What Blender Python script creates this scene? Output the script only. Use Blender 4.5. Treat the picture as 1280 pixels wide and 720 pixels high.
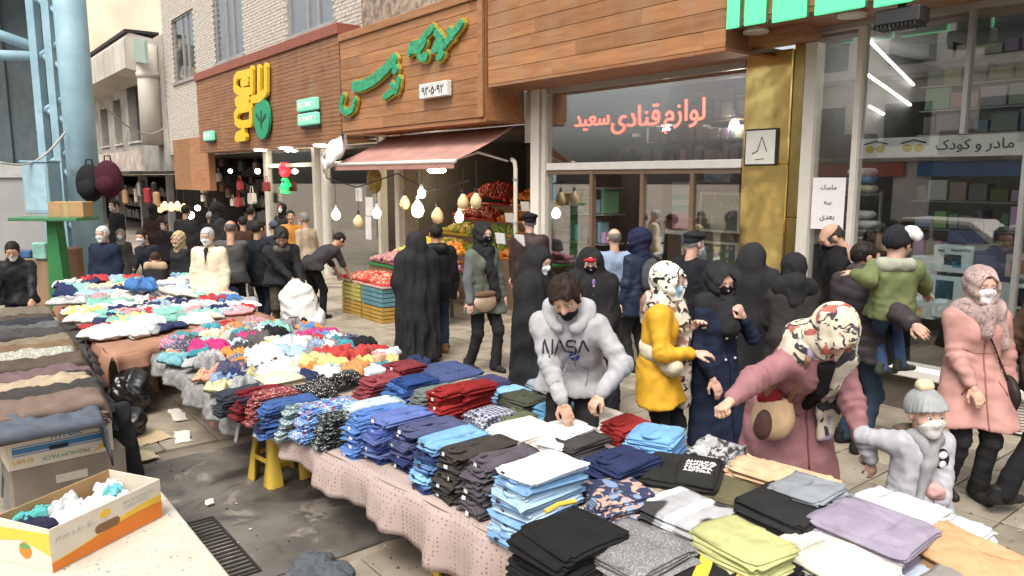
import bpy, bmesh, math, random
import numpy as np
from mathutils import Vector, Matrix, Euler
scene = bpy.context.scene
C = scene.collection
for o in list(bpy.data.objects): bpy.data.objects.remove(o)

# ------------------------------------------------------------- camera, sky, sun, exposure
FPX, CAMH, PITCH = 940.0, 2.35, math.radians(8.35)      # focal length in pixels of a 1280-wide frame
cam_data = bpy.data.cameras.new('camera'); cam = bpy.data.objects.new('camera', cam_data); C.objects.link(cam)
cam_data.sensor_width = 36.0; cam_data.lens = FPX/1280*36.0; cam_data.clip_start = 0.05; cam_data.clip_end = 600
cam.location = (0, 0, CAMH); cam.rotation_euler = (math.pi/2-PITCH, 0, 0)
scene.camera = cam
SUN_EL, SUN_AZ = math.radians(58), math.radians(200)     # azimuth: from +Y towards +X
world = bpy.data.worlds.new('World'); scene.world = world; world.use_nodes = True
wn = world.node_tree; bg = wn.nodes['Background']
sky = wn.nodes.new('ShaderNodeTexSky'); sky.sky_type = 'NISHITA'; sky.sun_disc = False
sky.sun_elevation = SUN_EL; sky.sun_rotation = SUN_AZ; sky.air_density = 1.0; sky.dust_density = 6.0; sky.ozone_density = 1.0
hs = wn.nodes.new('ShaderNodeHueSaturation'); hs.inputs['Saturation'].default_value = 0.22   # cloud cover: the blue washed out
wn.links.new(sky.outputs[0], hs.inputs['Color']); wn.links.new(hs.outputs[0], bg.inputs[0]); bg.inputs[1].default_value = 0.15
sl = bpy.data.lights.new('sun', 'SUN'); sl.energy = 1.0; sl.angle = math.radians(25); sl.color = (1, .90, .77)
sun = bpy.data.objects.new('sun', sl); C.objects.link(sun); sun.location = (0, 0, 20)
sd = Vector((math.sin(SUN_AZ)*math.cos(SUN_EL), math.cos(SUN_AZ)*math.cos(SUN_EL), math.sin(SUN_EL)))
sun.rotation_euler = (-sd).to_track_quat('-Z', 'Y').to_euler()
vs = scene.view_settings; vs.view_transform = 'Standard'; vs.look = 'None'; vs.exposure = 0.82; vs.gamma = 1.0; vs.use_curve_mapping = False
scene.cycles.max_bounces = 8; scene.cycles.glossy_bounces = 4; scene.cycles.transmission_bounces = 8; scene.cycles.transparent_max_bounces = 10

# ------------------------------------------------------------- pixel -> place helpers
def ray(u, v):
    x = (u-640)/FPX; y = -(v-360)/FPX
    return Vector((x, math.cos(PITCH)+y*math.sin(PITCH), -math.sin(PITCH)+y*math.cos(PITCH)))
CAMP = Vector((0, 0, CAMH))
def G(u, v, z=0.0):                                     # where the pixel's ray meets height z
    d = ray(u, v); return CAMP+d*((z-CAMH)/d.z)
def PY(u, v, y):                                        # at a distance y down the street
    d = ray(u, v); return CAMP+d*(y/d.y)
FA = math.radians(38.4)                                 # the shop front runs away to the left at this angle
FR = Vector((math.sin(FA), -math.cos(FA), 0)); FN = Vector((math.cos(FA), math.sin(FA), 0))
FP0 = G(1255, 540); FROT = math.atan2(FR.y, FR.x)
def fw(s, n, z=0.0): return FP0+FR*s+FN*n+Vector((0, 0, z))      # front coords: s along, n into the shops
def fc(p): q = p-FP0; return q.dot(FR), q.dot(FN)
def FPx(u, v, n=0.0):                                   # pixel -> (s, z) on the plane n
    d = ray(u, v); t = (FP0+FN*n-CAMP).dot(FN)/d.dot(FN); p = CAMP+d*t; return (p-FP0).dot(FR), p.z
rnd = random.Random(7)

# ------------------------------------------------------------- objects
def tag(o, label=None, cat=None, group=None, kind=None):
    if label: o['label'] = label
    if cat: o['category'] = cat
    if group: o['group'] = group
    if kind: o['kind'] = kind
    return o
def thing(name, label, cat, loc, rz=0.0, group=None):
    o = bpy.data.objects.new(name, None); C.objects.link(o); o.empty_display_size = .1
    o.location = loc; o.rotation_euler = (0, 0, rz)
    return tag(o, label, cat, group)
def fthing(name, label, cat, s, n, z=0.0, group=None): return thing(name, label, cat, fw(s, n, z), FROT, group)
def link(name, me, parent=None, loc=(0, 0, 0), rot=(0, 0, 0), color=None):
    o = bpy.data.objects.new(name, me); C.objects.link(o); o.location = loc; o.rotation_euler = rot
    if parent is not None: o.parent = parent
    if color: o.color = (*color, 1)
    return o
class MB:
    def __init__(s): s.v = []; s.f = []; s.mi = []; s.m = 0
    def add(s, vs, fs):
        b = len(s.v); s.v += [tuple(p) for p in vs]; s.f += [tuple(b+i for i in f) for f in fs]; s.mi += [s.m]*len(fs); return s
    def box(s, x0, x1, y0, y1, z0, z1, bev=0.0, M=None):
        if bev <= 0:
            vs = [(x, y, z) for x in (x0, x1) for y in (y0, y1) for z in (z0, z1)]
            fs = [(0, 1, 3, 2), (4, 6, 7, 5), (0, 4, 5, 1), (2, 3, 7, 6), (0, 2, 6, 4), (1, 5, 7, 3)]
        else:
            b = min(bev, (x1-x0)*.45, (y1-y0)*.45, (z1-z0)*.45)
            def ring(z, i): return [(x0+i, y0+b, z), (x0+b, y0+i, z), (x1-b, y0+i, z), (x1-i, y0+b, z), (x1-i, y1-b, z), (x1-b, y1-i, z), (x0+b, y1-i, z), (x0+i, y1-b, z)]
            vs = ring(z0, b)+ring(z0+b, 0)+ring(z1-b, 0)+ring(z1, b); fs = [tuple(range(7, -1, -1)), tuple(range(24, 32))]
            for k in range(3):
                for i in range(8): j = (i+1) % 8; fs.append((k*8+i, k*8+j, k*8+8+j, k*8+8+i))
        if M is not None: vs = [M @ Vector(p) for p in vs]
        return s.add(vs, fs)
    def tube(s, pts, r, n=8, cap=True):
        pts = [Vector(p) for p in pts]; rs = r if isinstance(r, (list, tuple)) else [r]*len(pts)
        vs = []; fs = []; prev = None
        for i, p in enumerate(pts):
            t = (pts[min(i+1, len(pts)-1)]-pts[max(i-1, 0)]).normalized()
            if prev is None:
                a = Vector((0, 0, 1)) if abs(t.z) < .9 else Vector((1, 0, 0)); x = t.cross(a).normalized()
            else:
                x = (prev-t*prev.dot(t)).normalized()
            prev = x; y = t.cross(x)
            vs += [p+(x*math.cos(2*math.pi*k/n)+y*math.sin(2*math.pi*k/n))*rs[i] for k in range(n)]
        for i in range(len(pts)-1):
            for k in range(n): j = (k+1) % n; fs.append((i*n+k, i*n+j, i*n+n+j, i*n+n+k))
        if cap: fs += [tuple(range(n-1, -1, -1)), tuple(range((len(pts)-1)*n, len(pts)*n))]
        return s.add(vs, fs)
    def lathe(s, prof, n=12, c=(0, 0, 0)):
        vs = []; fs = []
        for r, z in prof: vs += [(c[0]+r*math.cos(2*math.pi*k/n), c[1]+r*math.sin(2*math.pi*k/n), c[2]+z) for k in range(n)]
        for i in range(len(prof)-1):
            for k in range(n): j = (k+1) % n; fs.append((i*n+k, i*n+j, i*n+n+j, i*n+n+k))
        fs += [tuple(range(n-1, -1, -1)), tuple(range((len(prof)-1)*n, len(prof)*n))]
        return s.add(vs, fs)
    def prism(s, poly, axis, a, b):                     # polygon in the other two axes, extruded from a to b
        k = len(poly)
        def P(p, t): return {'x': (t, p[0], p[1]), 'y': (p[0], t, p[1]), 'z': (p[0], p[1], t)}[axis]
        vs = [P(p, a) for p in poly]+[P(p, b) for p in poly]
        return s.add(vs, [tuple(range(k-1, -1, -1)), tuple(range(k, 2*k))]+[(i, (i+1) % k, k+(i+1) % k, k+i) for i in range(k)])
    def grid(s, P, closed=False):                       # P[i][j] points
        n = len(P); m = len(P[0]); vs = [p for r in P for p in r]
        return s.add(vs, [(i*m+j, i*m+j+1, (i+1)*m+j+1, (i+1)*m+j) for i in range(n-1) for j in range(m-1)])
    def ball(s, c, r, n=10, m=6, sc=(1, 1, 1)):
        vs = [(c[0], c[1], c[2]-r*sc[2])]; fs = []
        for i in range(1, m):
            a = math.pi*i/m-math.pi/2
            vs += [(c[0]+r*sc[0]*math.cos(a)*math.cos(2*math.pi*k/n), c[1]+r*sc[1]*math.cos(a)*math.sin(2*math.pi*k/n), c[2]+r*sc[2]*math.sin(a)) for k in range(n)]
        vs.append((c[0], c[1], c[2]+r*sc[2])); T = len(vs)-1
        for k in range(n): j = (k+1) % n; fs += [(0, 1+j, 1+k), (T, T-n+k, T-n+j)]
        for i in range(m-2):
            for k in range(n): j = (k+1) % n; fs.append((1+i*n+k, 1+i*n+j, 1+i*n+n+j, 1+i*n+n+k))
        return s.add(vs, fs)
    def mesh(s, name, mats, smooth=False):
        me = bpy.data.meshes.new(name); me.from_pydata(s.v, [], s.f)
        for m in (mats if isinstance(mats, (list, tuple)) else [mats]): me.materials.append(m)
        if any(s.mi): me.polygons.foreach_set('material_index', s.mi)
        if smooth: me.polygons.foreach_set('use_smooth', [True]*len(s.f))
        me.update(); return me
    def build(s, name, mats, parent=None, loc=(0, 0, 0), rot=(0, 0, 0), smooth=False, color=None, fix=True):
        me = s.mesh(name, mats, smooth)
        if fix:
            bm = bmesh.new(); bm.from_mesh(me); bmesh.ops.recalc_face_normals(bm, faces=bm.faces); bm.to_mesh(me); bm.free()
        return link(name, me, parent, loc, rot, color)
def bx(*a, **k): return MB().box(*a, **k)

# ------------------------------------------------------------- materials
MATS = {}
def nodes_of(name):
    m = bpy.data.materials.new(name); m.use_nodes = True; nt = m.node_tree
    return m, nt, nt.nodes['Principled BSDF']
def N(nt, t, **k):
    n = nt.nodes.new(t)
    for a, b in k.items():
        if a in n.inputs: n.inputs[a].default_value = b
        else: setattr(n, a, b)
    return n
def vary(nt, col, scale, amt, dark=None, detail=6):     # blend a colour with a darker one by noise
    tc = N(nt, 'ShaderNodeTexCoord'); no = N(nt, 'ShaderNodeTexNoise'); no.inputs['Scale'].default_value = scale; no.inputs['Detail'].default_value = detail
    nt.links.new(tc.outputs['Object'], no.inputs['Vector'])
    mx = N(nt, 'ShaderNodeMix', data_type='RGBA'); rp = N(nt, 'ShaderNodeMapRange'); rp.inputs[1].default_value = .35; rp.inputs[2].default_value = .65
    nt.links.new(no.outputs[0], rp.inputs[0]); nt.links.new(rp.outputs[0], mx.inputs[0])
    d = dark or tuple(c*(1-amt) for c in col)
    mx.inputs[6].default_value = (*d, 1); mx.inputs[7].default_value = (*col, 1)
    return mx, no, tc
def bump(nt, src, bs, strength, dist=.01):
    b = N(nt, 'ShaderNodeBump'); b.inputs['Strength'].default_value = strength; b.inputs['Distance'].default_value = dist
    nt.links.new(src, b.inputs['Height']); nt.links.new(b.outputs[0], bs.inputs['Normal'])
def mat(name, col, rough=.7, metal=0.0, amt=.18, scale=6.0, bmp=.0, bscale=60, spec=.4, dark=None, sheen=0):
    if name in MATS: return MATS[name]
    m, nt, bs = nodes_of(name); mx, no, tc = vary(nt, col, scale, amt, dark)
    nt.links.new(mx.outputs[2], bs.inputs['Base Color']); bs.inputs['Roughness'].default_value = rough; bs.inputs['Metallic'].default_value = metal
    bs.inputs['Specular IOR Level'].default_value = spec
    if sheen: bs.inputs['Sheen Weight'].default_value = sheen
    if bmp:
        n2 = N(nt, 'ShaderNodeTexNoise'); n2.inputs['Scale'].default_value = bscale; n2.inputs['Detail'].default_value = 5
        nt.links.new(tc.outputs['Object'], n2.inputs['Vector']); bump(nt, n2.outputs[0], bs, bmp)
    MATS[name] = m; return m
def emis(name, col, st):
    if name in MATS: return MATS[name]
    m, nt, bs = nodes_of(name); bs.inputs['Base Color'].default_value = (*col, 1)
    bs.inputs['Emission Color'].default_value = (*col, 1); bs.inputs['Emission Strength'].default_value = st; MATS[name] = m; return m
def wood(name, c1, c2, plank=True):
    m, nt, bs = nodes_of(name); tc = N(nt, 'ShaderNodeTexCoord'); oi = N(nt, 'ShaderNodeObjectInfo')
    mp = N(nt, 'ShaderNodeMapping'); mp.inputs['Scale'].default_value = (1.2, 14, 14); nt.links.new(tc.outputs['Object'], mp.inputs[0])
    ad = N(nt, 'ShaderNodeVectorMath'); sc = N(nt, 'ShaderNodeVectorMath', operation='SCALE'); cx = N(nt, 'ShaderNodeCombineXYZ')
    for i in range(3): nt.links.new(oi.outputs['Random'], cx.inputs[i])
    nt.links.new(cx.outputs[0], sc.inputs[0]); sc.inputs['Scale'].default_value = 37; nt.links.new(sc.outputs[0], ad.inputs[1]); nt.links.new(mp.outputs[0], ad.inputs[0])
    no = N(nt, 'ShaderNodeTexNoise'); no.inputs['Scale'].default_value = 1.3; no.inputs['Detail'].default_value = 8; no.inputs['Distortion'].default_value = .6
    nt.links.new(ad.outputs[0], no.inputs['Vector'])
    rp = N(nt, 'ShaderNodeMapRange'); rp.inputs[1].default_value = .3; rp.inputs[2].default_value = .7; nt.links.new(no.outputs[0], rp.inputs[0])
    mx = N(nt, 'ShaderNodeMix', data_type='RGBA'); mx.inputs[6].default_value = (*c1, 1); mx.inputs[7].default_value = (*c2, 1); nt.links.new(rp.outputs[0], mx.inputs[0])
    hv = N(nt, 'ShaderNodeHueSaturation'); r2 = N(nt, 'ShaderNodeMapRange'); r2.inputs[3].default_value = .74; r2.inputs[4].default_value = 1.14
    nt.links.new(oi.outputs['Random'], r2.inputs[0]); nt.links.new(r2.outputs[0], hv.inputs['Value']); nt.links.new(mx.outputs[2], hv.inputs['Color'])
    ge = N(nt, 'ShaderNodeNewGeometry'); mpd = N(nt, 'ShaderNodeMapping'); mpd.inputs['Scale'].default_value = (2.2, 2.2, .5); nt.links.new(ge.outputs['Position'], mpd.inputs[0]); nd = N(nt, 'ShaderNodeTexNoise'); nd.inputs['Scale'].default_value = 1.6; nd.inputs['Detail'].default_value = 7; nt.links.new(mpd.outputs[0], nd.inputs['Vector'])
    rd = N(nt, 'ShaderNodeMapRange'); rd.inputs[1].default_value = .42; rd.inputs[2].default_value = .72; rd.inputs[3].default_value = 0; rd.inputs[4].default_value = .45; nt.links.new(nd.outputs[0], rd.inputs[0]); md_ = N(nt, 'ShaderNodeMix', data_type='RGBA'); nt.links.new(rd.outputs[0], md_.inputs[0]); nt.links.new(hv.outputs[0], md_.inputs[6]); md_.inputs[7].default_value = (.30, .21, .14, 1)
    nt.links.new(md_.outputs[2], bs.inputs['Base Color']); bs.inputs['Roughness'].default_value = .55; bump(nt, no.outputs[0], bs, .2, .006)
    MATS[name] = m; return m
def glass(name, tint=(.9, .95, .93), refl=.12):         # thin pane: mostly see-through, mirror-like at grazing angles
    m = bpy.data.materials.new(name); m.use_nodes = True; nt = m.node_tree; nt.nodes.clear()
    out = N(nt, 'ShaderNodeOutputMaterial'); tr = N(nt, 'ShaderNodeBsdfTransparent'); gl = N(nt, 'ShaderNodeBsdfGlossy'); mx = N(nt, 'ShaderNodeMixShader'); lw = N(nt, 'ShaderNodeLayerWeight')
    tr.inputs[0].default_value = (*tint, 1); gl.inputs[0].default_value = (1, 1, 1, 1); gl.inputs['Roughness'].default_value = .01; lw.inputs[0].default_value = .35
    rp = N(nt, 'ShaderNodeMapRange'); rp.inputs[3].default_value = refl; rp.inputs[4].default_value = .6; nt.links.new(lw.outputs['Fresnel'], rp.inputs[0])
    nt.links.new(rp.outputs[0], mx.inputs[0]); nt.links.new(tr.outputs[0], mx.inputs[1]); nt.links.new(gl.outputs[0], mx.inputs[2]); nt.links.new(mx.outputs[0], out.inputs[0])
    MATS[name] = m; return m
def cloth(name, pattern=None, c2=(1, 1, 1), scale=20, rough=.9, c3=None, bmp=.3, crease=.6, cscale=(5, 5, 2.0)):
    """fabric whose ground colour is the object's own colour; optional woven or printed pattern"""
    if name in MATS: return MATS[name]
    m, nt, bs = nodes_of(name); tc = N(nt, 'ShaderNodeTexCoord'); oi = N(nt, 'ShaderNodeObjectInfo')
    no = N(nt, 'ShaderNodeTexNoise'); no.inputs['Scale'].default_value = 9; no.inputs['Detail'].default_value = 7; nt.links.new(tc.outputs['Object'], no.inputs['Vector'])
    rp = N(nt, 'ShaderNodeMapRange'); rp.inputs[1].default_value = .3; rp.inputs[2].default_value = .7; rp.inputs[3].default_value = .8; rp.inputs[4].default_value = 1.12; nt.links.new(no.outputs[0], rp.inputs[0])
    base = oi.outputs['Color']
    if pattern:
        mx = N(nt, 'ShaderNodeMix', data_type='RGBA'); nt.links.new(base, mx.inputs[6]); mx.inputs[7].default_value = (*c2, 1)
        if pattern == 'floral':
            vo = N(nt, 'ShaderNodeTexNoise'); vo.inputs['Scale'].default_value = scale; vo.inputs['Detail'].default_value = 1.5; vo.inputs['Distortion'].default_value = 1.5
            nt.links.new(tc.outputs['Object'], vo.inputs['Vector']); r = N(nt, 'ShaderNodeMapRange'); r.inputs[1].default_value = .55; r.inputs[2].default_value = .59
            nt.links.new(vo.outputs[0], r.inputs[0]); nt.links.new(r.outputs[0], mx.inputs[0])
        elif pattern == 'dots':
            vo = N(nt, 'ShaderNodeTexVoronoi'); vo.inputs['Scale'].default_value = scale; nt.links.new(tc.outputs['Object'], vo.inputs['Vector'])
            r = N(nt, 'ShaderNodeMapRange'); r.inputs[1].default_value = .32; r.inputs[2].default_value = .24; nt.links.new(vo.outputs['Distance'], r.inputs[0]); nt.links.new(r.outputs[0], mx.inputs[0])
        elif pattern == 'check':
            sx = N(nt, 'ShaderNodeSeparateXYZ'); nt.links.new(tc.outputs['Object'], sx.inputs[0]); fs = []
            for ax in ('X', 'Y'):
                a = N(nt, 'ShaderNodeMath', operation='MULTIPLY'); a.inputs[1].default_value = scale; nt.links.new(sx.outputs[ax], a.inputs[0])
                b = N(nt, 'ShaderNodeMath', operation='FRACT'); nt.links.new(a.outputs[0], b.inputs[0]); c = N(nt, 'ShaderNodeMath', operation='LESS_THAN'); c.inputs[1].default_value = .38; nt.links.new(b.outputs[0], c.inputs[0]); fs.append(c)
            ad = N(nt, 'ShaderNodeMath', operation='ADD'); nt.links.new(fs[0].outputs[0], ad.inputs[0]); nt.links.new(fs[1].outputs[0], ad.inputs[1])
            hf = N(nt, 'ShaderNodeMath', operation='MULTIPLY'); hf.inputs[1].default_value = .45; nt.links.new(ad.outputs[0], hf.inputs[0]); nt.links.new(hf.outputs[0], mx.inputs[0])
        elif pattern == 'stripe':
            sx = N(nt, 'ShaderNodeSeparateXYZ'); nt.links.new(tc.outputs['Object'], sx.inputs[0])
            a = N(nt, 'ShaderNodeMath', operation='MULTIPLY'); a.inputs[1].default_value = scale; nt.links.new(sx.outputs['X'], a.inputs[0])
            b = N(nt, 'ShaderNodeMath', operation='FRACT'); nt.links.new(a.outputs[0], b.inputs[0]); c = N(nt, 'ShaderNodeMath', operation='LESS_THAN'); c.inputs[1].default_value = .35
            nt.links.new(b.outputs[0], c.inputs[0]); nt.links.new(c.outputs[0], mx.inputs[0])
        base = mx.outputs[2]
        if c3:
            m3 = N(nt, 'ShaderNodeMix', data_type='RGBA'); n3 = N(nt, 'ShaderNodeTexNoise'); n3.inputs['Scale'].default_value = scale*.8; n3.inputs['Detail'].default_value = 1
            of = N(nt, 'ShaderNodeVectorMath'); of.inputs[1].default_value = (7.3, 2.1, 5.5); nt.links.new(tc.outputs['Object'], of.inputs[0]); nt.links.new(of.outputs[0], n3.inputs['Vector'])
            r3 = N(nt, 'ShaderNodeMapRange'); r3.inputs[1].default_value = .58; r3.inputs[2].default_value = .62; nt.links.new(n3.outputs[0], r3.inputs[0]); nt.links.new(r3.outputs[0], m3.inputs[0])
            nt.links.new(base, m3.inputs[6]); m3.inputs[7].default_value = (*c3, 1); base = m3.outputs[2]
    hv = N(nt, 'ShaderNodeHueSaturation'); nt.links.new(rp.outputs[0], hv.inputs['Value']); nt.links.new(base, hv.inputs['Color'])
    nt.links.new(hv.outputs[0], bs.inputs['Base Color']); bs.inputs['Roughness'].default_value = rough; bs.inputs['Specular IOR Level'].default_value = .15
    n4 = N(nt, 'ShaderNodeTexNoise'); n4.inputs['Scale'].default_value = 120; n4.inputs['Detail'].default_value = 4
    nt.links.new(tc.outputs['Object'], n4.inputs['Vector'])
    n5 = N(nt, 'ShaderNodeTexNoise', noise_type='RIDGED_MULTIFRACTAL'); n5.inputs['Scale'].default_value = 1.0; n5.inputs['Detail'].default_value = 3; n5.inputs['Distortion'].default_value = .4; mp5 = N(nt, 'ShaderNodeMapping'); mp5.inputs['Scale'].default_value = cscale; nt.links.new(tc.outputs['Object'], mp5.inputs[0]); nt.links.new(mp5.outputs[0], n5.inputs['Vector'])
    sc5 = N(nt, 'ShaderNodeMath', operation='MULTIPLY'); sc5.inputs[1].default_value = crease; nt.links.new(n5.outputs[0], sc5.inputs[0]); ad5 = N(nt, 'ShaderNodeMath', operation='ADD'); s4 = N(nt, 'ShaderNodeMath', operation='MULTIPLY'); s4.inputs[1].default_value = .12; nt.links.new(n4.outputs[0], s4.inputs[0]); nt.links.new(s4.outputs[0], ad5.inputs[0]); nt.links.new(sc5.outputs[0], ad5.inputs[1])
    bump(nt, ad5.outputs[0], bs, bmp, .025)
    MATS[name] = m; return m

# ------------------------------------------------------------- lettering (built-in fonts only)
AR = {'ا': (0xFE8D, 0xFE8E), 'ب': (0xFE8F, 0xFE90, 0xFE91, 0xFE92), 'پ': (0xFB56, 0xFB57, 0xFB58, 0xFB59), 'ت': (0xFE95, 0xFE96, 0xFE97, 0xFE98), 'د': (0xFEA9, 0xFEAA), 'ر': (0xFEAD, 0xFEAE), 'ز': (0xFEAF, 0xFEB0),
      'س': (0xFEB1, 0xFEB2, 0xFEB3, 0xFEB4), 'ع': (0xFEC9, 0xFECA, 0xFECB, 0xFECC), 'ق': (0xFED5, 0xFED6, 0xFED7, 0xFED8), 'ک': (0xFB8E, 0xFB8F, 0xFB90, 0xFB91), 'ل': (0xFEDD, 0xFEDE, 0xFEDF, 0xFEE0),
      'م': (0xFEE1, 0xFEE2, 0xFEE3, 0xFEE4), 'ن': (0xFEE5, 0xFEE6, 0xFEE7, 0xFEE8), 'ه': (0xFEE9, 0xFEEA, 0xFEEB, 0xFEEC), 'و': (0xFEED, 0xFEEE), 'ی': (0xFBFC, 0xFBFD, 0xFBFE, 0xFBFF)}
def persian(t):
    out = []
    for i, ch in enumerate(t):
        if ch not in AR: out.append(ch); continue
        pj = i > 0 and t[i-1] in AR and len(AR[t[i-1]]) == 4
        nj = len(AR[ch]) == 4 and i+1 < len(t) and t[i+1] in AR
        out.append(chr(AR[ch][(3 if pj else 2) if nj else (1 if pj else 0)]))
    return ''.join(reversed(out))
def text_mesh(txt, width=None, height=None, depth=.004, bold=0.0):
    """flat lettering in the x-z plane facing -y, centred; returns a mesh"""
    cu = bpy.data.curves.new('lettering', 'FONT'); cu.body = txt; cu.align_x = 'CENTER'; cu.align_y = 'CENTER'; cu.extrude = depth/2; cu.offset = bold; cu.resolution_u = 3
    o = bpy.data.objects.new('lettering', cu); C.objects.link(o); dg = bpy.context.evaluated_depsgraph_get()
    me = bpy.data.meshes.new_from_object(o.evaluated_get(dg)); bpy.data.objects.remove(o)
    if len(me.vertices) == 0: return me
    co = np.empty(len(me.vertices)*3); me.vertices.foreach_get('co', co); co = co.reshape(-1, 3)
    lo, hi = co.min(0), co.max(0); c = (lo+hi)/2; w, h = hi[0]-lo[0], hi[1]-lo[1]
    sx = width/w if width else height/h; sy = height/h if height else sx
    new = np.stack([(co[:, 0]-c[0])*sx, -co[:, 2], (co[:, 1]-c[1])*sy], 1)
    me.vertices.foreach_set('co', new.ravel()); me.update(); return me
def lettering(txt, m, parent, loc, width=None, height=None, depth=.004, bold=0.0, rot=(0, 0, 0), name='lettering'):
    me = text_mesh(txt, width, height, depth, bold); me.materials.append(m); return link(name, me, parent, loc, rot)

def scribble(parent, x0, x1, z, h, m, yy, seed=1, r=.0025, name='printed_marks', flat=False):
    """lettering too faint to read: a run of small upright and slanted pen marks"""
    rr = random.Random(seed); mb = MB(); x = x0; k = 0
    while x < x1-h*.3:
        w = h*rr.uniform(.35, .7); pts = [(0, 0), (w*rr.uniform(0, .4), 1), (w*.6, rr.uniform(.2, .6)), (w, rr.choice((0, 1)))]
        P = [(x+a, yy-k*.00005, z+b*h) for a, b in pts]
        if flat: P = [(a, c, b_+.0) for a, b_, c in P]; P = [(a, c_, yy) for (a, c_, _) in P]
        mb.tube(P, r, 4); x += w+h*rr.uniform(.15, .45); k += 1
    o = mb.build(name, m, parent, fix=False); o['kind'] = 'stuff'; return o

def stains(m, col, scale, lo, hi, amt, rough=None, seed=0.0):
    """irregular stains (and damp, glossier spots) over a finished material"""
    nt = m.node_tree; b = nt.nodes['Principled BSDF']; src = b.inputs['Base Color'].links[0].from_socket; ge = N(nt, 'ShaderNodeNewGeometry'); of = N(nt, 'ShaderNodeVectorMath'); of.inputs[1].default_value = (seed, seed*.7, 0); nt.links.new(ge.outputs['Position'], of.inputs[0])
    no = N(nt, 'ShaderNodeTexNoise'); no.inputs['Scale'].default_value = scale; no.inputs['Detail'].default_value = 9; no.inputs['Roughness'].default_value = .62; no.inputs['Distortion'].default_value = .5; nt.links.new(of.outputs[0], no.inputs['Vector'])
    r = N(nt, 'ShaderNodeMapRange'); r.inputs[1].default_value = lo; r.inputs[2].default_value = hi; r.inputs[4].default_value = amt; nt.links.new(no.outputs[0], r.inputs[0]); mx = N(nt, 'ShaderNodeMix', data_type='RGBA'); nt.links.new(r.outputs[0], mx.inputs[0]); nt.links.new(src, mx.inputs[6]); mx.inputs[7].default_value = (*col, 1); nt.links.new(mx.outputs[2], b.inputs['Base Color'])
    if rough is not None:
        rr = N(nt, 'ShaderNodeMapRange'); rr.inputs[1].default_value = lo; rr.inputs[2].default_value = hi; rr.inputs[3].default_value = b.inputs['Roughness'].default_value; rr.inputs[4].default_value = rough; nt.links.new(no.outputs[0], rr.inputs[0]); nt.links.new(rr.outputs[0], b.inputs['Roughness'])
# ============================================================= THE SETTING
def proj(p):
    q = p-CAMP; f = Vector((0, math.cos(PITCH), -math.sin(PITCH))); up = Vector((0, math.sin(PITCH), math.cos(PITCH))); z = q.dot(f)
    return (640+FPX*q.x/z, 360-FPX*q.dot(up)/z, z) if z > .3 else (-999, -999, z)
ground_m = mat('street_concrete', (.30, .25, .19), .85, amt=.4, scale=1.2, bmp=.3, bscale=40)
g = MB().grid([[(-260, -200, -.034), (-260, 300, -.034)], [(260, -200, -.034), (260, 300, -.034)]]).build('ground', ground_m); tag(g, 'bare concrete bed under the street paving', 'ground', kind='structure')
tile_m = mat('beige_paving', (.35, .30, .23), .55, amt=.3, scale=3.0, bmp=.25, bscale=90, dark=(.22, .19, .145))
tnt = tile_m.node_tree; bsd = tnt.nodes['Principled BSDF']; src = bsd.inputs['Base Color'].links[0].from_socket
oi = N(tnt, 'ShaderNodeObjectInfo'); hv = N(tnt, 'ShaderNodeHueSaturation'); mr = N(tnt, 'ShaderNodeMapRange'); mr.inputs[3].default_value = .78; mr.inputs[4].default_value = 1.12
tnt.links.new(oi.outputs['Random'], mr.inputs[0]); tnt.links.new(mr.outputs[0], hv.inputs['Value']); tnt.links.new(src, hv.inputs['Color']); tnt.links.new(hv.outputs[0], bsd.inputs['Base Color'])
pave = fthing('pavement', None, None, 0, 0); pave['kind'] = 'structure'; pave['label'] = 'worn beige stone paving of the market street'; pave['category'] = 'pavement'
TS = .46
tile_me = bx(-TS/2+.006, TS/2-.006, -TS/2+.006, TS/2-.006, -.034, 0, bev=.005).mesh('tile', tile_m)
cand = []
PATCH = (-4.12, -1.72, -6.55, -5.46)
for i in range(-62, 12):
    for j in range(-22, 4):
        s, n = i*TS, j*TS-.05
        if PATCH[0]-.2 < s < PATCH[1]+.2 and PATCH[2]-.2 < n < PATCH[3]+.2: continue
        u, v, z = proj(fw(s, n)); vis = -30 < u < 1310 and 380 < v < 760
        cand.append((-(z if vis else 999), s, n, vis))
cand.sort(reverse=True)
for k, (z, s, n, vis) in enumerate(cand[:300]):
    link('tile', tile_me, pave, (s, n, rnd.uniform(-.003, .003)), (rnd.uniform(-.006, .006), rnd.uniform(-.006, .006), 0))
mb = MB()
for z, s, n, vis in cand[300:]: mb.box(s-TS/2+.006, s+TS/2-.006, n-TS/2+.006, n+TS/2-.006, -.034, rnd.uniform(-.003, .002))
o = mb.build('far_tiles', tile_m, pave, fix=False); o['kind'] = 'stuff'
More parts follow.
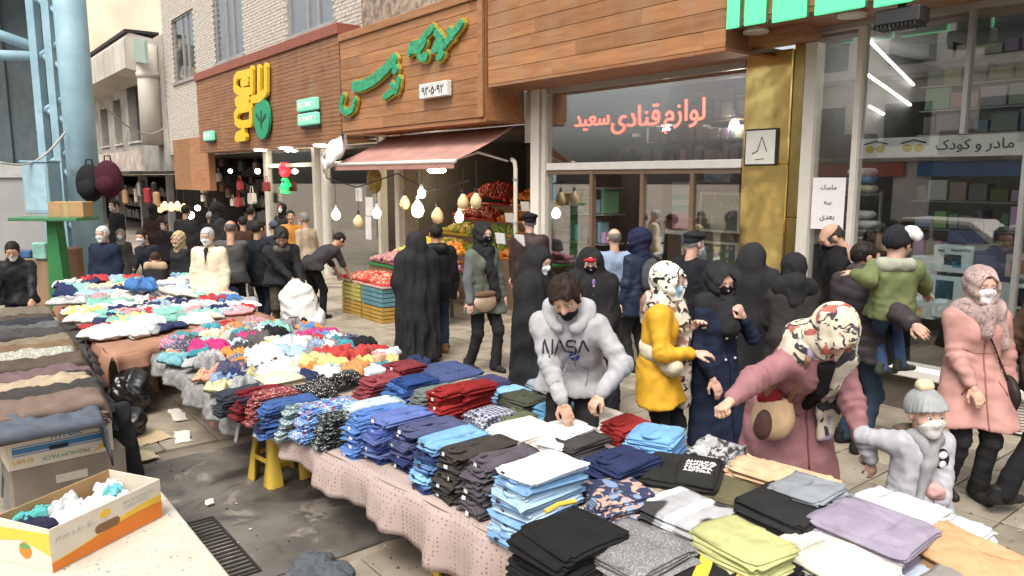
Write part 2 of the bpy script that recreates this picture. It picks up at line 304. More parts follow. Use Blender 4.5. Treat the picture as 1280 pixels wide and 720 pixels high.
# dark repair patch in the paving, its drain and the granite slab beside it
asp = mat('dark_screed', (.15, .135, .115), .8, amt=.5, scale=2.3, bmp=.35, bscale=70, dark=(.075, .068, .058))
pt = MB(); poly = []
for k in range(44):
    a = k/44*4; e = int(a); t = a-e; c = [(PATCH[0], PATCH[2]), (PATCH[1], PATCH[2]), (PATCH[1], PATCH[3]), (PATCH[0], PATCH[3])]
    p, q = c[e], c[(e+1) % 4]; poly.append((p[0]+(q[0]-p[0])*t+rnd.uniform(-.015, .015), p[1]+(q[1]-p[1])*t+rnd.uniform(-.015, .015)))
pt.prism(poly, 'z', -.03, -.004)
o = pt.build('screed_patch', asp, None, fw(0, 0), (0, 0, FROT)); tag(o, 'dark grey cement patch in the paving before the plastic stool', 'pavement', kind='structure')
mb = MB()
mb.grid([[(PATCH[0]-.22, PATCH[2]-.22, -.018), (PATCH[0]-.22, PATCH[3]+.22, -.018)], [(PATCH[1]+.22, PATCH[2]-.22, -.018), (PATCH[1]+.22, PATCH[3]+.22, -.018)]])
o = mb.build('patch_bed', ground_m, None, fw(0, 0), (0, 0, FROT)); tag(o, 'mortar strip round the dark cement patch', 'pavement', kind='structure')
iron = mat('cast_iron', (.06, .055, .05), .6, metal=.7, bmp=.2)
gr = fthing('drain_grate', 'slotted iron drain grate set beside the granite slab', 'drain', -2.3, -6.44)
MB().box(-.47, .47, -.1, -.085, -.02, .006).box(-.47, .47, .085, .1, -.02, .006).box(-.47, -.455, -.085, .085, -.02, .006).box(.455, .47, -.085, .085, -.02, .006).build('frame', iron, gr)
barm = bx(-.011, .011, -.084, .084, -.02, .004).mesh('bar', iron)
for k in range(17): link('bar', barm, gr, (-.42+k*.0525, 0, 0))
bx(-.455, .455, -.084, .084, -.024, -.0205).build('pit', mat('drain_dark', (.01, .01, .01), .9), gr)
gran = mat('pale_granite', (.62, .55, .45), .6, amt=.16, scale=5, bmp=.12, bscale=120)
nt = gran.node_tree; b_ = nt.nodes['Principled BSDF']; src = b_.inputs['Base Color'].links[0].from_socket; vo = N(nt, 'ShaderNodeTexNoise'); vo.inputs['Scale'].default_value = 38; vo.inputs['Detail'].default_value = 3
tc = N(nt, 'ShaderNodeTexCoord'); nt.links.new(tc.outputs['Object'], vo.inputs['Vector']); mr = N(nt, 'ShaderNodeMapRange'); mr.inputs[1].default_value = .64; mr.inputs[2].default_value = .70
mx = N(nt, 'ShaderNodeMix', data_type='RGBA'); mx.inputs[7].default_value = (.2, .17, .14, 1); nt.links.new(vo.outputs[0], mr.inputs[0]); nt.links.new(mr.outputs[0], mx.inputs[0]); nt.links.new(src, mx.inputs[6]); nt.links.new(mx.outputs[2], b_.inputs['Base Color'])
kb = fthing('granite_kerb', None, None, -3.2, -6.57); kb['kind'] = 'structure'
for k in range(4): bx(.02+k*1.0, 1.012+k*1.0, -1.9, 0, -.03, .115+k*.002, bev=.012).build('slab', gran, kb)

# ------------------------------------------------------------- shop front materials
planks = wood('warm_planks', (.30, .125, .045), (.46, .215, .085))
slatw = wood('reddish_slats', (.26, .10, .04), (.41, .185, .075))
darkwood = wood('shadow_board', (.16, .07, .03), (.24, .11, .05))
cream = mat('cream_frame', (.66, .62, .54), .45, amt=.08)
whitef = mat('white_frame', (.75, .72, .66), .4, amt=.07)
alu = mat('aluminium', (.48, .47, .45), .35, metal=.6, amt=.1)
brass = mat('polished_brass', (1.0, .76, .28), .12, metal=.93, amt=.12, scale=1.5)
bnt = brass.node_tree; w = N(bnt, 'ShaderNodeTexNoise'); w.inputs['Scale'].default_value = 2.2; tcb = N(bnt, 'ShaderNodeTexCoord'); bnt.links.new(tcb.outputs['Object'], w.inputs['Vector']); bump(bnt, w.outputs[0], bnt.nodes['Principled BSDF'], .25, .05)
clear = glass('shop_glass', (.96, .98, .97), .15)
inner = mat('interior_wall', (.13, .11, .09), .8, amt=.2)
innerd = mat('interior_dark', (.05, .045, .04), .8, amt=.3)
floor_in = mat('shop_floor', (.25, .22, .18), .35, amt=.2)
plaster = mat('old_plaster', (.50, .46, .40), .85, amt=.25, scale=1.5, bmp=.2)
concrete = mat('grey_concrete', (.36, .345, .32), .85, amt=.3, scale=1.0, bmp=.2)
lampm = emis('lamp_white', (1, .92, .78), 40)
goods = mat('goods', (.5, .5, .5)); del MATS['goods']
def goods_mat(name, sat=.55, val=.5, scale=1.0, dark=0.0):          # many small packets: random colour per island of geometry
    m, nt, bs = nodes_of(name); ge = N(nt, 'ShaderNodeNewGeometry'); hu = N(nt, 'ShaderNodeCombineColor', mode='HSV'); wn_ = N(nt, 'ShaderNodeTexWhiteNoise', noise_dimensions='1D')
    nt.links.new(ge.outputs['Random Per Island'], wn_.inputs['W']); sp = N(nt, 'ShaderNodeSeparateColor'); nt.links.new(wn_.outputs['Color'], sp.inputs[0])
    nt.links.new(sp.outputs[0], hu.inputs[0])
    for i, (a, b) in ((1, (0, sat)), (2, (val*.25, val))):
        r = N(nt, 'ShaderNodeMapRange'); r.inputs[3].default_value = a; r.inputs[4].default_value = b; nt.links.new(sp.outputs[i], r.inputs[0]); nt.links.new(r.outputs[0], hu.inputs[i])
    nt.links.new(hu.outputs[0], bs.inputs['Base Color']); bs.inputs['Roughness'].default_value = .45; MATS[name] = m; return m
gm = goods_mat('packets', .7, .65); gm_warm = goods_mat('leather_goods', .5, .16)

def shelf_goods(th, x0, x1, y0, y1, levels, m, name='shelf_goods', rs=3, hmax=.3, wmin=.06, wmax=.24):
    r = random.Random(rs); mb = MB()
    for z in levels:
        x = x0
        while x < x1-.05:
            w = r.uniform(wmin, wmax); h = r.uniform(.4, 1)*hmax; d = r.uniform(.5, .9)*(y1-y0)
            mb.box(x, min(x+w, x1), y0+r.uniform(0, .05), y0+d, z+.012, z+h); x += w+r.uniform(.006, .05)
    o = mb.build(name, m, th, fix=False); o['kind'] = 'stuff'; return o
def room(th, x0, x1, depth, h, mw, md=None, y0=.1):      # back room: three walls, floor, ceiling
    bx(x0, x1, depth, depth+.1, 0, h).build('back_wall', mw, th); bx(x0, x0+.05, y0, depth-.002, 0, h).build('side_wall', mw, th); bx(x1-.05, x1, y0, depth-.002, 0, h).build('side_wall', mw, th)
    bx(x0+.052, x1-.052, y0, depth-.002, .0, .02).build('floor', floor_in, th); bx(x0+.052, x1-.052, y0, depth-.002, h-.08, h-.002).build('ceiling', md or mw, th)
def fascia(th, x0, x1, y, z0, z1, rowh, m, lens=(1.3, 2.6), seed=1, back=.5, joined=False):
    r = random.Random(seed); bx(x0+.01, x1-.01, y+.02, y+back, z0+.004, z1-.004).build('fascia_frame', darkwood, th)
    z = z0; mbj = MB()
    while z < z1-.02:
        zt = min(z+rowh, z1); x = x0-r.uniform(0, lens[0])
        while x < x1:
            e = x+r.uniform(*lens); a, b = max(x, x0), min(e, x1)
            if b-a > .04:
                t = r.uniform(-.0025, .0025)
                if joined: mbj.box(a+.004, b-.004, y+t, y+.019, z+.004, zt-.004)
                else: bx(a+.0015-(a+b)/2, b-.0015-(a+b)/2, t, .019, .003, zt-z-.003, bev=.003).build('plank', m, th, ((a+b)/2, y, z))
            x = e
        z = zt
    if joined: o = mbj.build('slats', m, th, fix=False); o['kind'] = 'stuff'

# ---- cake-supplies shop (between the brass pillar and the fruit shop)
S0, S1 = -6.85, -2.98
cs = fthing('cake_supply_shop', 'timber fascia shop with red neon lettering in its wide window beside the brass pillar', 'shop', S0, 0)
W = S1-S0
fascia(cs, -.12, W+.28, -.8, 3.74, 6.5, .2, planks, seed=5)
bx(-.12, W+.28, -.8, 0, 3.70, 3.738).build('soffit', slatw, cs)
bx(-.12, W+.28, -.3, .2, 6.5, 9).build('upper_wall', plaster, cs)
MB().box(0, .2, -.06, .12, 0, 3.70).build('post', whitef, cs); MB().box(.24, .33, -.04, .1, 0, 3.70).build('post', cream, cs)
bx(-.19, -.002, -.02, .15, 2.9, 3.70).build('filler_board', plaster, cs)
bx(.335, W, -.03, .09, 2.46, 2.57, bev=.01).build('transom', whitef, cs)
bx(.335, W, -.02, .06, 3.62, 3.699).build('head_rail', alu, cs)
bx(.335, W-.01, .02, .03, 2.575, 3.615).build('pane', clear, cs)
dxs = [.335, 1.32, 2.3, 3.14, W-.01]; woodf = mat('brown_frame', (.2, .13, .08), .5, amt=.15)
for x in dxs[1:4]: bx(x-.03, x+.03, -.01, .07, .0, 2.455).build('mullion', woodf, cs)
bx(.335, W-.01, -.005, .065, 2.40, 2.455).build('top_rail', woodf, cs)
for k in (0, 2, 3): bx(dxs[k]+.032, dxs[k+1]-.032, .02, .03, .3, 2.395).build('pane', clear, cs)
bx(dxs[0], dxs[1]-.032, -.02, .1, 0, .298).build('stall_riser', cream, cs)
for k in (2, 3): bx(dxs[k]+.034, dxs[k+1]-.034, -.015, .075, 0, .298).build('stall_riser', cream, cs)
room(cs, 0, W, 5.0, 3.9, inner)
for z in (.8, 1.3, 1.8, 2.3, 2.8): bx(.4, W-.4, 4.4, 4.98, z-.02, z).build('shelf', woodf, cs)
redb = goods_mat('red_packets', .85, .45)
shelf_goods(cs, .4, W-.4, 4.45, 4.9, (.8, 1.3, 1.8, 2.3, 2.8, 3.3), redb, rs=11, hmax=.42)
for z in (2.6, 2.9, 3.2): bx(.06, 3.4, 1.6, 2.0, z-.02, z).build('shelf', woodf, cs)
shelf_goods(cs, .08, 3.4, 1.6, 1.95, (2.6, 2.9, 3.2), goods_mat('tins', .35, .5), rs=14, hmax=.27, wmin=.05, wmax=.18)
for k in range(4): bx(.06, W-.06, .8+k*1.0, .95+k*1.0, 3.66, 3.815).build('ceiling_beam', woodf, cs)
for z in (.9, 1.35, 1.8, 2.2): bx(.4, 1.25, .35, .8, z-.02, z).build('shelf', alu, cs)
shelf_goods(cs, .42, 1.22, .4, .78, (.9, 1.35, 1.8), gm, rs=12, hmax=.4, wmin=.04, wmax=.14)
for z in (.7, 1.05, 1.4, 1.75, 2.1): bx(1.4, W-.1, 1.7, 2.05, z-.02, z).build('shelf', woodf, cs)
shelf_goods(cs, 1.4, W-.1, 1.7, 2.0, (.7, 1.05, 1.4, 1.75, 2.1), redb, rs=15, hmax=.32, wmin=.05, wmax=.2)
# lamps in the shop
blk0 = mat('cord_dark', (.03, .03, .03), .6)
for k, (x, y) in enumerate(((1.0, 2.0), (2.6, 1.6), (1.8, 3.4), (3.2, 3.2))):
    o = MB().lathe([(.001, -.07), (.05, -.05), (.07, 0), (.05, .05), (.02, .08)], 12).build('globe_lamp', lampm, None, fw(S0+x, y, 3.1), (0, 0, FROT), smooth=True); MB().tube([(0, 0, .08), (0, 0, .7)], .006, 5).build('cord', blk0, o)
    tag(o, 'round white globe lamp hanging inside the cake supply shop', 'lamp', 'globe lamps in the cake supply shop')
# neon lettering behind the upper glass
neon = emis('neon_red', (1, .10, .06), 3.2); neonw = emis('neon_core', (1, .55, .45), 2.5)
ns = fthing('neon_sign', 'red neon Persian lettering hung behind the upper shop window', 'sign', S0+1.75, -.0)
a, b = FPx(718, 160), FPx(880, 137)
w_ = b[0]-a[0]
def neon_text(t, x, z, w, rz):
    me = text_mesh(persian(t), width=w, depth=.012); o = link('neon_lettering', me, ns, (x, .0, z), (0, rz, 0)); me.materials.append(neon)
    return o
for (u0, u1, v, t) in ((830, 881, 146, 'لوازم'), (764, 824, 150, 'قنادی'), (718, 761, 154, 'سعید')):
    l, r = FPx(u0, v, .08), FPx(u1, v-2, .08); neon_text(t, (l[0]+r[0])/2-(S0+1.75), (l[1]+r[1])/2, r[0]-l[0], 0).location.y = .08

# framed display cabinet and pastel boxes behind the right-hand pane
l, t = FPx(866, 228, .35); r, b = FPx(934, 330, .35)
dc = fthing('display_cabinet', 'brown display cabinet with cream framed pictures behind the cake shop pane', 'cabinet', (l+r)/2, .35); hw = (r-l)/2; cabm = mat('cabinet_brown', (.17, .11, .07), .5, amt=.2); creamf = mat('cream_moulding', (.66, .6, .48), .5); sticker = goods_mat('stickers', .7, .7)
bx(-hw, hw, 0, .3, 0, t).build('carcass', cabm, dc)
for (u0, v0, u1, v1) in ((877, 240, 925, 292), (872, 300, 922, 340)):
    x0, z1 = FPx(u0, v0, .35); x1, z0 = FPx(u1, v1, .35); x0 -= (l+r)/2; x1 -= (l+r)/2; fr = bx(x0, x1, -.03, -.001, z0, z0+.03).build('picture_frame', creamf, dc)
    for q in ((x0, x1, z1-.03, z1), (x0, x0+.03, z0+.031, z1-.031), (x1-.03, x1, z0+.031, z1-.031)): bx(q[0], q[1], -.03, -.001, q[2], q[3]).build('frame_side', creamf, fr)
    mb = MB(); rr = random.Random(int(u0)); mb.box(x0+.03, x1-.03, -.008, -.002, z0+.03, z1-.03)
    for k in range(16): cx, cz = rr.uniform(x0+.05, x1-.05), rr.uniform(z0+.05, z1-.05); w_ = rr.uniform(.02, .05); mb.box(cx-w_/2, cx+w_/2, -.012-k*.0004, -.0085, cz-w_*.6, cz+w_*.6)
    o = mb.build('picture', sticker, fr, fix=False); o['kind'] = 'stuff'
for k in range(8):
    s_, z_ = FPx(857, 286-k*7.2, .45); c_ = ((.55, .25, .3), (.5, .2, .28), (.6, .3, .34), (.2, .42, .40), (.5, .62, .6), (.25, .45, .46), (.62, .66, .64), (.4, .55, .56))[k]
    o = bx(-.16, .16, -.1, .14, 0, .088, bev=.006).build('cake_box', mat('cake_box_%d' % k, c_, .6), None, fw(s_, .45, z_), (0, 0, FROT+.03*math.sin(k*3))); tag(o, ('lowest rose', 'dusty rose', 'salmon pink', 'dark teal', 'pale mint', 'sea green', 'off white', 'topmost blue green')[k]+' cake box in the stack beside the display cabinet', 'box', 'cake boxes stacked behind the pane')
s_, z_ = FPx(857, 288, .45); o = bx(-.22, .22, -.16, .3, -.05, 0).build('counter_top', whitef, None, fw(s_, .45, z_), (0, 0, FROT)); bx(-.2, .2, -.14, .28, -z_, -.051).build('counter_body', cabm, o); tag(o, 'white topped counter under the stacked cake boxes', 'counter')
l, t = FPx(893, 205, .3); o = bx(-.2, .2, 0, .2, 0, .26).build('blue_carton', mat('white_blue_carton', (.55, .62, .68), .5, amt=.5, scale=9, dark=(.12, .22, .34)), None, fw(l, .36, FPx(893, 228, .35)[1]+.003), (0, 0, FROT)); tag(o, 'white and blue carton on top of the display cabinet', 'box')
# ---- brass pillar and the framed card on it
bp = fthing('brass_pillar', 'tall mirror polished brass clad pillar between the two shop windows', 'pillar', -2.95, 0)
for z0, z1 in ((0, 1.25), (1.254, 2.5), (2.504, 3.76)): bx(0, .6, -.05, .2, z0, z1, bev=.01).build('panel', brass, bp)
for z0, z1 in ((0, 1.9), (1.904, 3.8)): bx(.603, .74, -.03, .2, z0, z1, bev=.01).build('panel', mat('dull_brass', (.55, .42, .16), .3, metal=1, amt=.2), bp)
l, t = FPx(933, 162, -.06); r, b = FPx(971, 207, -.06)
pc = fthing('framed_card', 'small framed white card with an A shaped drawing on brass pillar', 'sign', (l+r)/2, -.062, b)
hw = (r-l)/2; hh = t-b; blk = mat('black_plastic', (.02, .02, .02), .4)
bx(-hw, hw, -.02, 0, 0, hh, bev=.006).build('frame', blk, pc); bx(-hw+.02, hw-.02, -.024, -.0205, .02, hh-.02).build('card', mat('card_white', (.72, .70, .62), .7, amt=.1), pc)
MB().tube([(-.1, -.026, .14), (-.03, -.026, .17), (.02, -.026, hh-.09), (.09, -.026, .16)], .006, 6).tube([(-.06, -.026, .07), (.06, -.026, .08)], .004, 6).build('drawing', blk, pc)

# ---- baby-goods shop on the right
BS0, BS1 = -2.2, 3.2; BW = BS1-BS0
bsx = fthing('baby_goods_shop', 'glass fronted baby goods shop with green lit letters over it', 'shop', BS0, 0)
fascia(bsx, -.47, BW, -.8, 3.99, 6.5, .2, planks, seed=9)
bx(-.47, BW, -.8, 0, 3.94, 3.986).build('soffit', slatw, bsx)
bx(-.74, .138, -.35, 0, 3.80, 3.84).build('soffit', slatw, bsx)
bx(0.145, BW, -.3, .2, 6.5, 9).build('upper_wall', plaster, bsx); bx(-.76, .139, -.372, -.352, 3.79, 3.938).build('filler_board', slatw, bsx); bx(-.76, .139, -.35, -.002, 3.842, 3.939).build('filler_board', slatw, bsx)
bx(0, .13, -.05, .12, 0, 3.79).build('post', cream, bsx); bx(.57, .63, -.04, .1, .47, 3.88).build('post', cream, bsx)
bx(.13, BW, -.03, .1, 3.88, 3.938).build('head_rail', alu, bsx); bx(.13, BW, -.12, .2, .36, .46, bev=.015).build('sill', whitef, bsx)
for x in (1.62, 2.16, 3.4, 4.4): bx(x-.02, x+.02, -.02, .07, 2.76 if x < 2 else .462, 3.878).build('mullion', alu, bsx)
bx(.13, .568, .02, .03, .462, 3.878).build('pane', clear, bsx); bx(.632, BW, .025, .035, .462, 3.878).build('pane', clear, bsx)
riser = bx(.13, BW, -.02, .1, 0, .358).build('stall_riser', inner, bsx)
for k in range(12): bx(1.9, 3.6, -.05, -.02, .03+k*.027, .045+k*.027).build('louvre', whitef, bsx)
room(bsx, -.01, BW, 3.2, 3.93, mat('bright_interior', (.22, .21, .20), .8))
# painted band with the shop's words
bd = fthing('window_sign_band', 'long white window band with black Persian lettering and yellow fruit prints', 'sign', BS0+.62, .05, 2.55)
bx(0, 3.6, 0, .02, 0, .2).build('band', mat('band_white', (.72, .71, .68), .5, amt=.05), bd)
ink = mat('black_ink', (.02, .02, .022), .5)
l, r = FPx(1170, 180, .05), FPx(1268, 180, .05)
lettering(persian('مادر و کودک'), ink, bd, ((l[0]+r[0])/2-BS0-.62, -.003, .1), width=r[0]-l[0], height=.125, bold=.006)
gold = mat('gold_print', (.62, .48, .10), .5)
for u in (1095, 1142):
    x = FPx(u, 180, .05)[0]-BS0-.62
    MB().ball((x-.06, -.001, .09), .05, 10, 6, (1, .06, .8)).ball((x+.05, -.001, .09), .05, 10, 6, (1, .06, .8)).build('fruit_print', gold, bd); MB().tube([(x-.12, -.004, .14), (x, -.004, .17), (x+.12, -.004, .14)], .007, 6).build('stem_print', ink, bd)
# ceiling tubes running back into the shop
for k, (u0, v0, u1, v1) in enumerate(((1078, 42, 1142, 106), (1074, 86, 1138, 131), (1087, 133, 1111, 146))):
    s0, z0 = FPx(u0, v0, .3); s1, z1 = FPx(u1, v1, 2.4)
    o = MB().tube([(0, 0, 0), (s1-s0, 2.1, z1-z0)], .014, 8).build('tube_light', emis('tube_white', (1, .98, .94), 7), None, fw(s0, .3, z0), (0, 0, FROT))
    tag(o, ('upper', 'middle', 'lowest short')[k]+' bright light tube running back into the baby goods shop', 'lamp', 'light tubes in the baby goods shop')
# display behind the upper glass
for z in (2.8, 3.05, 3.3, 3.56): bx(.9, BW-.1, .7, 1.2, z-.012, z).build('shelf', alu, bsx)
shelf_goods(bsx, .95, BW-.2, .7, 1.1, (2.8, 3.05, 3.3, 3.56), goods_mat('toy_boxes', .55, .75), rs=21, hmax=.23, wmin=.08, wmax=.26)
for z in (.9, 1.2, 1.5, 1.8, 2.1): bx(.8, BW-.1, .9, 1.4, z-.012, z).build('shelf', alu, bsx)
shelf_goods(bsx, .85, BW-.2, .9, 1.3, (.9, 1.2, 1.5, 1.8, 2.1), gm, rs=22, hmax=.28, wmin=.05, wmax=.2)
for k, (u, v, c, w) in enumerate(((1078, 215, (.85, .85, .85), .26), (1078, 224, (.25, .45, .75), .26), (1078, 236, (.8, .75, .55), .27), (1076, 268, (.85, .83, .8), .26), (1078, 280, (.8, .8, .8), .27))):
    s, z = FPx(u, v, .3)
    o = MB().box(-w/2, w/2, -.12, .12, -.04, .04, bev=.035).build('folded_blanket', cloth('plain_cloth'), None, fw(s, .3, z), (0, 0, FROT), smooth=True, color=c)
    tag(o, ('white', 'sky blue', 'cream', 'off white', 'pale grey')[k]+' folded baby blanket on the window display stand', 'blanket', 'folded blankets in the shop window')
st = fthing('display_stand', 'narrow shelf stand holding folded blankets inside the shop window', 'stand', FPx(1078, 240, .3)[0], .3)
MB().box(-.16, -.14, .1, .14, 0, 2.2).box(.14, .16, .1, .14, 0, 2.2).build('upright', alu, st)
zs = [FPx(1078, v, .3)[1]-.052 for v in (236, 280)]
for z in zs: bx(-.14, .14, -.14, .14, z-.02, z+.006).build('shelf', alu, st)
# paper notice
l, t = FPx(1016, 222, -.02); r, b = FPx(1053, 288, -.02)
pn = fthing('paper_notice', 'white paper notice with handwritten Persian words taped inside narrow pane', 'notice', (l+r)/2, -.012, b)
bx(-(r-l)/2, (r-l)/2, 0, .004, 0, t-b).build('sheet', mat('paper', (.82, .78, .78), .8, amt=.05), pn)
for k, (tx, w) in enumerate((('ماسک', .21), ('سه', .10), ('بعدی', .2))): lettering(persian(tx), ink, pn, (0, -.003, (t-b)*(.82-.3*k)), width=w*.85, depth=.002)
# boxed goods stacked in the window
def carton(name, u0, v0, u1, v1, nn, col, label, prints=(), lid=None, depth=.25):
    l, t = FPx(u0, v0, nn); r, b = FPx(u1, v1, nn); th = fthing(name, label, 'box', (l+r)/2, nn, b); w = (r-l)/2; h = t-b
    bx(-w, w, 0, depth, 0, h, bev=.004).build('body', mat('carton_%d_%d' % (u0, v0), col, .55, amt=.08), th)
    for (a0, b0, a1, b1, c) in prints: bx(-w+2*w*a0, -w+2*w*a1, -.003, -.0005, h*b0, h*b1).build('print', mat('print_%.2f_%.2f_%.2f' % c, c, .5), th)
    return th, w, h
paleb = (.62, .70, .72)
c1, w, h = carton('product_box', 1168, 306, 1214, 343, .12, paleb, 'pale blue product box with photo print on top of window stack', ((.28, .28, .72, .68, (.06, .08, .09)), (.5, .2, .74, .42, (.1, .35, .45)), (.1, .76, .28, .84, (.15, .18, .2))))
scribble(c1, -w*.1, w*.8, h*.8, h*.1, ink, -.003)
carton('product_box', 1168, 344, 1214, 402, .12, paleb, 'pale blue product box with dark teal photo under the stacked box', ((.05, .45, .5, .9, (.05, .10, .12)), (.55, .1, .95, .3, (.7, .8, .8))))
carton('product_box', 1138, 320, 1166, 400, .14, (.6, .68, .68), 'tall pale product box behind the carried toddler', ((.1, .4, .5, .7, (.2, .3, .32)),))
carton('product_box', 1216, 308, 1263, 362, .16, (.10, .11, .19), 'dark navy product box beside pale blue box in the window', ((.1, .5, .6, .8, (.2, .2, .32)),))
carton('product_box', 1258, 318, 1290, 349, .12, (.55, .5, .45), 'small printed product box with red drawing in the shop window', ((.2, .2, .8, .8, (.45, .2, .15)),))
carton('product_box', 1240, 352, 1310, 391, .13, (.68, .73, .74), 'large pale box with black screen print low in shop window', ((.45, .12, .95, .85, (.02, .02, .02)),))
carton('product_box', 1230, 393, 1300, 442, .13, (.66, .72, .74), 'large pale blue box at the bottom of the shop window', ((.1, .2, .5, .6, (.3, .4, .45)),))
carton('product_box', 1185, 288, 1232, 306, .3, (.07, .08, .16), 'flat dark blue box lying behind the stacked product boxes', ())
# green lit letters over the shop: only their feet come into the picture
gl = emis('green_lit', (.07, .5, .2), 1.0)
for k, (u0, u1, v0, v1) in enumerate(((907, 923, 37, 34), (929, 956, 33, 29), (964, 1007, 29, 22), (1017, 1080, 20, 12), (1091, 1140, 10, 3))):
    l, zb = FPx(u0, v0, -.88); r, _ = FPx(u1, v1, -.88)
    th = fthing('lit_letter', 'green backlit block letter on the fascia, '+('narrowest of the row', 'second from the timber fascia corner', 'third from the timber fascia corner', 'widest of the row', 'above the dark lamp housing')[k], 'letter', (l+r)/2, -.88, zb, 'green lit letters')
    bx(-(r-l)/2, (r-l)/2, 0, .02, 0, .85, bev=.01).build('face', gl, th); bx(-(r-l)/2+.01, (r-l)/2-.01, .021, .07, .01, .84).build('return', mat('letter_side', (.1, .3, .18), .5), th)
for u, v in ((1065, 19), (945, 38)):
    s, z = FPx(u, v, -.5); o = MB().lathe([(.13, 0), (.14, .02), (.12, .05)], 16).build('soffit_light', mat('lamp_glass', (.7, .68, .62), .3), None, fw(s, -.5, 3.94-.05), (0, 0, FROT)); tag(o, 'round frosted soffit light over the baby goods shop' if u == 1065 else 'small round soffit camera light beside the timber fascia corner', 'lamp')
s, z = FPx(1126, 20, -.75)
fl = fthing('floodlight', 'dark finned floodlight housing fixed under the green letters', 'lamp', s, -.75, z-.08)
bx(-.2, .2, -.1, .12, 0, .14, bev=.015).build('housing', mat('dark_metal', (.06, .06, .06), .45, metal=.5), fl)
for k in range(11): bx(-.19+k*.036, -.18+k*.036, -.12, .1, -.03, .0).build('fin', MATS['dark_metal'], fl)
bx(-.03, .03, -.01, .03, .14, .35).build('bracket', MATS['dark_metal'], fl)

# ---- fruit shop
F0, F1 = -11.95, -6.88; FW = F1-F0
fs = fthing('fruit_shop', 'open fruit shop under a timber fascia with green Persian letters', 'shop', F0, 0)
fascia(fs, .05, FW-.18, -.82, 3.27, 5.02, .2, planks, seed=3)
bx(.05, FW-.16, -.86, -.35, 5.02, 5.16, bev=.01).build('cap_board', planks, fs)
bx(FW-.178, FW-.165, -.79, -.02, 3.22, 5.0).build('side_board', slatw, fs)
bx(FW-.30, FW-.178, -.845, -.823, 3.27, 5.02).build('corner_trim', planks, fs); bx(.05, FW-.18, -.8, 0, 3.2, 3.266).build('soffit', slatw, fs)
stone = mat('rubble_stone', (.40, .33, .25), .9, amt=.6, scale=7, bmp=.6, bscale=14, dark=(.16, .12, .09))
bx(.05, FW-.2, -.32, .2, 5.0, 9).build('upper_wall', stone, fs)
bx(.02, .14, -.05, .12, 0, 3.2).build('post', cream, fs); bx(.75, .9, -.05, .12, 0, 3.2).build('post', cream, fs); bx(.98, 1.1, -.03, .3, 0, 3.2).build('post', mat('tan_post', (.42, .34, .25), .6), fs)
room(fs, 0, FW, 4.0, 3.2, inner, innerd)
dp = fthing('drain_pipe', 'cream downpipe standing between fruit shop and cake shop', 'pipe', -7.1, -.16)
MB().tube([(0, 0, 0), (0, 0, 2.5), (-.05, .02, 2.6), (-.16, .05, 2.64)], .035, 10).build('pipe', cream, dp, smooth=True)
for z in (.6, 1.6, 2.3): MB().tube([(0, 0, z), (0, 0, z+.04)], .044, 10).build('clip', alu, dp)
# lit ceiling lamps inside the fruit shop
for k, (u, v, nn_) in enumerate(((546, 213, .9), (497, 246, .9))):
    s_, z_ = FPx(u, v, nn_); o = MB().lathe([(.01, -.06), (.15, -.05), (.2, 0), (.16, .04), (.03, .06)], 14).build('ceiling_lamp', emis('fruit_lamp', (1, .86, .62), 30), None, fw(s_, nn_, z_), (0, 0, FROT), smooth=True); MB().tube([(0, 0, .05), (0, 0, 3.1-z_)], .01, 5).build('rod', alu, o); tag(o, ('bright dish lamp hanging over the pomegranates inside the fruit shop', 'dimmer dish lamp hanging over the pears inside the fruit shop')[k], 'lamp')
# awning
aw = fthing('shop_awning', 'faded pink fabric awning over the fruit stall', 'awning', F0, 0)
awm = mat('faded_pink_canvas', (.47, .25, .205), .85, amt=.25, scale=2.5)
rows = []
for i in range(9):
    t = i/8; rows.append([(.45+.2*(1-t)+x*(4.15+.05*t), -.12-1.08*t, 3.17-.56*t-.03*math.sin(math.pi*t)+.004*math.sin(x*40)) for x in np.linspace(0, 1, 25)])
cv = MB().grid(rows).build('canvas', awm, aw, smooth=True); md = cv.modifiers.new('thick', 'SOLIDIFY'); md.thickness = .006
MB().tube([(.42, -1.21, 2.6), (4.68, -1.21, 2.6)], .035, 10).build('front_bar', whitef, aw, smooth=True)
bx(.45, 4.66, -1.225, -1.217, 2.49, 2.57).build('valance', awm, aw)
for x in (.6, 4.5): MB().tube([(x, -.05, 2.62), (x, -.65, 2.75), (x, -1.18, 2.6)], .018, 8).build('arm', whitef, aw)
# ragged plastic sheet bundled at the awning's end
pm = mat('clear_plastic', (.78, .77, .75), .3, amt=.1, spec=.6)
r_ = random.Random(4); P = []
for i in range(22):
    t = i/21; row = []
    for k in range(13):
        a = 2*math.pi*k/12; rr = (.09+.10*math.sin(math.pi*min(1, t*1.3)))*(1+.35*math.sin(3*a+9*t)+.2*math.sin(7*a-20*t))
        row.append((.95-1.1*t+rr*math.cos(a)*.8, -1.25+.1*math.sin(8*t), 3.12-.72*t+rr*math.sin(a)))
    P.append(row)
o = MB().grid(P).build('plastic_sheet', pm, None, fw(F0, 0), (0, 0, FROT), smooth=True); tag(o, 'crumpled clear plastic sheet bunched at the end of pink awning', 'plastic sheet')

# ---- brick building with the slatted fascia (yellow sign) and two dark shops below
B0, B1 = -24.2, -11.98; BWD = B1-B0
bb = fthing('brick_shophouse', 'pale brick building with reddish slatted fascia and yellow sign', 'building', B0, 0)
fascia(bb, 2.55, BWD, -.8, 3.15, 5.2, .088, slatw, lens=(1.2, 2.6), seed=8, joined=True)
bx(2.5, BWD, -.85, -.3, 5.2, 5.42, bev=.01).build('cap_board', mat('rust_red_board', (.30, .10, .065), .6, amt=.2), bb)
bx(2.55, BWD, -.8, 0, 3.09, 3.146).build('soffit', slatw, bb)
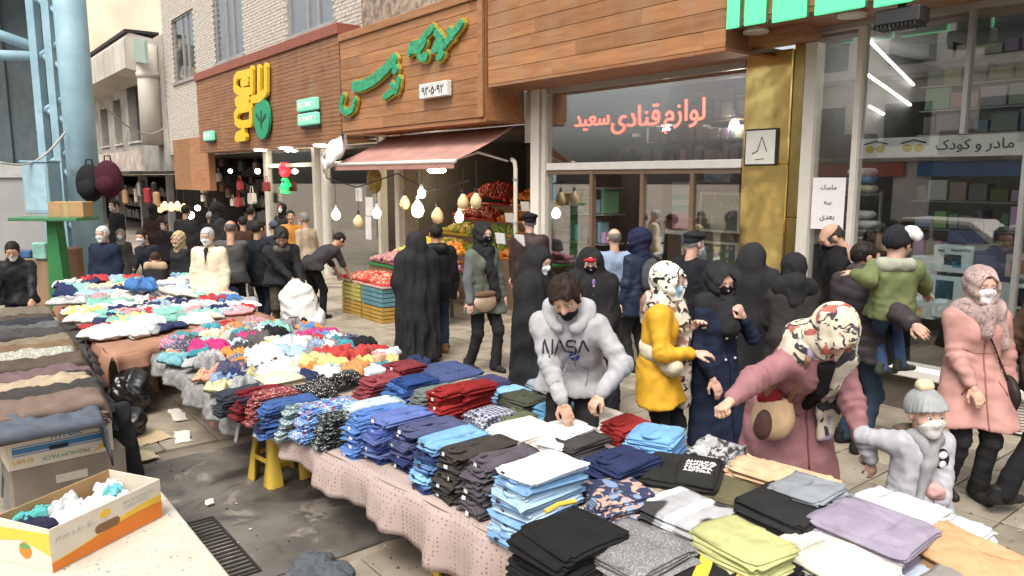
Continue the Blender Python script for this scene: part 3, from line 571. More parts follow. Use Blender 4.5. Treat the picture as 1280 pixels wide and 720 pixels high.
# upper brick wall with three windows
wins = [(-27.0, -24.3, 5.7, 7.9), (-22.3, -19.7, 5.85, 8.6), (-16.5, -13.8, 5.82, 8.6)]
wl = MB(); mortar = mat('mortar', (.40, .37, .33), .9, amt=.2); brickm = mat('pale_brick', (.60, .56, .50), .85, amt=.3, scale=9, bmp=.2, dark=(.42, .37, .31))
UL, UR, UZ0, UZ1 = -28.2, -12.0, 3.2, 10.5
edges = [UL]+[e for w in wins for e in w[:2]]+[UR]
for k in range(0, len(edges), 2): bx(edges[k]-B0, edges[k+1]-B0, .012, .3, UZ0, UZ1).build('upper_wall', mortar, bb)
for a, b, z0, z1 in wins:
    bx(a-B0, b-B0, .012, .3, UZ0, z0).build('upper_wall', mortar, bb)
    if z1 < UZ1: bx(a-B0, b-B0, .012, .3, z1, UZ1).build('upper_wall', mortar, bb)
bkm = MB(); r_ = random.Random(2); z = UZ0; row = 0; BH, BL = .085, .26
while z < UZ1-BH:
    x = UL+(BL/2 if row % 2 else 0)
    while x < UR-.05:
        a, b = x, min(x+BL, UR); cx = (a+b)/2
        if not any(w[0] < cx < w[1] and w[2] < z+BH/2 < w[3] for w in wins): bkm.box(a+.008-B0, b-.008-B0, r_.uniform(-.004, .004), .013, z+.008, z+BH-.008)
        x += BL
    z += BH; row += 1
o = bkm.build('bricks', brickm, bb, fix=False); o['kind'] = 'stuff'
curt = mat('curtain', (.46, .43, .37), .9, amt=.25, scale=4); wgl = glass('window_glass', (.75, .78, .8), .25)
for k, (a, b, z0, z1) in enumerate(wins):
    wo = bx(a-B0, a-B0+.07, .05, .14, z0, z1).build('window', alu, bb)
    for x0, x1, y0, y1 in ((b-.07, b, z0, z1), (a+.071, b-.071, z0, z0+.07), (a+.071, b-.071, z1-.07, z1-.001), ((a+b)/2-.25, (a+b)/2-.19, z0+.071, z1-.071), ((a+b)/2+.35, (a+b)/2+.41, z0+.071, z1-.071)):
        bx(x0-B0, x1-B0, .05, .14, y0, y1).build('window_bar', alu, wo)
    bx(a+.08-B0, b-.08-B0, .09, .1, z0+.072, z1-.072).build('window_pane', wgl, wo)
    P = [[(a-B0+(b-a)*i/40, .19+.03*math.sin(i*1.3)+.015*math.sin(i*2.9), z) for i in range(41)] for z in (z0, z1)]
    MB().grid(P).build('curtain', curt if k != 2 else mat('tan_curtain', (.36, .29, .2), .9, amt=.3), wo, smooth=True)
    bx(a-.1-B0, b+.1-B0, -.06, .2, z0-.08, z0-.002).build('sill', concrete, wo)
# ground floor of the brick building
for x0, x1 in ((5.75, 5.95), (9.0, 9.16), (9.5, 9.68)): bx(x0, x1, -.06, .12, 0, 3.08).build('post', cream, bb)
bx(5.95, 9.0, -.03, .08, 2.62, 2.72).build('transom', cream, bb); bx(9.7, BWD, -.03, .08, 2.62, 2.72).build('transom', cream, bb)
bx(5.96, 8.99, .01, .02, .1, 2.6).build('pane', clear, bb); bx(9.69, BWD-.02, .01, .02, .1, 2.6).build('pane', clear, bb)
bx(5.96, 8.99, .02, .03, 2.73, 3.08).build('pane', clear, bb)
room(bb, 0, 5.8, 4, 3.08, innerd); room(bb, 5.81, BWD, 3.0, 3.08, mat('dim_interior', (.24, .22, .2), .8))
bx(10.8, 11.5, .6, 1.0, 1.4, 2.5).build('notice_board', mat('notice_board', (.6, .58, .55), .8), bb)
shelf_goods(bb, .2, 5.6, 1.2, 1.5, (.4, .9, 1.4, 1.9, 2.4), gm_warm, rs=41, hmax=.42, wmin=.2, wmax=.4)
for z in (.4, .9, 1.4, 1.9, 2.4): bx(.2, 5.6, 1.2, 1.6, z-.03, z).build('shelf', innerd, bb)
for k, (u, v) in enumerate(((325, 183), (357, 180), (400, 175))):
    s, z = FPx(u, v, -.4); o = MB().lathe([(.14, 0), (.16, .03)], 14).build('downlight', lampm, None, fw(s, -.4, 3.055), (0, 0, FROT)); tag(o, 'small white downlight under slatted fascia', 'lamp', 'downlights under the slatted fascia')
# timber end panel left of the fascia
for x0, x1, m in ((-1.4, .55, planks), (.56, 2.48, slatw)): bx(x0, x1, -.55, -.35, 1.95, 3.62).build('timber_panel', m, bb)

# ---- grey concrete building closing the street, and what stands behind it
gb = fthing('concrete_building', 'grey concrete building with projecting parapet and dark window openings down the lane', 'building', -28.4, 0)
gp = mat('weathered_concrete', (.44, .41, .36), .85, amt=.35, scale=.6, bmp=.2, dark=(.26, .24, .21)); gpp = mat('pale_parapet', (.56, .52, .45), .8, amt=.25, scale=.8)
def gbox(x0, x1, y0, y1, z0, z1, m=gp, name='wall'): return bx(x0, x1, y0, y1, z0, z1).build(name, m, gb)
gwin = [(-12.3, -10.6, 3.9, 5.7), (-9.2, -7.6, 3.9, 5.9), (-6.2, -4.2, 3.9, 6.3)]
gbox(-18, .15, .0, 5, 2.6, 3.9); gbox(-18, .15, .0, 5, 6.35, 7.6); e_ = [-18]+[q for w_ in gwin for q in w_[:2]]+[.15]
for k in range(0, len(e_), 2): gbox(e_[k], e_[k+1], 0, .6, 3.9, 6.35)
for x0, x1, z0, z1 in gwin:
    gbox(x0, x1, 0, .6, z1, 6.35)
    wn_ = bx(x0+.02, x1-.02, .35, .4, 3.92, z1-.02).build('window', mat('dark_pane', (.03, .035, .04), .15), gb); bx((x0+x1)/2-.03, (x0+x1)/2+.03, .30, .349, 3.92, z1-.02).build('window_bar', alu, wn_); bx(x0-.08, x1+.08, -.08, .3, 3.82, 3.898).build('sill', gpp, wn_)
MB().prism([(-1.05, 6.45), (0, 6.2), (0, 7.6), (-.85, 7.75), (-1.05, 7.5)], 'x', -18, -1.1).build('parapet', gpp, gb)
for k in range(9): bx(-17+k*2.0, -16.98+k*2.0, -1.06, -1.04, 6.5, 7.45).build('joint', concrete, gb)
bx(-18.05, -1.05, -1.0, .2, 7.76, 7.86).build('roof_edge', mat('roof_black', (.03, .03, .03), .6), gb)
MB().tube([(-.9, -.3, 3.6), (-.9, -.3, 7.3)], .42, 14).build('round_corner', gpp, gb, smooth=True); MB().tube([(-.9, -.3, 6.1), (-.9, -.3, 6.3)], .46, 14).build('corner_band', gpp, gb, smooth=True)
MB().prism([(-1.0, 6.7), (.9, 6.4), (.9, 7.2), (-.7, 7.5)], 'y', -.8, -.7).build('roof_light', mat('green_glass', (.33, .42, .36), .3), gb)
bx(-18, 1.0, -1.6, -.01, 2.48, 2.58).build('canopy', innerd, gb); bx(-18, 1.0, -1.2, -1.1, 2.59, 3.35).build('stall_sign', mat('sign_graffiti', (.36, .27, .22), .8, amt=.6, scale=3, dark=(.5, .45, .4)), gb)
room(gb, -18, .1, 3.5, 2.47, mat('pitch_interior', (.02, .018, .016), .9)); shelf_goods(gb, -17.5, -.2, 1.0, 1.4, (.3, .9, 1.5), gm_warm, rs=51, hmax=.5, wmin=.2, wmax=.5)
for x in (-14, -9.4, -4.7, -.3): bx(x, x+.25, -.1, .2, 0, 2.47).build('pillar', concrete, gb)
tb = thing('rendered_tower', 'tall cream rendered building with stained wall rising behind the concrete one', 'building', (-27, 60, 0), math.radians(-20))
bx(-14, 16, 0, 8, 0, 34).build('wall', mat('stained_cream_render', (.74, .62, .48), .9, amt=.3, scale=.25, bmp=.2, dark=(.60, .46, .34)), tb)
for z in (17.4, 21.2, 25): bx(-14, 16, -.06, -.002, z, z+.3).build('band', mat('brown_stain', (.5, .34, .22), .9), tb)
ob = thing('arcade_building', 'beige old building with arched upper windows beyond the blue post', 'building', (-36, 47, 0), math.radians(12))
bx(-6, 5, 0, 6, 0, 11).build('wall', mat('beige_render', (.55, .42, .28), .9, amt=.35, scale=1.0), ob)
for k in range(7):
    w_ = bx(-5+k*1.3, -4.2+k*1.3, -.05, -.002, 4.3, 6.2).build('window', mat('dark_pane', (.03, .035, .04), .15), ob); bx(-5.08+k*1.3, -4.12+k*1.3, -.12, -.002, 4.15, 4.29).build('sill', gp, w_)
for z in (3.7, 6.6, 8.6): bx(-6, 5, -.15, -.002, z, z+.25).build('cornice', gp, ob)

# ---- the far side of the street behind the camera: what the glass mirrors
opp = thing('opposite_building', 'plain pale apartment block across the street', 'building', (-9, -14, 0), math.radians(-51.6))
bx(-26, 26, -6, 0, 0, 10).build('wall', mat('opposite_render', (.8, .77, .72), .9, amt=.25, scale=.4), opp)
for k in range(14):
    for z in (3.6, 6.8): bx(-24+k*3.5, -22.2+k*3.5, .002, .05, z, z+1.7).build('window', MATS['dark_pane'], opp)
for z in (3.0, 6.2, 9.4): bx(-26, 26, .002, .3, z, z+.2).build('string_course', plaster, opp)
for k in range(10): bx(-23+k*5.0, -20.6+k*5.0, .3, .9, 3.2, 4.1).build('balcony', mat('balcony_dark', (.12, .1, .09), .7), opp)
for k in range(9): bx(-24.5+k*5.5, -19.5+k*5.5, .07, .2, 2.4, 2.95).build('shop_sign', mat('far_sign_%d' % (k % 4), ((.5, .1, .06), (.08, .2, .45), (.6, .5, .12), (.7, .7, .68))[k % 4], .5), opp)
for k in range(9): bx(-24+k*5.5, -20+k*5.5, .002, .06, .2, 2.7).build('shutter', innerd, opp)

# a parked car on the far side, seen only mirrored in the glass
cs_, cz_ = FPx(1190, 285, 10.5)
car = fthing('parked_car', 'pale saloon car parked on the far side of the street', 'car', cs_, -10.5)
cp = mat('car_paint', (.62, .58, .52), .3, amt=.05, spec=.6)
MB().prism([(-2.2, .3), (2.2, .3), (2.25, .62), (2.05, .86), (1.3, .92), (-1.5, .95), (-2.2, .88), (-2.25, .6)], 'y', -.85, .85).build('body', cp, car)
MB().prism([(-1.5, .951), (1.3, .921), (.6, 1.42), (-.85, 1.44)], 'y', -.72, .72).build('cabin', cp, car)
for y0, y1 in ((.721, .735), (-.735, -.721)):
    for pl in ([(-1.25, .99), (-.2, .98), (-.2, 1.36), (-.8, 1.37)], [(-.12, .98), (1.02, .97), (.55, 1.35), (-.12, 1.36)]): MB().prism(pl, 'y', y0, y1).build('side_window', MATS['dark_pane'], car)
for x in (-1.4, 1.4):
    for y in (-.72, .72): w_ = MB().lathe([(.32, -.1), (.33, 0), (.32, .1)], 18).build('wheel', mat('tyre', (.02, .02, .02), .8), car, (x, y, .33), (math.pi/2, 0, 0)); MB().lathe([(.2, -.105), (.2, .105)], 14).build('rim', alu, w_)

stains(tile_m, (.13, .11, .085), 1.1, .52, .66, .75, .35); stains(tile_m, (.10, .085, .07), 9, .62, .70, .6, None, 3.0)
stains(asp, (.30, .27, .22), 3.2, .56, .64, .55, None, 5.0); stains(asp, (.035, .032, .028), 1.4, .54, .62, .8, .3, 9.0); stains(gran, (.30, .25, .19), 1.7, .55, .70, .5, None, 2.0)
stains(plaster, (.25, .21, .17), .9, .5, .7, .5); stains(gp, (.16, .14, .12), .8, .5, .68, .6); stains(blue_ := mat('pale_blue_paint', (.32, .49, .57), .5, amt=.14, scale=2.5, dark=(.24, .38, .45)), (.22, .20, .17), 2.5, .60, .72, .6, None, 4.0)
# ============================================================= SIGNS ON THE FASCIAS
def strokes(name, m, parent, org, paths, width, nn, depth=.06, dy=.0):
    """thick strokes traced along the fascia plane n = nn, extruded towards the street"""
    mb = MB(); k = 0
    for pth in paths:
        wd = width
        if isinstance(pth, tuple): pth, wd = pth
        pts = []
        for (u, v) in pth: s, z = FPx(u, v, nn); pts.append((s-org[0], z-org[1]))
        for (a, b) in zip(pts, pts[1:]):
            dx, dz = b[0]-a[0], b[1]-a[1]; L = math.hypot(dx, dz) or 1e-6; px_, pz_ = -dz/L*wd/2, dx/L*wd/2; k += 1
            mb.prism([(a[0]+px_, a[1]+pz_), (b[0]+px_, b[1]+pz_), (b[0]-px_, b[1]-pz_), (a[0]-px_, a[1]-pz_)], 'y', -depth-k*.0007, dy)
        for a in pts:
            k += 1; mb.prism([(a[0]+wd/2*math.cos(t*math.pi/4), a[1]+wd/2*math.sin(t*math.pi/4)) for t in range(8)], 'y', -depth-k*.0007, dy-.001)
    return mb.build(name, m, parent)
def z2(pts): return [(220+x/3.0, y/3.0) for x, y in pts]
def z8(pts): return [(420+x/5.537, 20+y/5.537) for x, y in pts]
ylw = mat('yellow_sign', (.85, .56, .03), .4, amt=.06); nn = -.84
s0, zz0 = FPx(315, 130, nn)
ys = fthing('yellow_sign', 'blocky yellow stacked Persian lettering with a green leaf disc on slatted fascia', 'sign', s0, nn)
strokes('lettering', ylw, ys, (s0, 0), [z2([(284, 274), (238, 284), (229, 300), (229, 332), (240, 344), (288, 342)]), z2([(256, 312), (276, 306)]), z2([(293, 262), (293, 342)]), z2([(320, 258), (320, 362)]), z2([(346, 252), (346, 345), (326, 368), (296, 374)]),
    (z2([(238, 382), (278, 374)]), .26), z2([(292, 402), (246, 412), (234, 430), (236, 458), (250, 468), (292, 462), (292, 404)]), z2([(264, 470), (264, 498), (240, 510)]), z2([(238, 518), (270, 514)])], .20, nn)
gs, gz = FPx(330, 148, nn); grn = mat('green_sign', (.02, .34, .17), .4, amt=.08)
MB().prism([(gs-s0+.5*math.cos(t*math.pi/12), gz+.5*math.sin(t*math.pi/12)) for t in range(24)], 'y', -.07, -.005).build('leaf_disc', grn, ys)
strokes('leaf_mark', mat('dark_leaf', (.01, .09, .05), .5), ys, (s0, 0), [z2([(330, 480), (330, 420)]), z2([(330, 460), (312, 432)]), z2([(330, 460), (346, 432)])], .08, nn, depth=.075)
for k, (u, v, w, h, tx, lb) in enumerate(((388, 131, .95, .25, 'میوه', 'upper green sign plate with white lettering on slatted fascia'), (389, 149, .95, .25, 'سبزی', 'lower green sign plate with white lettering on slatted fascia'), (264, 170, .75, .26, 'میوه', 'small green sign plate at the far end of slatted fascia'))):
    s, z = FPx(u, v, nn); tx = tx if k else 'میوه'
    th = fthing('sign_plate', lb, 'sign', s, nn, z-h/2); bx(-w/2, w/2, -.12, 0, 0, h, bev=.02).build('plate', emis('green_plate', (.20, .58, .40), .35), th); bx(-w/2+.02, w/2, -.05, -.002, -.06, -.003).build('mount', blk, th)
    scribble(th, -w*.36, w*.36, h*.3, h*.4, mat('sign_white', (.8, .82, .78), .5), -.123, k+2, r=.012)
s0, _ = FPx(500, 90, -.84)
gsn = fthing('green_lettering_sign', 'ornate green and gold Persian lettering rising across the timber fascia', 'sign', s0, -.84)
GP = [(z8([(145, 490), (205, 484), (285, 442), (365, 372), (425, 300)]), .2), z8([(70, 560), (55, 610), (60, 650), (100, 672), (140, 640), (155, 585)]), z8([(425, 345), (440, 370), (425, 385)]), z8([(455, 440), (450, 490), (405, 530), (360, 560)]), z8([(410, 480), (440, 520)]),
      z8([(530, 260), (545, 205), (600, 195), (640, 140), (690, 85)]), z8([(540, 240), (600, 240), (640, 180)]), z8([(600, 285), (640, 295), (655, 270)]), z8([(715, 120), (750, 165), (715, 200)]), z8([(700, 235), (765, 215), (815, 150), (890, 55)]), z8([(735, 290), (760, 265), (745, 230)]), z8([(810, 110), (830, 150)])]
for gp_ in (GP[:2], GP[2:5], GP[5:8], GP[8:]): strokes('gold_edge', mat('gold_edge', (.60, .42, .06), .35, metal=.4), gsn, (s0, 0), [(p[0], p[1]+.06) if isinstance(p, tuple) else (p, .19) for p in gp_], .19, -.84, depth=.04)
for gp_ in (GP[:2], GP[2:5], GP[5:8], GP[8:]): strokes('lettering', mat('letter_green', (.05, .42, .20), .4, amt=.3, scale=14, dark=(.03, .2, .1)), gsn, (s0, 0), [p if isinstance(p, tuple) else (p, .12) for p in gp_], .12, -.84, depth=.075, dy=-.04)
s0, z0 = FPx(547, 112, -.84)
nm = fthing('number_plate', 'white plate with black Persian phone digits on the timber fascia', 'sign', s0, -.84, z0-.13)
bx(-.42, .42, -.1, 0, 0, .24, bev=.01).build('plate', mat('plate_white', (.74, .73, .70), .5), nm); lettering('۹۲۰۵۰۹۲', ink, nm, (0, -.103, .12), width=.66, height=.13, bold=.01)
# neon rose in the shop window
s0, z0 = FPx(355, 212, .0)
nr = fthing('neon_rose', 'red neon flower with green neon lettering in the dark shop window', 'sign', s0, -.02, z0)
rz_ = emis('neon_rose_red', (1, .02, .03), 2.2); gz_ = emis('neon_green', (.02, .8, .15), 1.4)
mb = MB()
for k in range(6): a = k*math.pi/3; mb.tube([(.06*math.cos(a), 0, .06*math.sin(a)), (.2*math.cos(a+.4), -.01, .17*math.sin(a+.4)), (.22*math.cos(a+.9), 0, .18*math.sin(a+.9)), (.08*math.cos(a+1.1), -.01, .08*math.sin(a+1.1))], .035, 6)
mb.build('rose', rz_, nr, smooth=True)
MB().tube([(-.22, 0, -.50), (-.1, 0, -.38), (.02, 0, -.5), (.14, 0, -.36), (.24, 0, -.42)], .04, 6).tube([(-.12, 0, -.28), (0, 0, -.24), (.12, 0, -.3)], .03, 6).tube([(-.2, 0, -.58), (.16, 0, -.6)], .035, 6).build('lettering', gz_, nr, smooth=True)

# ============================================================= BLUE STEEL GANTRY AND WHAT STANDS ROUND IT
blue = mat('pale_blue_paint', (.32, .49, .57), .5, amt=.14, scale=2.5, dark=(.24, .38, .45))
bt = thing('steel_gantry', 'pale blue painted steel post with braced lattice column beside it', 'post', (-8.0, 14.2, 0))
MB().tube([(0, 0, 0), (0, 0, 8)], .27, 20).build('round_post', blue, bt, smooth=True); MB().lathe([(.42, 0), (.42, .04), (.3, .05), (.3, .1)], 16).build('base_plate', blue, bt)
LX = -.78
for x in (LX-.14, LX+.14): bx(x-.07, x+.07, .3, .5, 0, 8).build('lattice_chord', blue, bt)
for k in range(7): MB().tube([(LX-.1, .4, .6+k*1.0), (-.05, .4, 1.1+k*1.0)], .06, 8).tube([(-.05, .4, 1.1+k*1.0), (LX, .4, 1.6+k*1.0)], .06, 8).build('brace', blue, bt)
for (a, b) in (((-.9, .4, 4.75), (-3.6, .4, 5.7)), ((-.9, .4, 4.6), (-3.6, .4, 4.68)), ((-.9, .4, 5.9), (-3.6, .4, 5.9))): MB().tube([a, b], .1, 10).build('beam', blue, bt, smooth=True)
bx(-3.6, -.3, .2, .6, 6.1, 7.6).build('box_girder', blue, bt)
cab = thing('meter_cabinet', 'pale blue metal cabinet fixed to the gantry above the green scale', 'cabinet', (-8.35, 13.55, 1.72)); bx(-.26, .2, -.2, .2, 0, .9, bev=.015).build('body', blue, cab); bx(-.27, .21, -.22, .21, .9, .93).build('lid', blue, cab); bx(-.22, .16, -.208, -.202, .05, .85).build('door', mat('cabinet_blue', (.36, .53, .62), .5), cab)
hd = thing('grey_hoarding', 'plain grey metal hoarding panel with rail behind the scale', 'hoarding', (-9.4, 14.8, 0)); gm_ = mat('hoarding_grey', (.33, .33, .32), .6, amt=.12, scale=1.5)
bx(-2.2, .9, 0, .1, 0, 2.35).build('panel', gm_, hd); bx(-2.2, .92, -.05, .12, 2.352, 2.62).build('rail', mat('rail_grey', (.42, .42, .40), .6), hd)
sp = thing('slate_panel', 'tall dark slate blue sheet metal panel under the gantry beam', 'panel', (-10.2, 15.4, 0)); bx(-2.5, .85, .1, .2, 2.2, 6.1).build('sheet', mat('slate_sheet', (.13, .16, .17), .5, amt=.2), sp)
for k in range(4): bx(-2.4+k*.8, -2.3+k*.8, .04, .099, 2.2, 6.1).build('rib', MATS['slate_sheet'], sp)
for x in (-2.3, .6): bx(x, x+.08, .201, .28, 0, 6.1).build('post', MATS['slate_sheet'], sp)
gpm = mat('green_paint', (.035, .19, .06), .5, amt=.2)
sc_ = thing('green_scale', 'old green market scale pedestal with flat tray', 'scale', (-7.7, 12.7, 0), math.radians(-6))
MB().prism([(-.17, 0), (.17, 0), (.08, 1.62), (-.08, 1.62)], 'y', -.1, .1).build('pedestal', gpm, sc_); bx(-.32, .32, -.25, .25, 0, .08, bev=.01).build('foot', gpm, sc_)
bx(-.62, .6, -.3, .3, 1.64, 1.70, bev=.01).build('tray', mat('tray_green', (.07, .22, .10), .4, amt=.2), sc_); bx(-.13, .13, -.1, .1, 1.62, 1.638).build('neck', gpm, sc_)
card = mat('cardboard', (.46, .29, .14), .85, amt=.15, scale=5, bmp=.1)
cb = thing('cardboard_box', 'closed brown cardboard box lying on the tray of the green scale', 'box', (-7.4, 12.68, 1.702), math.radians(4)); bx(-.28, .28, -.18, .18, 0, .25, bev=.006).build('body', card, cb); bx(-.04, .04, -.183, -.1805, 0, .25).build('tape', mat('tape', (.5, .37, .2), .3), cb)
for k, (x, z, c, lb) in enumerate(((.05, 1.95, (.018, .018, .02), 'black backpack hung on the blue post'), (.4, 2.02, (.06, .015, .025), 'maroon backpack hung behind the black one'))):
    th = thing('backpack', lb, 'backpack', (-7.72+x, 13.8-.02*k, z)); fabric = cloth('plain_cloth')
    MB().ball((0, 0, .3), .3, 14, 10, (.85, .5, 1.15)).build('body', fabric, th, smooth=True, color=c); MB().ball((0, -.13, .2), .2, 12, 8, (.9, .5, .8)).build('front_pocket', fabric, th, smooth=True, color=c); MB().tube([(-.06, .02, .62), (-.05, .02, .72), (.05, .02, .72), (.06, .02, .62)], .014, 6).build('carry_loop', fabric, th, color=c)
# bits stacked behind the scale
for k, (u, v, y, w, h, d, c, lb) in enumerate(((40, 330, 13.6, .9, .3, .3, (.3, .2, .12), 'low brown wooden crate behind the green scale'), (52, 306, 13.5, .25, .3, .2, (.25, .5, .42), 'small mint green tin on the crate behind the scale'), (92, 300, 13.4, .2, .75, .2, (.22, .11, .06), 'upright brown roll leaning behind the green scale'), (30, 302, 13.7, .3, .14, .2, (.05, .12, .28), 'blue tray on the crate behind the scale'))):
    p = PY(u, v, y); o = bx(-w/2, w/2, -d/2, d/2, 0, h, bev=.02).build('crate' if k == 0 else ('tin', 'roll', 'tray')[k-1], mat('junk%d' % k, c, .6, amt=.3), None, (p.x, p.y, 0 if k in (0, 2) else .9)); tag(o, lb, ('crate', 'tin', 'roll', 'tray')[k])
    if k == 0: o.scale = (1, 1, 3.0)
    if k == 2: o.scale = (1, 1, 1.5)
# sagging cables
for a, b, sag, lb in (((0, 203, 12.9), (82, 165, 13.9), .25, 'pale rope sagging from the hoarding to the blue post'), ((118, 120, 16), (208, 158, 27), .5, 'thin cable running from the blue post to brick building')):
    p, q = PY(*a), PY(*b); o = MB().tube([p.lerp(q, t/10)-Vector((0, 0, sag*math.sin(math.pi*t/10))) for t in range(11)], .02, 6).build('cable', mat('cable_grey', (.4, .39, .36), .6), None, smooth=True); tag(o, lb, 'cable')

# ============================================================= FRUIT STALL
def fruit_pile(name, label, s, n, z, w, d, rise, r, cols, cnt, seed):
    rr = random.Random(seed); mb = MB(); ms = []
    for c in cols: ms.append(mat('fruit_%.2f_%.2f_%.2f' % c, c, .4, amt=.2, scale=30))
    for k in range(cnt):
        x, y = rr.uniform(-w/2, w/2), rr.uniform(-d/2, d/2); h = rise*(1-(abs(x)/(w/2))**3*.5)*(.35+.65*(y+d/2)/d); mb.m = rr.randrange(len(ms))
        q = r*rr.uniform(.85, 1.15); mb.ball((x, y, h+rr.uniform(-.3, .5)*r), q, 8, 5, (1, 1, .92))
    mb.m = 0; mb.box(-w/2, w/2, -d/2, d/2, -.02, .02)
    o = mb.build(name, ms, None, fw(s, n, z), (0, 0, FROT), smooth=True, fix=False); tag(o, label, 'fruit', kind='stuff'); return o
def crate(label, s, n, z, w, d, h, col, slats=4):
    th = fthing('fruit_crate', label, 'crate', s, n, z); m = mat('crate_%.2f_%.2f_%.2f' % col, col, .55, amt=.3, scale=5); sh = h/slats
    for k in range(slats):
        for y0, y1 in ((-d/2, -d/2+.015), (d/2-.015, d/2)): bx(-w/2, w/2, y0, y1, k*sh+.006, (k+1)*sh-.008).build('slat', m, th)
        for x0, x1 in ((-w/2, -w/2+.014), (w/2-.014, w/2)): bx(x0, x1, -d/2+.016, d/2-.016, k*sh+.006, (k+1)*sh-.008).build('slat', m, th)
    for sx in (-1, 1):
        for sy in (-1, 1): bx(sx*(w/2-.03)-.012, sx*(w/2-.03)+.012, sy*(d/2-.028)-.011, sy*(d/2-.028)+.011, 0, h).build('corner_post', m, th)
    bx(-w/2+.016, w/2-.016, -d/2+.016, d/2-.016, 0.001, .012).build('base', m, th); return th
red, ora, yel, pur, lim = (.5, .035, .02), (.75, .22, .02), (.72, .5, .06), (.30, .10, .13), (.30, .36, .05)
yb, bl_ = (.55, .42, .06), (.05, .18, .34)
for k, s in enumerate((-9.35, -8.6)):
    crate('yellow slatted crate at the foot of the stall, '+('under the man bending' if k == 0 else 'beside the chador hem'), s, -1.75, 0, .7, .5, .26, (.45, .28, .06)); crate('blue and yellow slatted crate carrying tomatoes, '+('under the man bending' if k == 0 else 'beside the chador hem'), s, -1.75, .265, .7, .5, .3, (.12, .26, .3) if k else (.45, .4, .1))
fruit_pile('tomato_heap', 'heap of red tomatoes in the lowest front crates', -8.97, -1.72, .62, 1.45, .5, .08, .04, (red, (.6, .08, .04), (.62, .3, .2)), 330, 1)
bx(-.75, .75, -.28, .28, 0, .03).build('stall_lip', mat('pink_lip', (.6, .4, .34), .6), None, fw(-8.97, -1.72, .575), (0, 0, FROT)); tag(bpy.data.objects['stall_lip'], 'flat pinkish tray under the heaped tomatoes', 'tray')
for k, (s, w) in enumerate(((-9.0, 1.5), (-7.75, .8))):
    th = fthing('stall_stand', 'green topped wooden stand '+('under the onions and lemons' if k == 0 else 'under the purple onions by the downpipe'), 'stand', s, -1.05); bx(-w/2, w/2, -.4, .35, .80, .84).build('top', gpm, th)
    bx(-w/2+.03, w/2-.03, -.38, -.36, .1, .795).build('front_board', mat('board_brown', (.24, .15, .09), .7), th)
    for sx in (-1, 1):
        for y in (-.35, .3): bx(sx*(w/2-.05)-.025, sx*(w/2-.05)+.025, y-.02, y+.02, 0, .795).build('leg', woodf, th)
fruit_pile('onion_heap', 'heap of purple and pink onions on the stand', -9.0, -1.2, .87, 1.45, .4, .16, .045, (pur, (.45, .2, .2), (.42, .26, .16)), 260, 2)
fruit_pile('lemon_heap', 'bank of yellow lemons and apples above the onions', -9.15, -.72, .90, 1.1, .5, .36, .045, (yel, (.7, .42, .06), yel), 260, 3)
fruit_pile('orange_heap', 'oranges heaped beside the yellow lemons', -8.35, -.72, .92, .5, .5, .3, .05, (ora, (.72, .3, .03)), 110, 4)
fruit_pile('onion_heap', 'heap of purple onions beside the downpipe', -7.7, -1.2, .87, .75, .4, .14, .045, (pur, (.36, .1, .16)), 130, 5)
th = fthing('display_bank', 'stepped wooden fruit rack standing inside the fruit shop', 'rack', -8.9, .5)
for k in range(4): bx(-1.9, 1.9, -.1+k*.35, .24+k*.35, 0, .9+k*.3).build('step', mat('rack_wood', (.2, .13, .08), .7), th)
for k, (s, w, c, nm_, lb) in enumerate(((-10.2, 1.1, (yel, lim), 'pear_heap', 'green and yellow pears'), (-9.0, 1.1, (lim, (.15, .3, .04)), 'lime_heap', 'green limes'), (-7.75, 1.3, (ora, (.8, .3, .03)), 'orange_heap', 'bright oranges'))):
    fruit_pile(nm_, lb+' on the lowest step of the fruit rack', s, .57, .92, w, .34, .18, .05, c, 150, 10+k); fruit_pile(nm_, lb+' on the second step of the fruit rack', s, .92, 1.22, w, .34, .18, .05, c, 150, 20+k)
for k, (s, w, c, nm_, lb) in enumerate(((-10.1, 1.4, (red, (.35, .06, .02)), 'pomegranate_heap', 'dark red pomegranates'), (-8.1, 2.3, (ora, (.72, .2, .02), (.78, .3, .04)), 'tangerine_heap', 'tangerines'))):
    fruit_pile(nm_, lb+' on the third step of the fruit rack', s, 1.27, 1.52, w, .34, .2, .05, c, 190, 30+k); fruit_pile(nm_, lb+' on the top step of the fruit rack', s, 1.62, 1.82, w, .4, .42, .05, c, 260, 40+k)
# price cards
for k, (u, v) in enumerate(((657, 258), (637, 272), (626, 298), (650, 300))):
    p = FPx(u, v, .2 if k < 2 else -1.0); o = bx(-.11, .11, 0, .01, 0, .16).build('price_card', mat('price_white', (.75, .72, .7), .7), None, fw(p[0], .2 if k < 2 else -1.0, p[1]-.08), (.15, 0, FROT)); tag(o, 'white price card '+('hung by the downpipe', 'stuck in the oranges', 'standing before the purple onions', 'leaning beside the purple onions')[k], 'card')
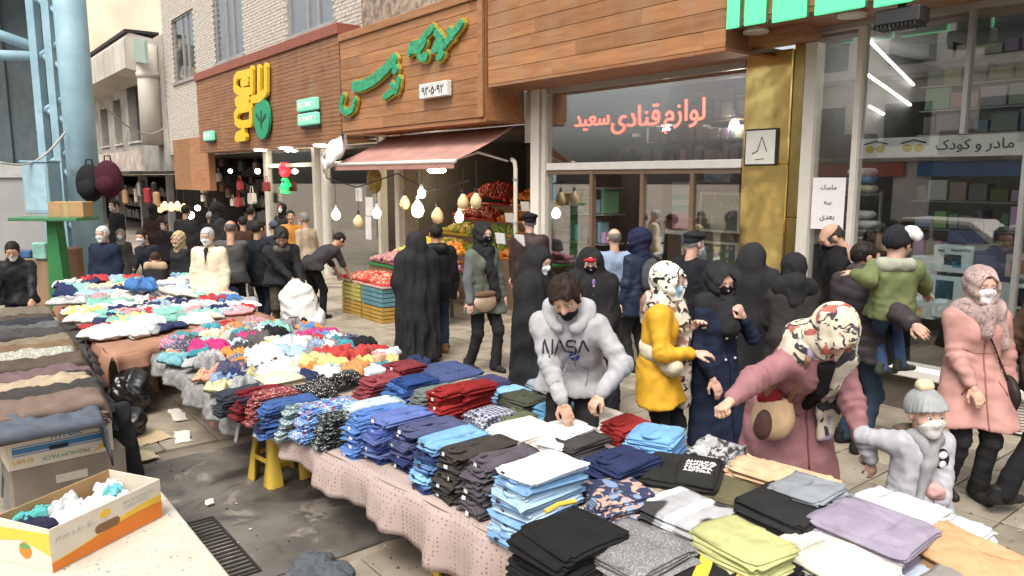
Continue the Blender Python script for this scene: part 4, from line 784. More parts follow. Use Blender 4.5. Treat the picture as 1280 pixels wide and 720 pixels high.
# hanging bulbs: lit ones and dim yellow ones
lit = emis('bulb_lit', (1, .88, .68), 14); dim = mat('bulb_cream', (.72, .56, .30), .35, amt=.1)
cord_m = mat('cord_black', (.03, .03, .03), .6)
bulbs = [(420, 267, 1, 1.0, 'beside the dark shop door'), (448, 276, 0, 1.2, 'over the bending man'), (471, 265, 1, .9, 'next to the papers on the post'), (522, 260, 1, 1.25, 'largest over the lemons'), (527, 240, 1, .8, 'above the largest lit bulb'), (547, 268, 0, 1.2, 'beside the largest lit bulb'), (574, 270, 1, .8, 'low over the limes'), (579, 251, 0, 1.1, 'higher over the limes'), (595, 250, 0, 1.1, 'nearest the oranges'), (506, 252, 0, 1.1, 'against the tan post')]
for u, v, on, k, wh in bulbs:
    s, z = FPx(u, v, -1.0); th = fthing('hanging_bulb', ('lit white' if on else 'unlit cream')+' bulb hanging on a cord, '+wh, 'lamp', s, -1.0, z, 'bulbs over the fruit stall')
    MB().lathe([(.012, -.13*k), (.06*k, -.11*k), (.085*k, -.04*k), (.075*k, .02*k), (.035*k, .08*k), (.022, .1*k)], 12).build('bulb', lit if on else dim, th, smooth=True)
    MB().lathe([(.025, .1*k), (.025, .16*k), (.008, .17*k)], 8).build('socket', whitef if on else blk, th); MB().tube([(0, 0, .16*k), (.02, 0, .24), (0, 0, .6)], .005, 5).build('cord', cord_m, th)
o = MB().tube([fw(-12.4, -1.0, 2.35), fw(-11.0, -1.0, 2.16), fw(-9.4, -1.0, 2.42), fw(-8.4, -1.0, 2.12), fw(-7.2, -1.0, 2.3)], .012, 6).build('lamp_cable', cord_m, None); tag(o, 'black cable strung across the fruit stall carrying the bulbs', 'cable')
for k, (u, v, w, h) in enumerate(((450, 243, .3, .3), (463, 258, .34, .4), (462, 285, .26, .5))):
    s, z = FPx(u, v, -.09); o = bx(-w/2, w/2, 0, .006, -h/2, h/2).build('paper_sheet', mat('price_white', (.7, .7, .7)), None, fw(s, -.12, z), (0, 0, FROT)); tag(o, ('small', 'square', 'long')[k]+' white paper pinned beside the fruit shop post', 'paper')
s, z = FPx(468, 226, -.5); o = MB().ball((0, 0, 0), .22, 12, 8, (1, .6, 1.2)).build('net_bag', mat('net_bag_gold', (.45, .3, .08), .8, amt=.6, scale=14), None, fw(s, -.5, z), (0, 0, FROT), smooth=True); tag(o, 'gold netted bag of goods hung under the awning', 'bag')
# handbags hanging in the dark shop
bagm = [mat('bag_black', (.018, .016, .016), .45), mat('bag_red', (.28, .02, .025), .5), mat('bag_tan', (.38, .22, .1), .5), mat('bag_cream', (.55, .5, .42), .5), mat('bag_pink', (.45, .06, .16), .5), mat('bag_brown', (.1, .05, .03), .5)]
bn = ('black', 'dark red', 'tan', 'cream', 'pink', 'brown'); rb = random.Random(12)
bag_me = MB().prism([(-.16, 0), (.16, 0), (.19, .05), (.15, .26), (-.15, .26), (-.19, .05)], 'y', -.05, .05)
fixed = [(333, 232, 1), (300, 231, 1), (253, 210, 4), (253, 222, 3), (254, 235, 3), (254, 246, 3), (298, 252, 1), (315, 248, 3), (269, 262, 2), (228, 215, 0), (240, 210, 0), (250, 200, 4)]
cells = [(u, v, None) for v in (205, 222, 238, 254) for u in (262, 276, 290, 304, 318)]
for u, v, c in fixed+[(u+rb.uniform(-4, 4), v+rb.uniform(-4, 4), None) for u, v, _ in cells]:
    ci = c if c is not None else rb.choice((0, 0, 5, 5, 0, 1, 3)); nb = -.35 if c is not None else rb.uniform(.1, .6); s, z = FPx(u, v, nb)
    th = fthing('handbag', '%s handbag hanging in the bag shop front' % bn[ci], 'handbag', s, nb, z-.15, 'handbags hanging in the bag shop')
    q = rb.uniform(.8, 1.15); th.scale = (q, q, q); mesh_name = 'bagmesh_'+bn[ci]
    if mesh_name not in MATS: MATS[mesh_name] = bag_me.mesh('bag_body', bagm[ci])
    link('bag_body', MATS[mesh_name], th); MB().tube([(-.1, 0, .26), (-.07, 0, .42), (.07, 0, .42), (.1, 0, .26)], .012, 5).build('handle', bagm[ci], th, fix=False)
for k, (u, v) in enumerate(((200, 259), (206, 256), (214, 257), (222, 256), (230, 259))):
    s, z = FPx(u, v, -.9); th = fthing('hanging_bulb', 'cream shaded lamp in the cluster hanging before the bag shop', 'lamp', s, -.9, z, 'lamp cluster before the bag shop'); MB().lathe([(.03, -.2), (.12, -.14), (.09, .04), (.03, .12)], 10).build('shade', emis('shade_glow', (1, .72, .40), .45), th, smooth=True); MB().tube([(0, 0, .15), (0, 0, .5)], .01, 5).build('cord', cord_m, th)
for k, (u, v) in enumerate(((238, 269), (247, 260), (322, 214), (288, 214))):
    s, z = FPx(u, v, -.5); o = MB().ball((0, 0, 0), (.13, .09, .07, .06)[k], 10, 6).build('bare_lamp', lit, None, fw(s, -.5, z), (0, 0, FROT), smooth=True); tag(o, ('larger of two white lamps before the bag shop', 'smaller of two white lamps before the bag shop', 'white lamp at the bag shop corner post', 'small white lamp among the handbags')[k], 'lamp')
# goods hanging under the concrete building's canopy
for k in range(30):
    sx_ = -44+k*.62+rb.uniform(-.15, .15); z = 2.42-rb.uniform(0, .7); ci = rb.choice((0, 0, 1, 2, 5, 3))
    o = bx(-.17, .17, -.08, .08, -.55, 0, bev=.05).build('hanging_bag', bagm[ci], None, fw(sx_, -.9-rb.uniform(0, .5), z), (0, 0, FROT+rb.uniform(-.4, .4))); tag(o, '%s bag hanging under the canopy of concrete building' % bn[ci], 'bag', '%s bags under the far canopy' % bn[ci])

# ============================================================= TABLES, STOOLS, BOXES
def make_stool(label, group, col, h, loc, rz):
    th = thing('plastic_stool', label, 'stool', loc, rz, group); m = mat('stool_%.2f_%.2f' % col[:2], col, .38, amt=.12, scale=4, spec=.5); t, b = .125, .185
    bx(-.15, .15, -.15, .15, h-.03, h, bev=.012).build('seat', m, th)
    for k in range(4):
        mb = MB(); a0 = []
        for i in range(7):
            f = i/6; w = .055-.02*math.sin(math.pi*min(1, f*1.1)); z = (h-.032)*(1-f); c_ = t+(b-t)*f; a0.append((c_, w, z))
        P = []
        for c_, w, z in a0: P.append([(c_-2*w, c_, z), (c_-.02, c_+.004, z), (c_+.004, c_-.02, z), (c_, c_-2*w, z), (c_-.02, c_-2*w+.0, z), (c_-.028, c_-.028, z), (c_-2*w, c_-.02, z), (c_-2*w, c_, z)])
        mb.grid(P); mb.build('leg', m, th, rot=(0, 0, k*math.pi/2), smooth=True); l, r_ = t+.015, t+.015
        MB().prism([(-.09, h-.033), (.09, h-.033), (.06, h-.06), (-.06, h-.06)], 'y', .128, .138).build('apron', m, th, rot=(0, 0, k*math.pi/2)); 
        bx(-.115, .115, .150, .160, h*.34, h*.34+.035).build('rail', m, th, rot=(0, 0, k*math.pi/2))
    return th
YS = (.62, .42, .06); PS = (.56, .31, .25)
p = G(350, 596); make_stool('yellow plastic stool propping the corner of the shirt table', None, YS, .52, (p.x, p.y, 0), FROT+.15)
p = G(585, 722); make_stool('yellow plastic stool under the middle of the shirt table', None, YS, .52, (p.x+.02, p.y+.02, 0), FROT-.1)
p = G(268, 528); make_stool('pink plastic stool under the grey plush cloth', None, PS, .5, (p.x+.06, p.y+.12, 0), FROT)
p = G(190, 487); make_stool('pink plastic stool under the corner of brown covered table', None, PS, .52, (p.x, p.y+.1, 0), FROT+.3)
p = G(160, 462); make_stool('pink plastic stool behind the other pink one under brown table', None, PS, .52, (p.x-.1, p.y+.35, 0), FROT+.1)
woodb = mat('ply_board', (.42, .29, .16), .8, amt=.2)
def drape_table(name, label, quad, z, skirts, m, stiff=.012, color=None, clabel=None, seed=1, ramp=None):
    """board on stools with a cloth: quad = 4 corners; skirts = {edge: drop}"""
    c = sum((Vector((*q, 0)) for q in quad), Vector())/4; th = thing(name, label, 'table', (c.x, c.y, 0)); q = [(a-c.x, b-c.y) for a, b in quad]
    MB().prism(q, 'z', z-.035, z-.004).build('board', woodb, th); rr = random.Random(seed); mb = MB(); n = 26
    P = [[(Vector((*q[0], 0)).lerp(Vector((*q[1], 0)), i/n)).lerp(Vector((*q[3], 0)).lerp(Vector((*q[2], 0)), i/n), j/n)+Vector((0, 0, z+.004*math.sin(i*1.1+j*.7))) for j in range(n+1)] for i in range(n+1)]
    mb.grid(P); ctr = Vector((0, 0, 0))
    for e, drop in skirts.items():
        a, b = Vector((*q[e], 0)), Vector((*q[(e+1) % 4], 0)); d = (b-a).normalized(); out = Vector((d.y, -d.x, 0)); out = out if out.dot((a+b)/2-ctr) > 0 else -out; L = (b-a).length; m_ = max(10, int(L/.035)); ph = rr.uniform(0, 6); S = []
        for j in range(9):
            f = j/8; row = []
            for i in range(m_+1):
                t = i/m_; x = t*L; dr = drop*((.22+.78*min(1, t/ramp)) if ramp and e == 0 else 1)*(1+.14*math.sin(x*2.1+ph)+.08*math.sin(x*5.3+ph*2)); w = (.010+.032*f)*math.sin(x*13+ph+1.6*math.sin(x*2.7))+.014*f*math.sin(x*31+ph)
                row.append(a+d*x+out*(.012+.03*min(1, f*3)+.05*f*.4+w)+Vector((0, 0, z+.003-dr*f)))
            S.append(row)
        mb.grid(S)
    o = mb.build('table_cloth', m, th, smooth=True, color=color); md = o.modifiers.new('thick', 'SOLIDIFY'); md.thickness = .004
    if clabel: o['label'] = clabel
    return th
pinkcloth = mat('pink_dotted_cloth', (.40, .315, .285), .9, amt=.08, scale=3, bmp=.1)
nt = pinkcloth.node_tree; b_ = nt.nodes['Principled BSDF']; src = b_.inputs['Base Color'].links[0].from_socket; tc = N(nt, 'ShaderNodeTexCoord'); vo = N(nt, 'ShaderNodeTexVoronoi'); vo.inputs['Scale'].default_value = 40; vo.inputs['Randomness'].default_value = .2
nt.links.new(tc.outputs['Object'], vo.inputs['Vector']); mr = N(nt, 'ShaderNodeMapRange'); mr.inputs[1].default_value = .3; mr.inputs[2].default_value = .22; nt.links.new(vo.outputs['Distance'], mr.inputs[0]); mx = N(nt, 'ShaderNodeMix', data_type='RGBA'); mx.inputs[7].default_value = (.22, .14, .125, 1)
nt.links.new(mr.outputs[0], mx.inputs[0]); nt.links.new(src, mx.inputs[6]); nt.links.new(mx.outputs[2], b_.inputs['Base Color'])
TZ = .56
def gz(u, v, z): p = G(u, v, z); return (p.x, p.y)
QB = [gz(318, 531, TZ), gz(652, 702, TZ), (2.75, 3.1), gz(470, 447, TZ)]
QB[1] = (QB[1][0]+.0, QB[1][1]); qd = Vector((QB[1][0]-QB[0][0], QB[1][1]-QB[0][1])); QB[1] = (QB[1][0]+qd.x*.36, QB[1][1]+qd.y*.36); QB[2] = (2.75, 2.75); QB[0] = (QB[0][0]+FN.x*.09, QB[0][1]+FN.y*.09); QB[1] = (QB[1][0]+FN.x*.09, QB[1][1]+FN.y*.09)
drape_table('shirt_table', 'long board table under a dotted pink cloth carrying the folded shirts', QB, TZ, {0: .32, 3: .07}, pinkcloth, clabel='dotted pink beige table cloth', seed=3, ramp=.42)
QA = [(-3.66, 7.50), (-1.99, 5.46), (-.86, 6.98), (-2.75, 9.15)]
plush = mat('grey_plush', (.30, .295, .28), .95, amt=.35, scale=18, bmp=.9, bscale=45, dark=(.17, .17, .165))
drape_table('mixed_table', 'low table under a grey plush cloth carrying the mixed clothes heap', QA, TZ, {0: .17, 3: .17}, plush, clabel='shaggy grey plush table cloth', seed=5)
QC = [(-4.15, 7.42), (-3.72, 7.62), (-3.0, 9.35), (-6.75, 11.2)]
QC = [gz(128, 446, .6), gz(180, 448, .6), (-3.15, 9.5), (-6.6, 12.4)]; QC = [gz(140, 447, .6), (-3.05, 9.45), (-4.75, 11.3), (-6.5, 10.6)]
browncl = mat('brown_cloth', (.36, .19, .12), .9, amt=.25, scale=2.5, bmp=.15)
drape_table('tshirt_table', 'table under a reddish brown cloth spread with loose t-shirts', QC, .60, {0: .16, 3: .34}, browncl, clabel='reddish brown table cloth', seed=9)
# table of trousers on the left and the boxes round it
QD = [(-3.35, 4.62), (-2.92, 5.12), (-5.5, 9.35), (-6.6, 8.6)]
drape_table('trouser_table', 'low table at the left piled with rows of folded trousers', [(-3.75, 4.95), (-3.0, 5.35), (-5.45, 9.3), (-6.5, 8.5)], .58, {1: .1}, mat('dark_cloth', (.06, .055, .05), .9), seed=11)
for k, (x, y) in enumerate(((-3.6, 5.35), (-4.6, 7.0), (-5.6, 8.5))): make_stool('grey plastic stool under the trouser table'+(' behind the banana box', ' at its middle', ' at its far end')[k], None, (.2, .2, .19), .54, (x, y, 0), -.9)

def wall_box(th, L, Wd, H, t, m, mi):                    # open-topped carton: four separate walls and a base
    bx(-L/2, L/2, -Wd/2, -Wd/2+t, 0, H).build('front_wall', m, th); bx(-L/2, L/2, Wd/2-t, Wd/2, 0, H).build('back_wall', mi, th)
    bx(-L/2, -L/2+t, -Wd/2+t+.001, Wd/2-t-.001, 0, H).build('side_wall', m, th); bx(L/2-t, L/2, -Wd/2+t+.001, Wd/2-t-.001, 0, H).build('side_wall', m, th); bx(-L/2+t, L/2-t, -Wd/2+t, Wd/2-t, 0.002, .01).build('base', mi, th)
whitecard = mat('white_card', (.68, .62, .52), .7, amt=.08, scale=4); orangep = mat('orange_print', (.72, .21, .03), .6, amt=.1); yellowp = mat('yellow_print', (.78, .52, .07), .6, amt=.1); greenp = mat('green_print', (.12, .3, .08), .6)
a, b, c = G(66, 716, .12), G(203, 645, .12), G(0, 688, .12)
ex = (b-a).normalized(); L = (b-a).length; rzb = math.atan2(ex.y, ex.x); Wd = .46; H_ = .26
ctr = (a+b)/2+Vector((-ex.y, ex.x, 0))*Wd/2
ob_ = thing('fruit_carton', 'open orange and white fruit carton filled with white clothes', 'box', (ctr.x, ctr.y, .118), rzb)
wall_box(ob_, L, Wd, H_, .008, whitecard, card)
def wavy(y0, y1, f0, f1, x0, x1, yy, m, name, n=14):
    mb = MB(); pts = [(x0+(x1-x0)*i/n, f0(i/n)) for i in range(n+1)]+[(x0+(x1-x0)*i/n, f1(i/n)) for i in range(n, -1, -1)]
    mb.prism(pts, 'y', yy-.002, yy); return mb.build(name, m, ob_)
fy = -Wd/2-.0005
wavy(0, 0, lambda t: .004, lambda t: .085+.03*math.sin(t*3.4-1.2), -L/2+.001, L/2-.001, fy, orangep, 'orange_band'); wavy(0, 0, lambda t: .086+.03*math.sin(t*3.4-1.2), lambda t: .09+.055*max(0, t-.35)**.6+.03*math.sin(t*3.4-1.2), -L/2+.001, L/2-.001, fy, yellowp, 'yellow_band')
MB().prism([(x+.055*(1 if abs(ang) < 90 or ang > 270 else -1)*0+.025*math.cos(math.radians(ang)), .135+.025*math.sin(math.radians(ang))) for x, r in ((.02, 0),) for ang in range(0, 1)] or [(0, 0)], 'y', 0, 0) if False else None
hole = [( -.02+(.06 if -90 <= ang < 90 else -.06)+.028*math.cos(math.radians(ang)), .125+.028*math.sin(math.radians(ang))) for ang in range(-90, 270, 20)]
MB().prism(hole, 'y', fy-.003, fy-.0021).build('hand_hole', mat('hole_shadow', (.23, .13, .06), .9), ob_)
MB().prism([(-.03+.04*math.cos(k*math.pi/8), .205+.025*math.sin(k*math.pi/8)) for k in range(16)], 'y', fy-.002, fy).build('lemon_print', yellowp, ob_)
faint = mat('faint_ink', (.42, .46, .38), .7); scribble(ob_, -.36, -.1, .165, .035, faint, fy-.001, 3); scribble(ob_, .1, .32, .205, .02, faint, fy-.001, 4, r=.0018); scribble(ob_, .1, .3, .172, .02, faint, fy-.001, 5, r=.0018)
sx_ = -L/2-.0005
mb = MB(); mb.prism([(.1, .0+.004), (Wd/2-.01, .004), (Wd/2-.01, .02), (.1, .02)], 'x', sx_-.002, sx_)
MB().prism([(y_, .235-.03*i/10) for i, y_ in ((0, -Wd/2+.002), (10, Wd/2-.002))]+[(Wd/2-.002, .12), (0, .16), (-Wd/2+.002, .1)], 'x', sx_-.002, sx_).build('yellow_band', yellowp, ob_)
MB().prism([(-.02+.05*math.cos(k*math.pi/10), .10+.05*math.sin(k*math.pi/10)) for k in range(20)], 'x', sx_-.004, sx_-.0021).build('orange_print', orangep, ob_)
MB().prism([(-.02+.042*math.cos(k*math.pi/10), .125+.018*math.sin(k*math.pi/10)) for k in range(20)], 'x', sx_-.0055, sx_-.0041).build('leaf_print', greenp, ob_)
# white banana box under the trousers
a, b = G(12, 583, .40), G(140, 556, .40); ex = (b-a).normalized(); L = (b-a).length+.02; rzb = math.atan2(ex.y, ex.x); ctr = (a+b)/2+Vector((-ex.y, ex.x, 0))*.19
bn_ = thing('banana_box', 'white banana box with blue stripe and upside down lettering under grey trousers', 'box', (ctr.x, ctr.y, .36), rzb)
bx(-L/2, L/2, -.19, .19, 0, .23, bev=.004).build('body', whitecard, bn_); bluep = mat('blue_print', (.05, .20, .42), .6, amt=.15)
bx(-L/2+.03, L/2-.03, -.1925, -.1905, .11, .148).build('stripe', bluep, bn_); bx(-L/2+.03, L/2-.03, -.1925, -.1905, .156, .162).build('stripe', bluep, bn_); bx(-L/2+.03, L/2-.03, -.1925, -.1905, .095, .101).build('stripe', bluep, bn_)
MB().prism([(-.02+(.045 if -90 <= ang < 90 else -.045)+.018*math.cos(math.radians(ang)), .115+.014*math.sin(math.radians(ang))) for ang in range(-90, 270, 20)], 'y', -.195, -.193).build('hand_hole', blk, bn_)
lettering('PREMIUM PACK', greenp, bn_, (.02, -.1915, .045), width=.3, height=.03, depth=.001, rot=(0, math.pi, 0)); scribble(bn_, -.06, .12, .172, .035, bluep, -.1915, 6, r=.004); scribble(bn_, -.3, -.18, .04, .03, yellowp, -.1915, 7, r=.003)
MB().prism([(.2, .02), (.29, .05), (.3, .085), (.24, .06)], 'y', -.193, -.191).build('banana_print', yellowp, bn_)
lb_ = thing('cardboard_box', 'worn brown carton lying under the white banana box', 'box', (ctr.x+.02, ctr.y+.05, 0), rzb); bx(-.36, .36, -.2, .22, 0, .358, bev=.005).build('body', mat('grey_card', (.28, .24, .19), .85, amt=.2), lb_); bx(-.1, .1, -.203, -.2005, .2, .26).build('label_print', whitecard, lb_)
# grit and litter scattered on the street
rl = random.Random(77); lm = MB()
for k in range(420):
    u_, v_ = rl.uniform(-20, 1290), rl.uniform(395, 730); q = G(u_, v_); w_ = rl.uniform(.004, .018); a_ = rl.uniform(0, 3.1); h_ = rl.uniform(.002, .007)
    lm.m = rl.choice((0, 0, 1, 2)); c_, s_ = math.cos(a_)*w_, math.sin(a_)*w_; lm.add([(q.x+c_, q.y+s_, .004), (q.x-s_*.6, q.y+c_*.6, .004+h_), (q.x-c_, q.y-s_, .004), (q.x+s_*.6, q.y-c_*.6, .004+h_*.4), (q.x, q.y, -.002)], [(0, 1, 2, 3), (0, 4, 1), (1, 4, 2), (2, 4, 3), (3, 4, 0)])
o = lm.build('litter', [mat('litter_dark', (.09, .075, .06), .9), mat('litter_pale', (.55, .5, .43), .9), mat('litter_leaf', (.22, .14, .06), .9)], None, fix=False); tag(o, 'scattered grit, scraps and dry leaves on the paving', 'litter', kind='stuff')
# loose card and paper on the ground
for k, (u, v, w, d, c, lb) in enumerate(((95, 540+10, .0, .0, (0, 0, 0), ''), (186, 548, .34, .3, (.55, .42, .25), 'torn piece of beige card on the paving by the black bag'), (228, 547, .3, .13, (.72, .68, .6), 'flat white paper sheet on the paving by the dark patch'), (222, 520, .42, .12, (.7, .66, .6), 'crumpled white paper strip on the paving under the plush cloth'), (262, 630, .1, .05, (.7, .66, .58), 'small paper scrap on the dark patch'), (165, 575, .3, .35, (.5, .40, .26), 'beige card sheet on the paving near the black trouser leg'))[1:]):
    p = G(u, v); rr = random.Random(k); P = [[(w*(i/6-.5)+rr.uniform(-.01, .01), d*(j/6-.5)+rr.uniform(-.01, .01), .008+.008*rr.random()+.012*math.sin(i*1.7+k)*.5) for j in range(7)] for i in range(7)]
    o = MB().grid(P).build('paper_scrap', mat('scrap%d' % k, c, .8, amt=.12), None, (p.x, p.y, .002), (0, 0, FROT+rr.uniform(-.3, .3))); md = o.modifiers.new('thick', 'SOLIDIFY'); md.thickness = .002; tag(o, lb, 'paper' if k else 'card')
# ============================================================= PEOPLE: smooth-blended distance fields meshed as one skin
def V3(*a): return np.array(a, dtype=np.float32)
def cone(a, b, r1, r2=None, sq=None): return ('c', V3(*a), V3(*b), r1, r1 if r2 is None else r2, sq)
def ell(c, r): return ('e', V3(*c), V3(*r))
def ev(pr, P):
    if pr[0] == 'c':
        a, b, r1, r2 = pr[1:5]; ab = b-a; L = float(ab @ ab)+1e-9; q = P-a; t = np.clip((q @ ab)/L, 0, 1); q = q-t[:, None]*ab
        return np.sqrt((q*q).sum(1))-(r1+(r2-r1)*t)
    q = (P-pr[1])/pr[2]; k0 = np.sqrt((q*q).sum(1)); q2 = q/pr[2]; k1 = np.sqrt((q2*q2).sum(1))+1e-6
    return k0*(k0-1)/k1
def smin(a, b, k): h = np.clip(.5+.5*(b-a)/k, 0, 1); return b+(a-b)*h-k*h*(1-h)
def union(prs, P, k=.04):
    d = ev(prs[0], P)
    for p in prs[1:]: d = smin(d, ev(p, P), k)
    return d
def nets(fn, lo, hi, h):
    """naive surface nets over a box; fn takes (n,3) points"""
    lo = np.array(lo, dtype=np.float32); n = np.maximum(4, np.ceil((np.array(hi)-lo)/h).astype(int)+1)
    ax = [lo[i]+h*np.arange(n[i], dtype=np.float32) for i in range(3)]
    X, Y, Z = np.meshgrid(*ax, indexing='ij'); P = np.stack([X.ravel(), Y.ravel(), Z.ravel()], 1)
    F = fn(P).reshape(n); F[0] = F[-1] = 1; F[:, 0] = F[:, -1] = 1; F[:, :, 0] = F[:, :, -1] = 1
    s = F < 0; c = n-1; cnt = np.zeros(c, np.float32); acc = np.zeros((*c, 3), np.float32)
    offs = [(i, j, k) for i in (0, 1) for j in (0, 1) for k in (0, 1)]
    def sl(o): return tuple(slice(o[i], o[i]+c[i]) for i in range(3))
    for a in offs:
        for d in range(3):
            if a[d]: continue
            b = list(a); b[d] = 1; fa, fb = F[sl(a)], F[sl(b)]; m = (fa < 0) != (fb < 0); t = np.where(m, fa/(fa-fb+1e-12), 0)
            for e in range(3): acc[..., e] += np.where(m, a[e]+(t if e == d else 0), 0)
            cnt += m
    act = cnt > 0; idx = -np.ones(c, int); idx[act] = np.arange(act.sum()); I = np.argwhere(act); V = lo+h*(I+acc[act]/cnt[act][:, None]); Q = []
    for d in range(3):
        o = [slice(None)]*3; o2 = [slice(None)]*3; o[d] = slice(0, -1); o2[d] = slice(1, None); e1, e2 = [e for e in range(3) if e != d]
        if d == 1: e1, e2 = e2, e1
        m = s[tuple(o)] != s[tuple(o2)]; E = np.argwhere(m); E = E[(E[:, e1] > 0) & (E[:, e2] > 0) & (E[:, e1] < c[e1]) & (E[:, e2] < c[e2])]
        if len(E) == 0: continue
        def ix(d1, d2): T = E.copy(); T[:, e1] -= d1; T[:, e2] -= d2; return idx[T[:, 0], T[:, 1], T[:, 2]]
        q = np.stack([ix(1, 1), ix(0, 1), ix(0, 0), ix(1, 0)], 1); fl = ~s[E[:, 0], E[:, 1], E[:, 2]]; q[fl] = q[fl][:, ::-1]; Q.append(q)
    Q = np.concatenate(Q); Q = Q[(Q >= 0).all(1)]; return V.astype(np.float64), Q
def vnormals(V, Q):
    n = np.cross(V[Q[:, 2]]-V[Q[:, 0]], V[Q[:, 3]]-V[Q[:, 1]]); R = np.zeros_like(V)
    for k in range(4): np.add.at(R, Q[:, k], n)
    return R/(np.linalg.norm(R, axis=1)[:, None]+1e-9)
def fold(P, sc, seed, sharp=True):                       # drapery noise: warped sines
    r = np.random.RandomState(seed); out = 0
    for i in range(5):
        k = r.normal(size=3)*sc*(1+.35*i); w = r.normal(size=3)*sc*.4
        out = out+np.sin(P @ k+r.uniform(0, 6)+1.3*np.sin(P @ w+r.uniform(0, 6)))/(1+.5*i)
    return 1-np.abs(out)*1.1 if sharp else out
def smooth(V, Q, it=1):
    for _ in range(it):
        S = np.zeros_like(V); n = np.zeros(len(V))
        for a, b in ((0, 1), (1, 2), (2, 3), (3, 0)):
            np.add.at(S, Q[:, a], V[Q[:, b]]); np.add.at(n, Q[:, a], 1); np.add.at(S, Q[:, b], V[Q[:, a]]); np.add.at(n, Q[:, b], 1)
        V = V*.45+.55*S/np.maximum(n, 1)[:, None]
    return V
def np_mesh(name, V, Q, mats, mi=None):
    me = bpy.data.meshes.new(name); me.vertices.add(len(V)); me.vertices.foreach_set('co', np.asarray(V, np.float32).ravel())
    me.loops.add(len(Q)*4); me.loops.foreach_set('vertex_index', Q.astype(np.int32).ravel()); me.polygons.add(len(Q)); me.polygons.foreach_set('loop_start', np.arange(0, len(Q)*4, 4, dtype=np.int32))
    for m in mats: me.materials.append(m)
    if mi is not None: me.polygons.foreach_set('material_index', mi.astype(np.int32))
    me.update(calc_edges=True); me.validate(); me.polygons.foreach_set('use_smooth', [True]*len(me.polygons)); return me
def field(prs, h, k=.04, cut=None, pad=.06, wr=0, wsc=(14, 14, 8), seed=1, sm=1, inflate=0.0):
    pts = np.array([p[i] for p in prs for i in ((1, 2) if p[0] == 'c' else (1,))]); rmax = max([max(p[3], p[4]) if p[0] == 'c' else float(max(p[2])) for p in prs])
    lo = pts.min(0)-rmax-pad; hi = pts.max(0)+rmax+pad
    def fn(P):
        d = union(prs, P, k)-inflate
        return cut(d, P) if cut else d
    V, Q = nets(fn, lo, hi, h); V = smooth(V, Q, sm)
    if wr:
        n = vnormals(V, Q); V = V+n*(wr*np.clip(fold(V*np.array(wsc)/10, 10, seed), -1.2, 1)+wr*.25*np.clip(fold(V*np.array(wsc)/10, 21, seed+9), -1.2, 1))[:, None]
    return V, Q

# ---- head, hair, hood, mask, hand templates (head frame: face towards +y, origin between the ears)
HEAD = [ell((0, -.012, .03), (.075, .095, .088)), ell((0, .018, -.045), (.058, .072, .066)), cone((0, .05, .03), (0, .056, -.065), .044, .032), ell((0, .076, -.093), (.024, .02, .02)),
        cone((-.036, .078, .026), (.036, .078, .026), .014), ell((.042, .058, -.025), (.028, .03, .03)), ell((-.042, .058, -.025), (.028, .03, .03))]
NECK = cone((0, -.022, -.06), (0, -.045, -.24), .052, .06)
def head_field(P, k=.03):
    d = union(HEAD, P, k)
    for sx in (-1, 1):
        d = np.maximum(d, -ev(ell((sx*.031, .108, .004), (.021, .020, .013)), P)*1.0) if False else smin(d, 1e3*np.ones(len(P), np.float32), .01)
        e = ev(ell((sx*.031, .106, .005), (.020, .018, .012)), P); h = np.clip(.5-.5*(d+e)/.012, 0, 1); d = d+(-e-d)*h+.012*h*(1-h)
        d = smin(d, ev(ell((sx*.079, -.008, -.004), (.011, .022, .033)), P), .01)
    d = smin(d, ev(cone((0, .094, .012), (0, .113, -.026), .009, .015), P), .014); d = smin(d, ev(ell((0, .098, -.030), (.022, .012, .010)), P), .01)
    d = smin(d, ev(cone((-.016, .088, -.055), (.016, .088, -.055), .008), P), .008); d = smin(d, ev(cone((-.013, .086, -.066), (.013, .086, -.066), .008), P), .008)
    return smin(d, ev(NECK, P), .03)
TEM = {}
def head_t():
    if 'head' not in TEM:
        V, Q = nets(lambda P: head_field(P), (-.1, -.125, -.25), (.1, .145, .135), .0068); c = V[Q].mean(1)
        lip = (np.abs(c[:, 0]) < .026) & (c[:, 1] > .085) & (c[:, 2] > -.073) & (c[:, 2] < -.050); TEM['head'] = (V, Q, lip.astype(int))
    return TEM['head']
def base_head(P): return smin(union(HEAD, P, .03), ev(NECK, P), .03)
def hair_t(style):
    if ('hair', style) not in TEM:
        infl, amp, sc = {'short': (.010, .004, 90), 'curly': (.022, .009, 70), 'fringe': (.008, .003, 90), 'thin': (.006, .003, 90), 'long': (.014, .004, 60)}[style]
        def fn(P):
            d = base_head(P)-infl; x, y, z = P[:, 0], P[:, 1], P[:, 2]
            line = ((.012+.62*y) if style != 'curly' else (.002+.60*y))+.006*np.sin(x*110)*np.sin(y*90+1); c = line-z; c = np.where((np.abs(x) > .052) & (y < .055) & (y > -.03), np.minimum(c, -.03-z), c)
            if style == 'fringe': c = np.maximum(c, z-.045+.25*y)
            if style == 'long': c = np.maximum(.0+.66*y-z, -1)
            c = np.maximum(c, -.085-z) if style != 'long' else np.maximum(c, -.2-z); ear = ev(ell((.08, -.002, -.008), (.03, .022, .036)), P*np.array((1, 1, 1))); ear2 = ev(ell((-.08, -.002, -.008), (.03, .022, .036)), P)
            d = np.maximum(np.maximum(d, c*.8), -np.minimum(ear, ear2)); return d+amp*np.sin(P[:, 0]*sc+2*np.sin(P[:, 1]*sc*.7))*np.sin(P[:, 1]*sc*1.1+P[:, 2]*sc*.8)
        V, Q = nets(fn, (-.13, -.16, -.24), (.13, .15, .16), .008); TEM[('hair', style)] = (smooth(V, Q, 1), Q)
    return TEM[('hair', style)]
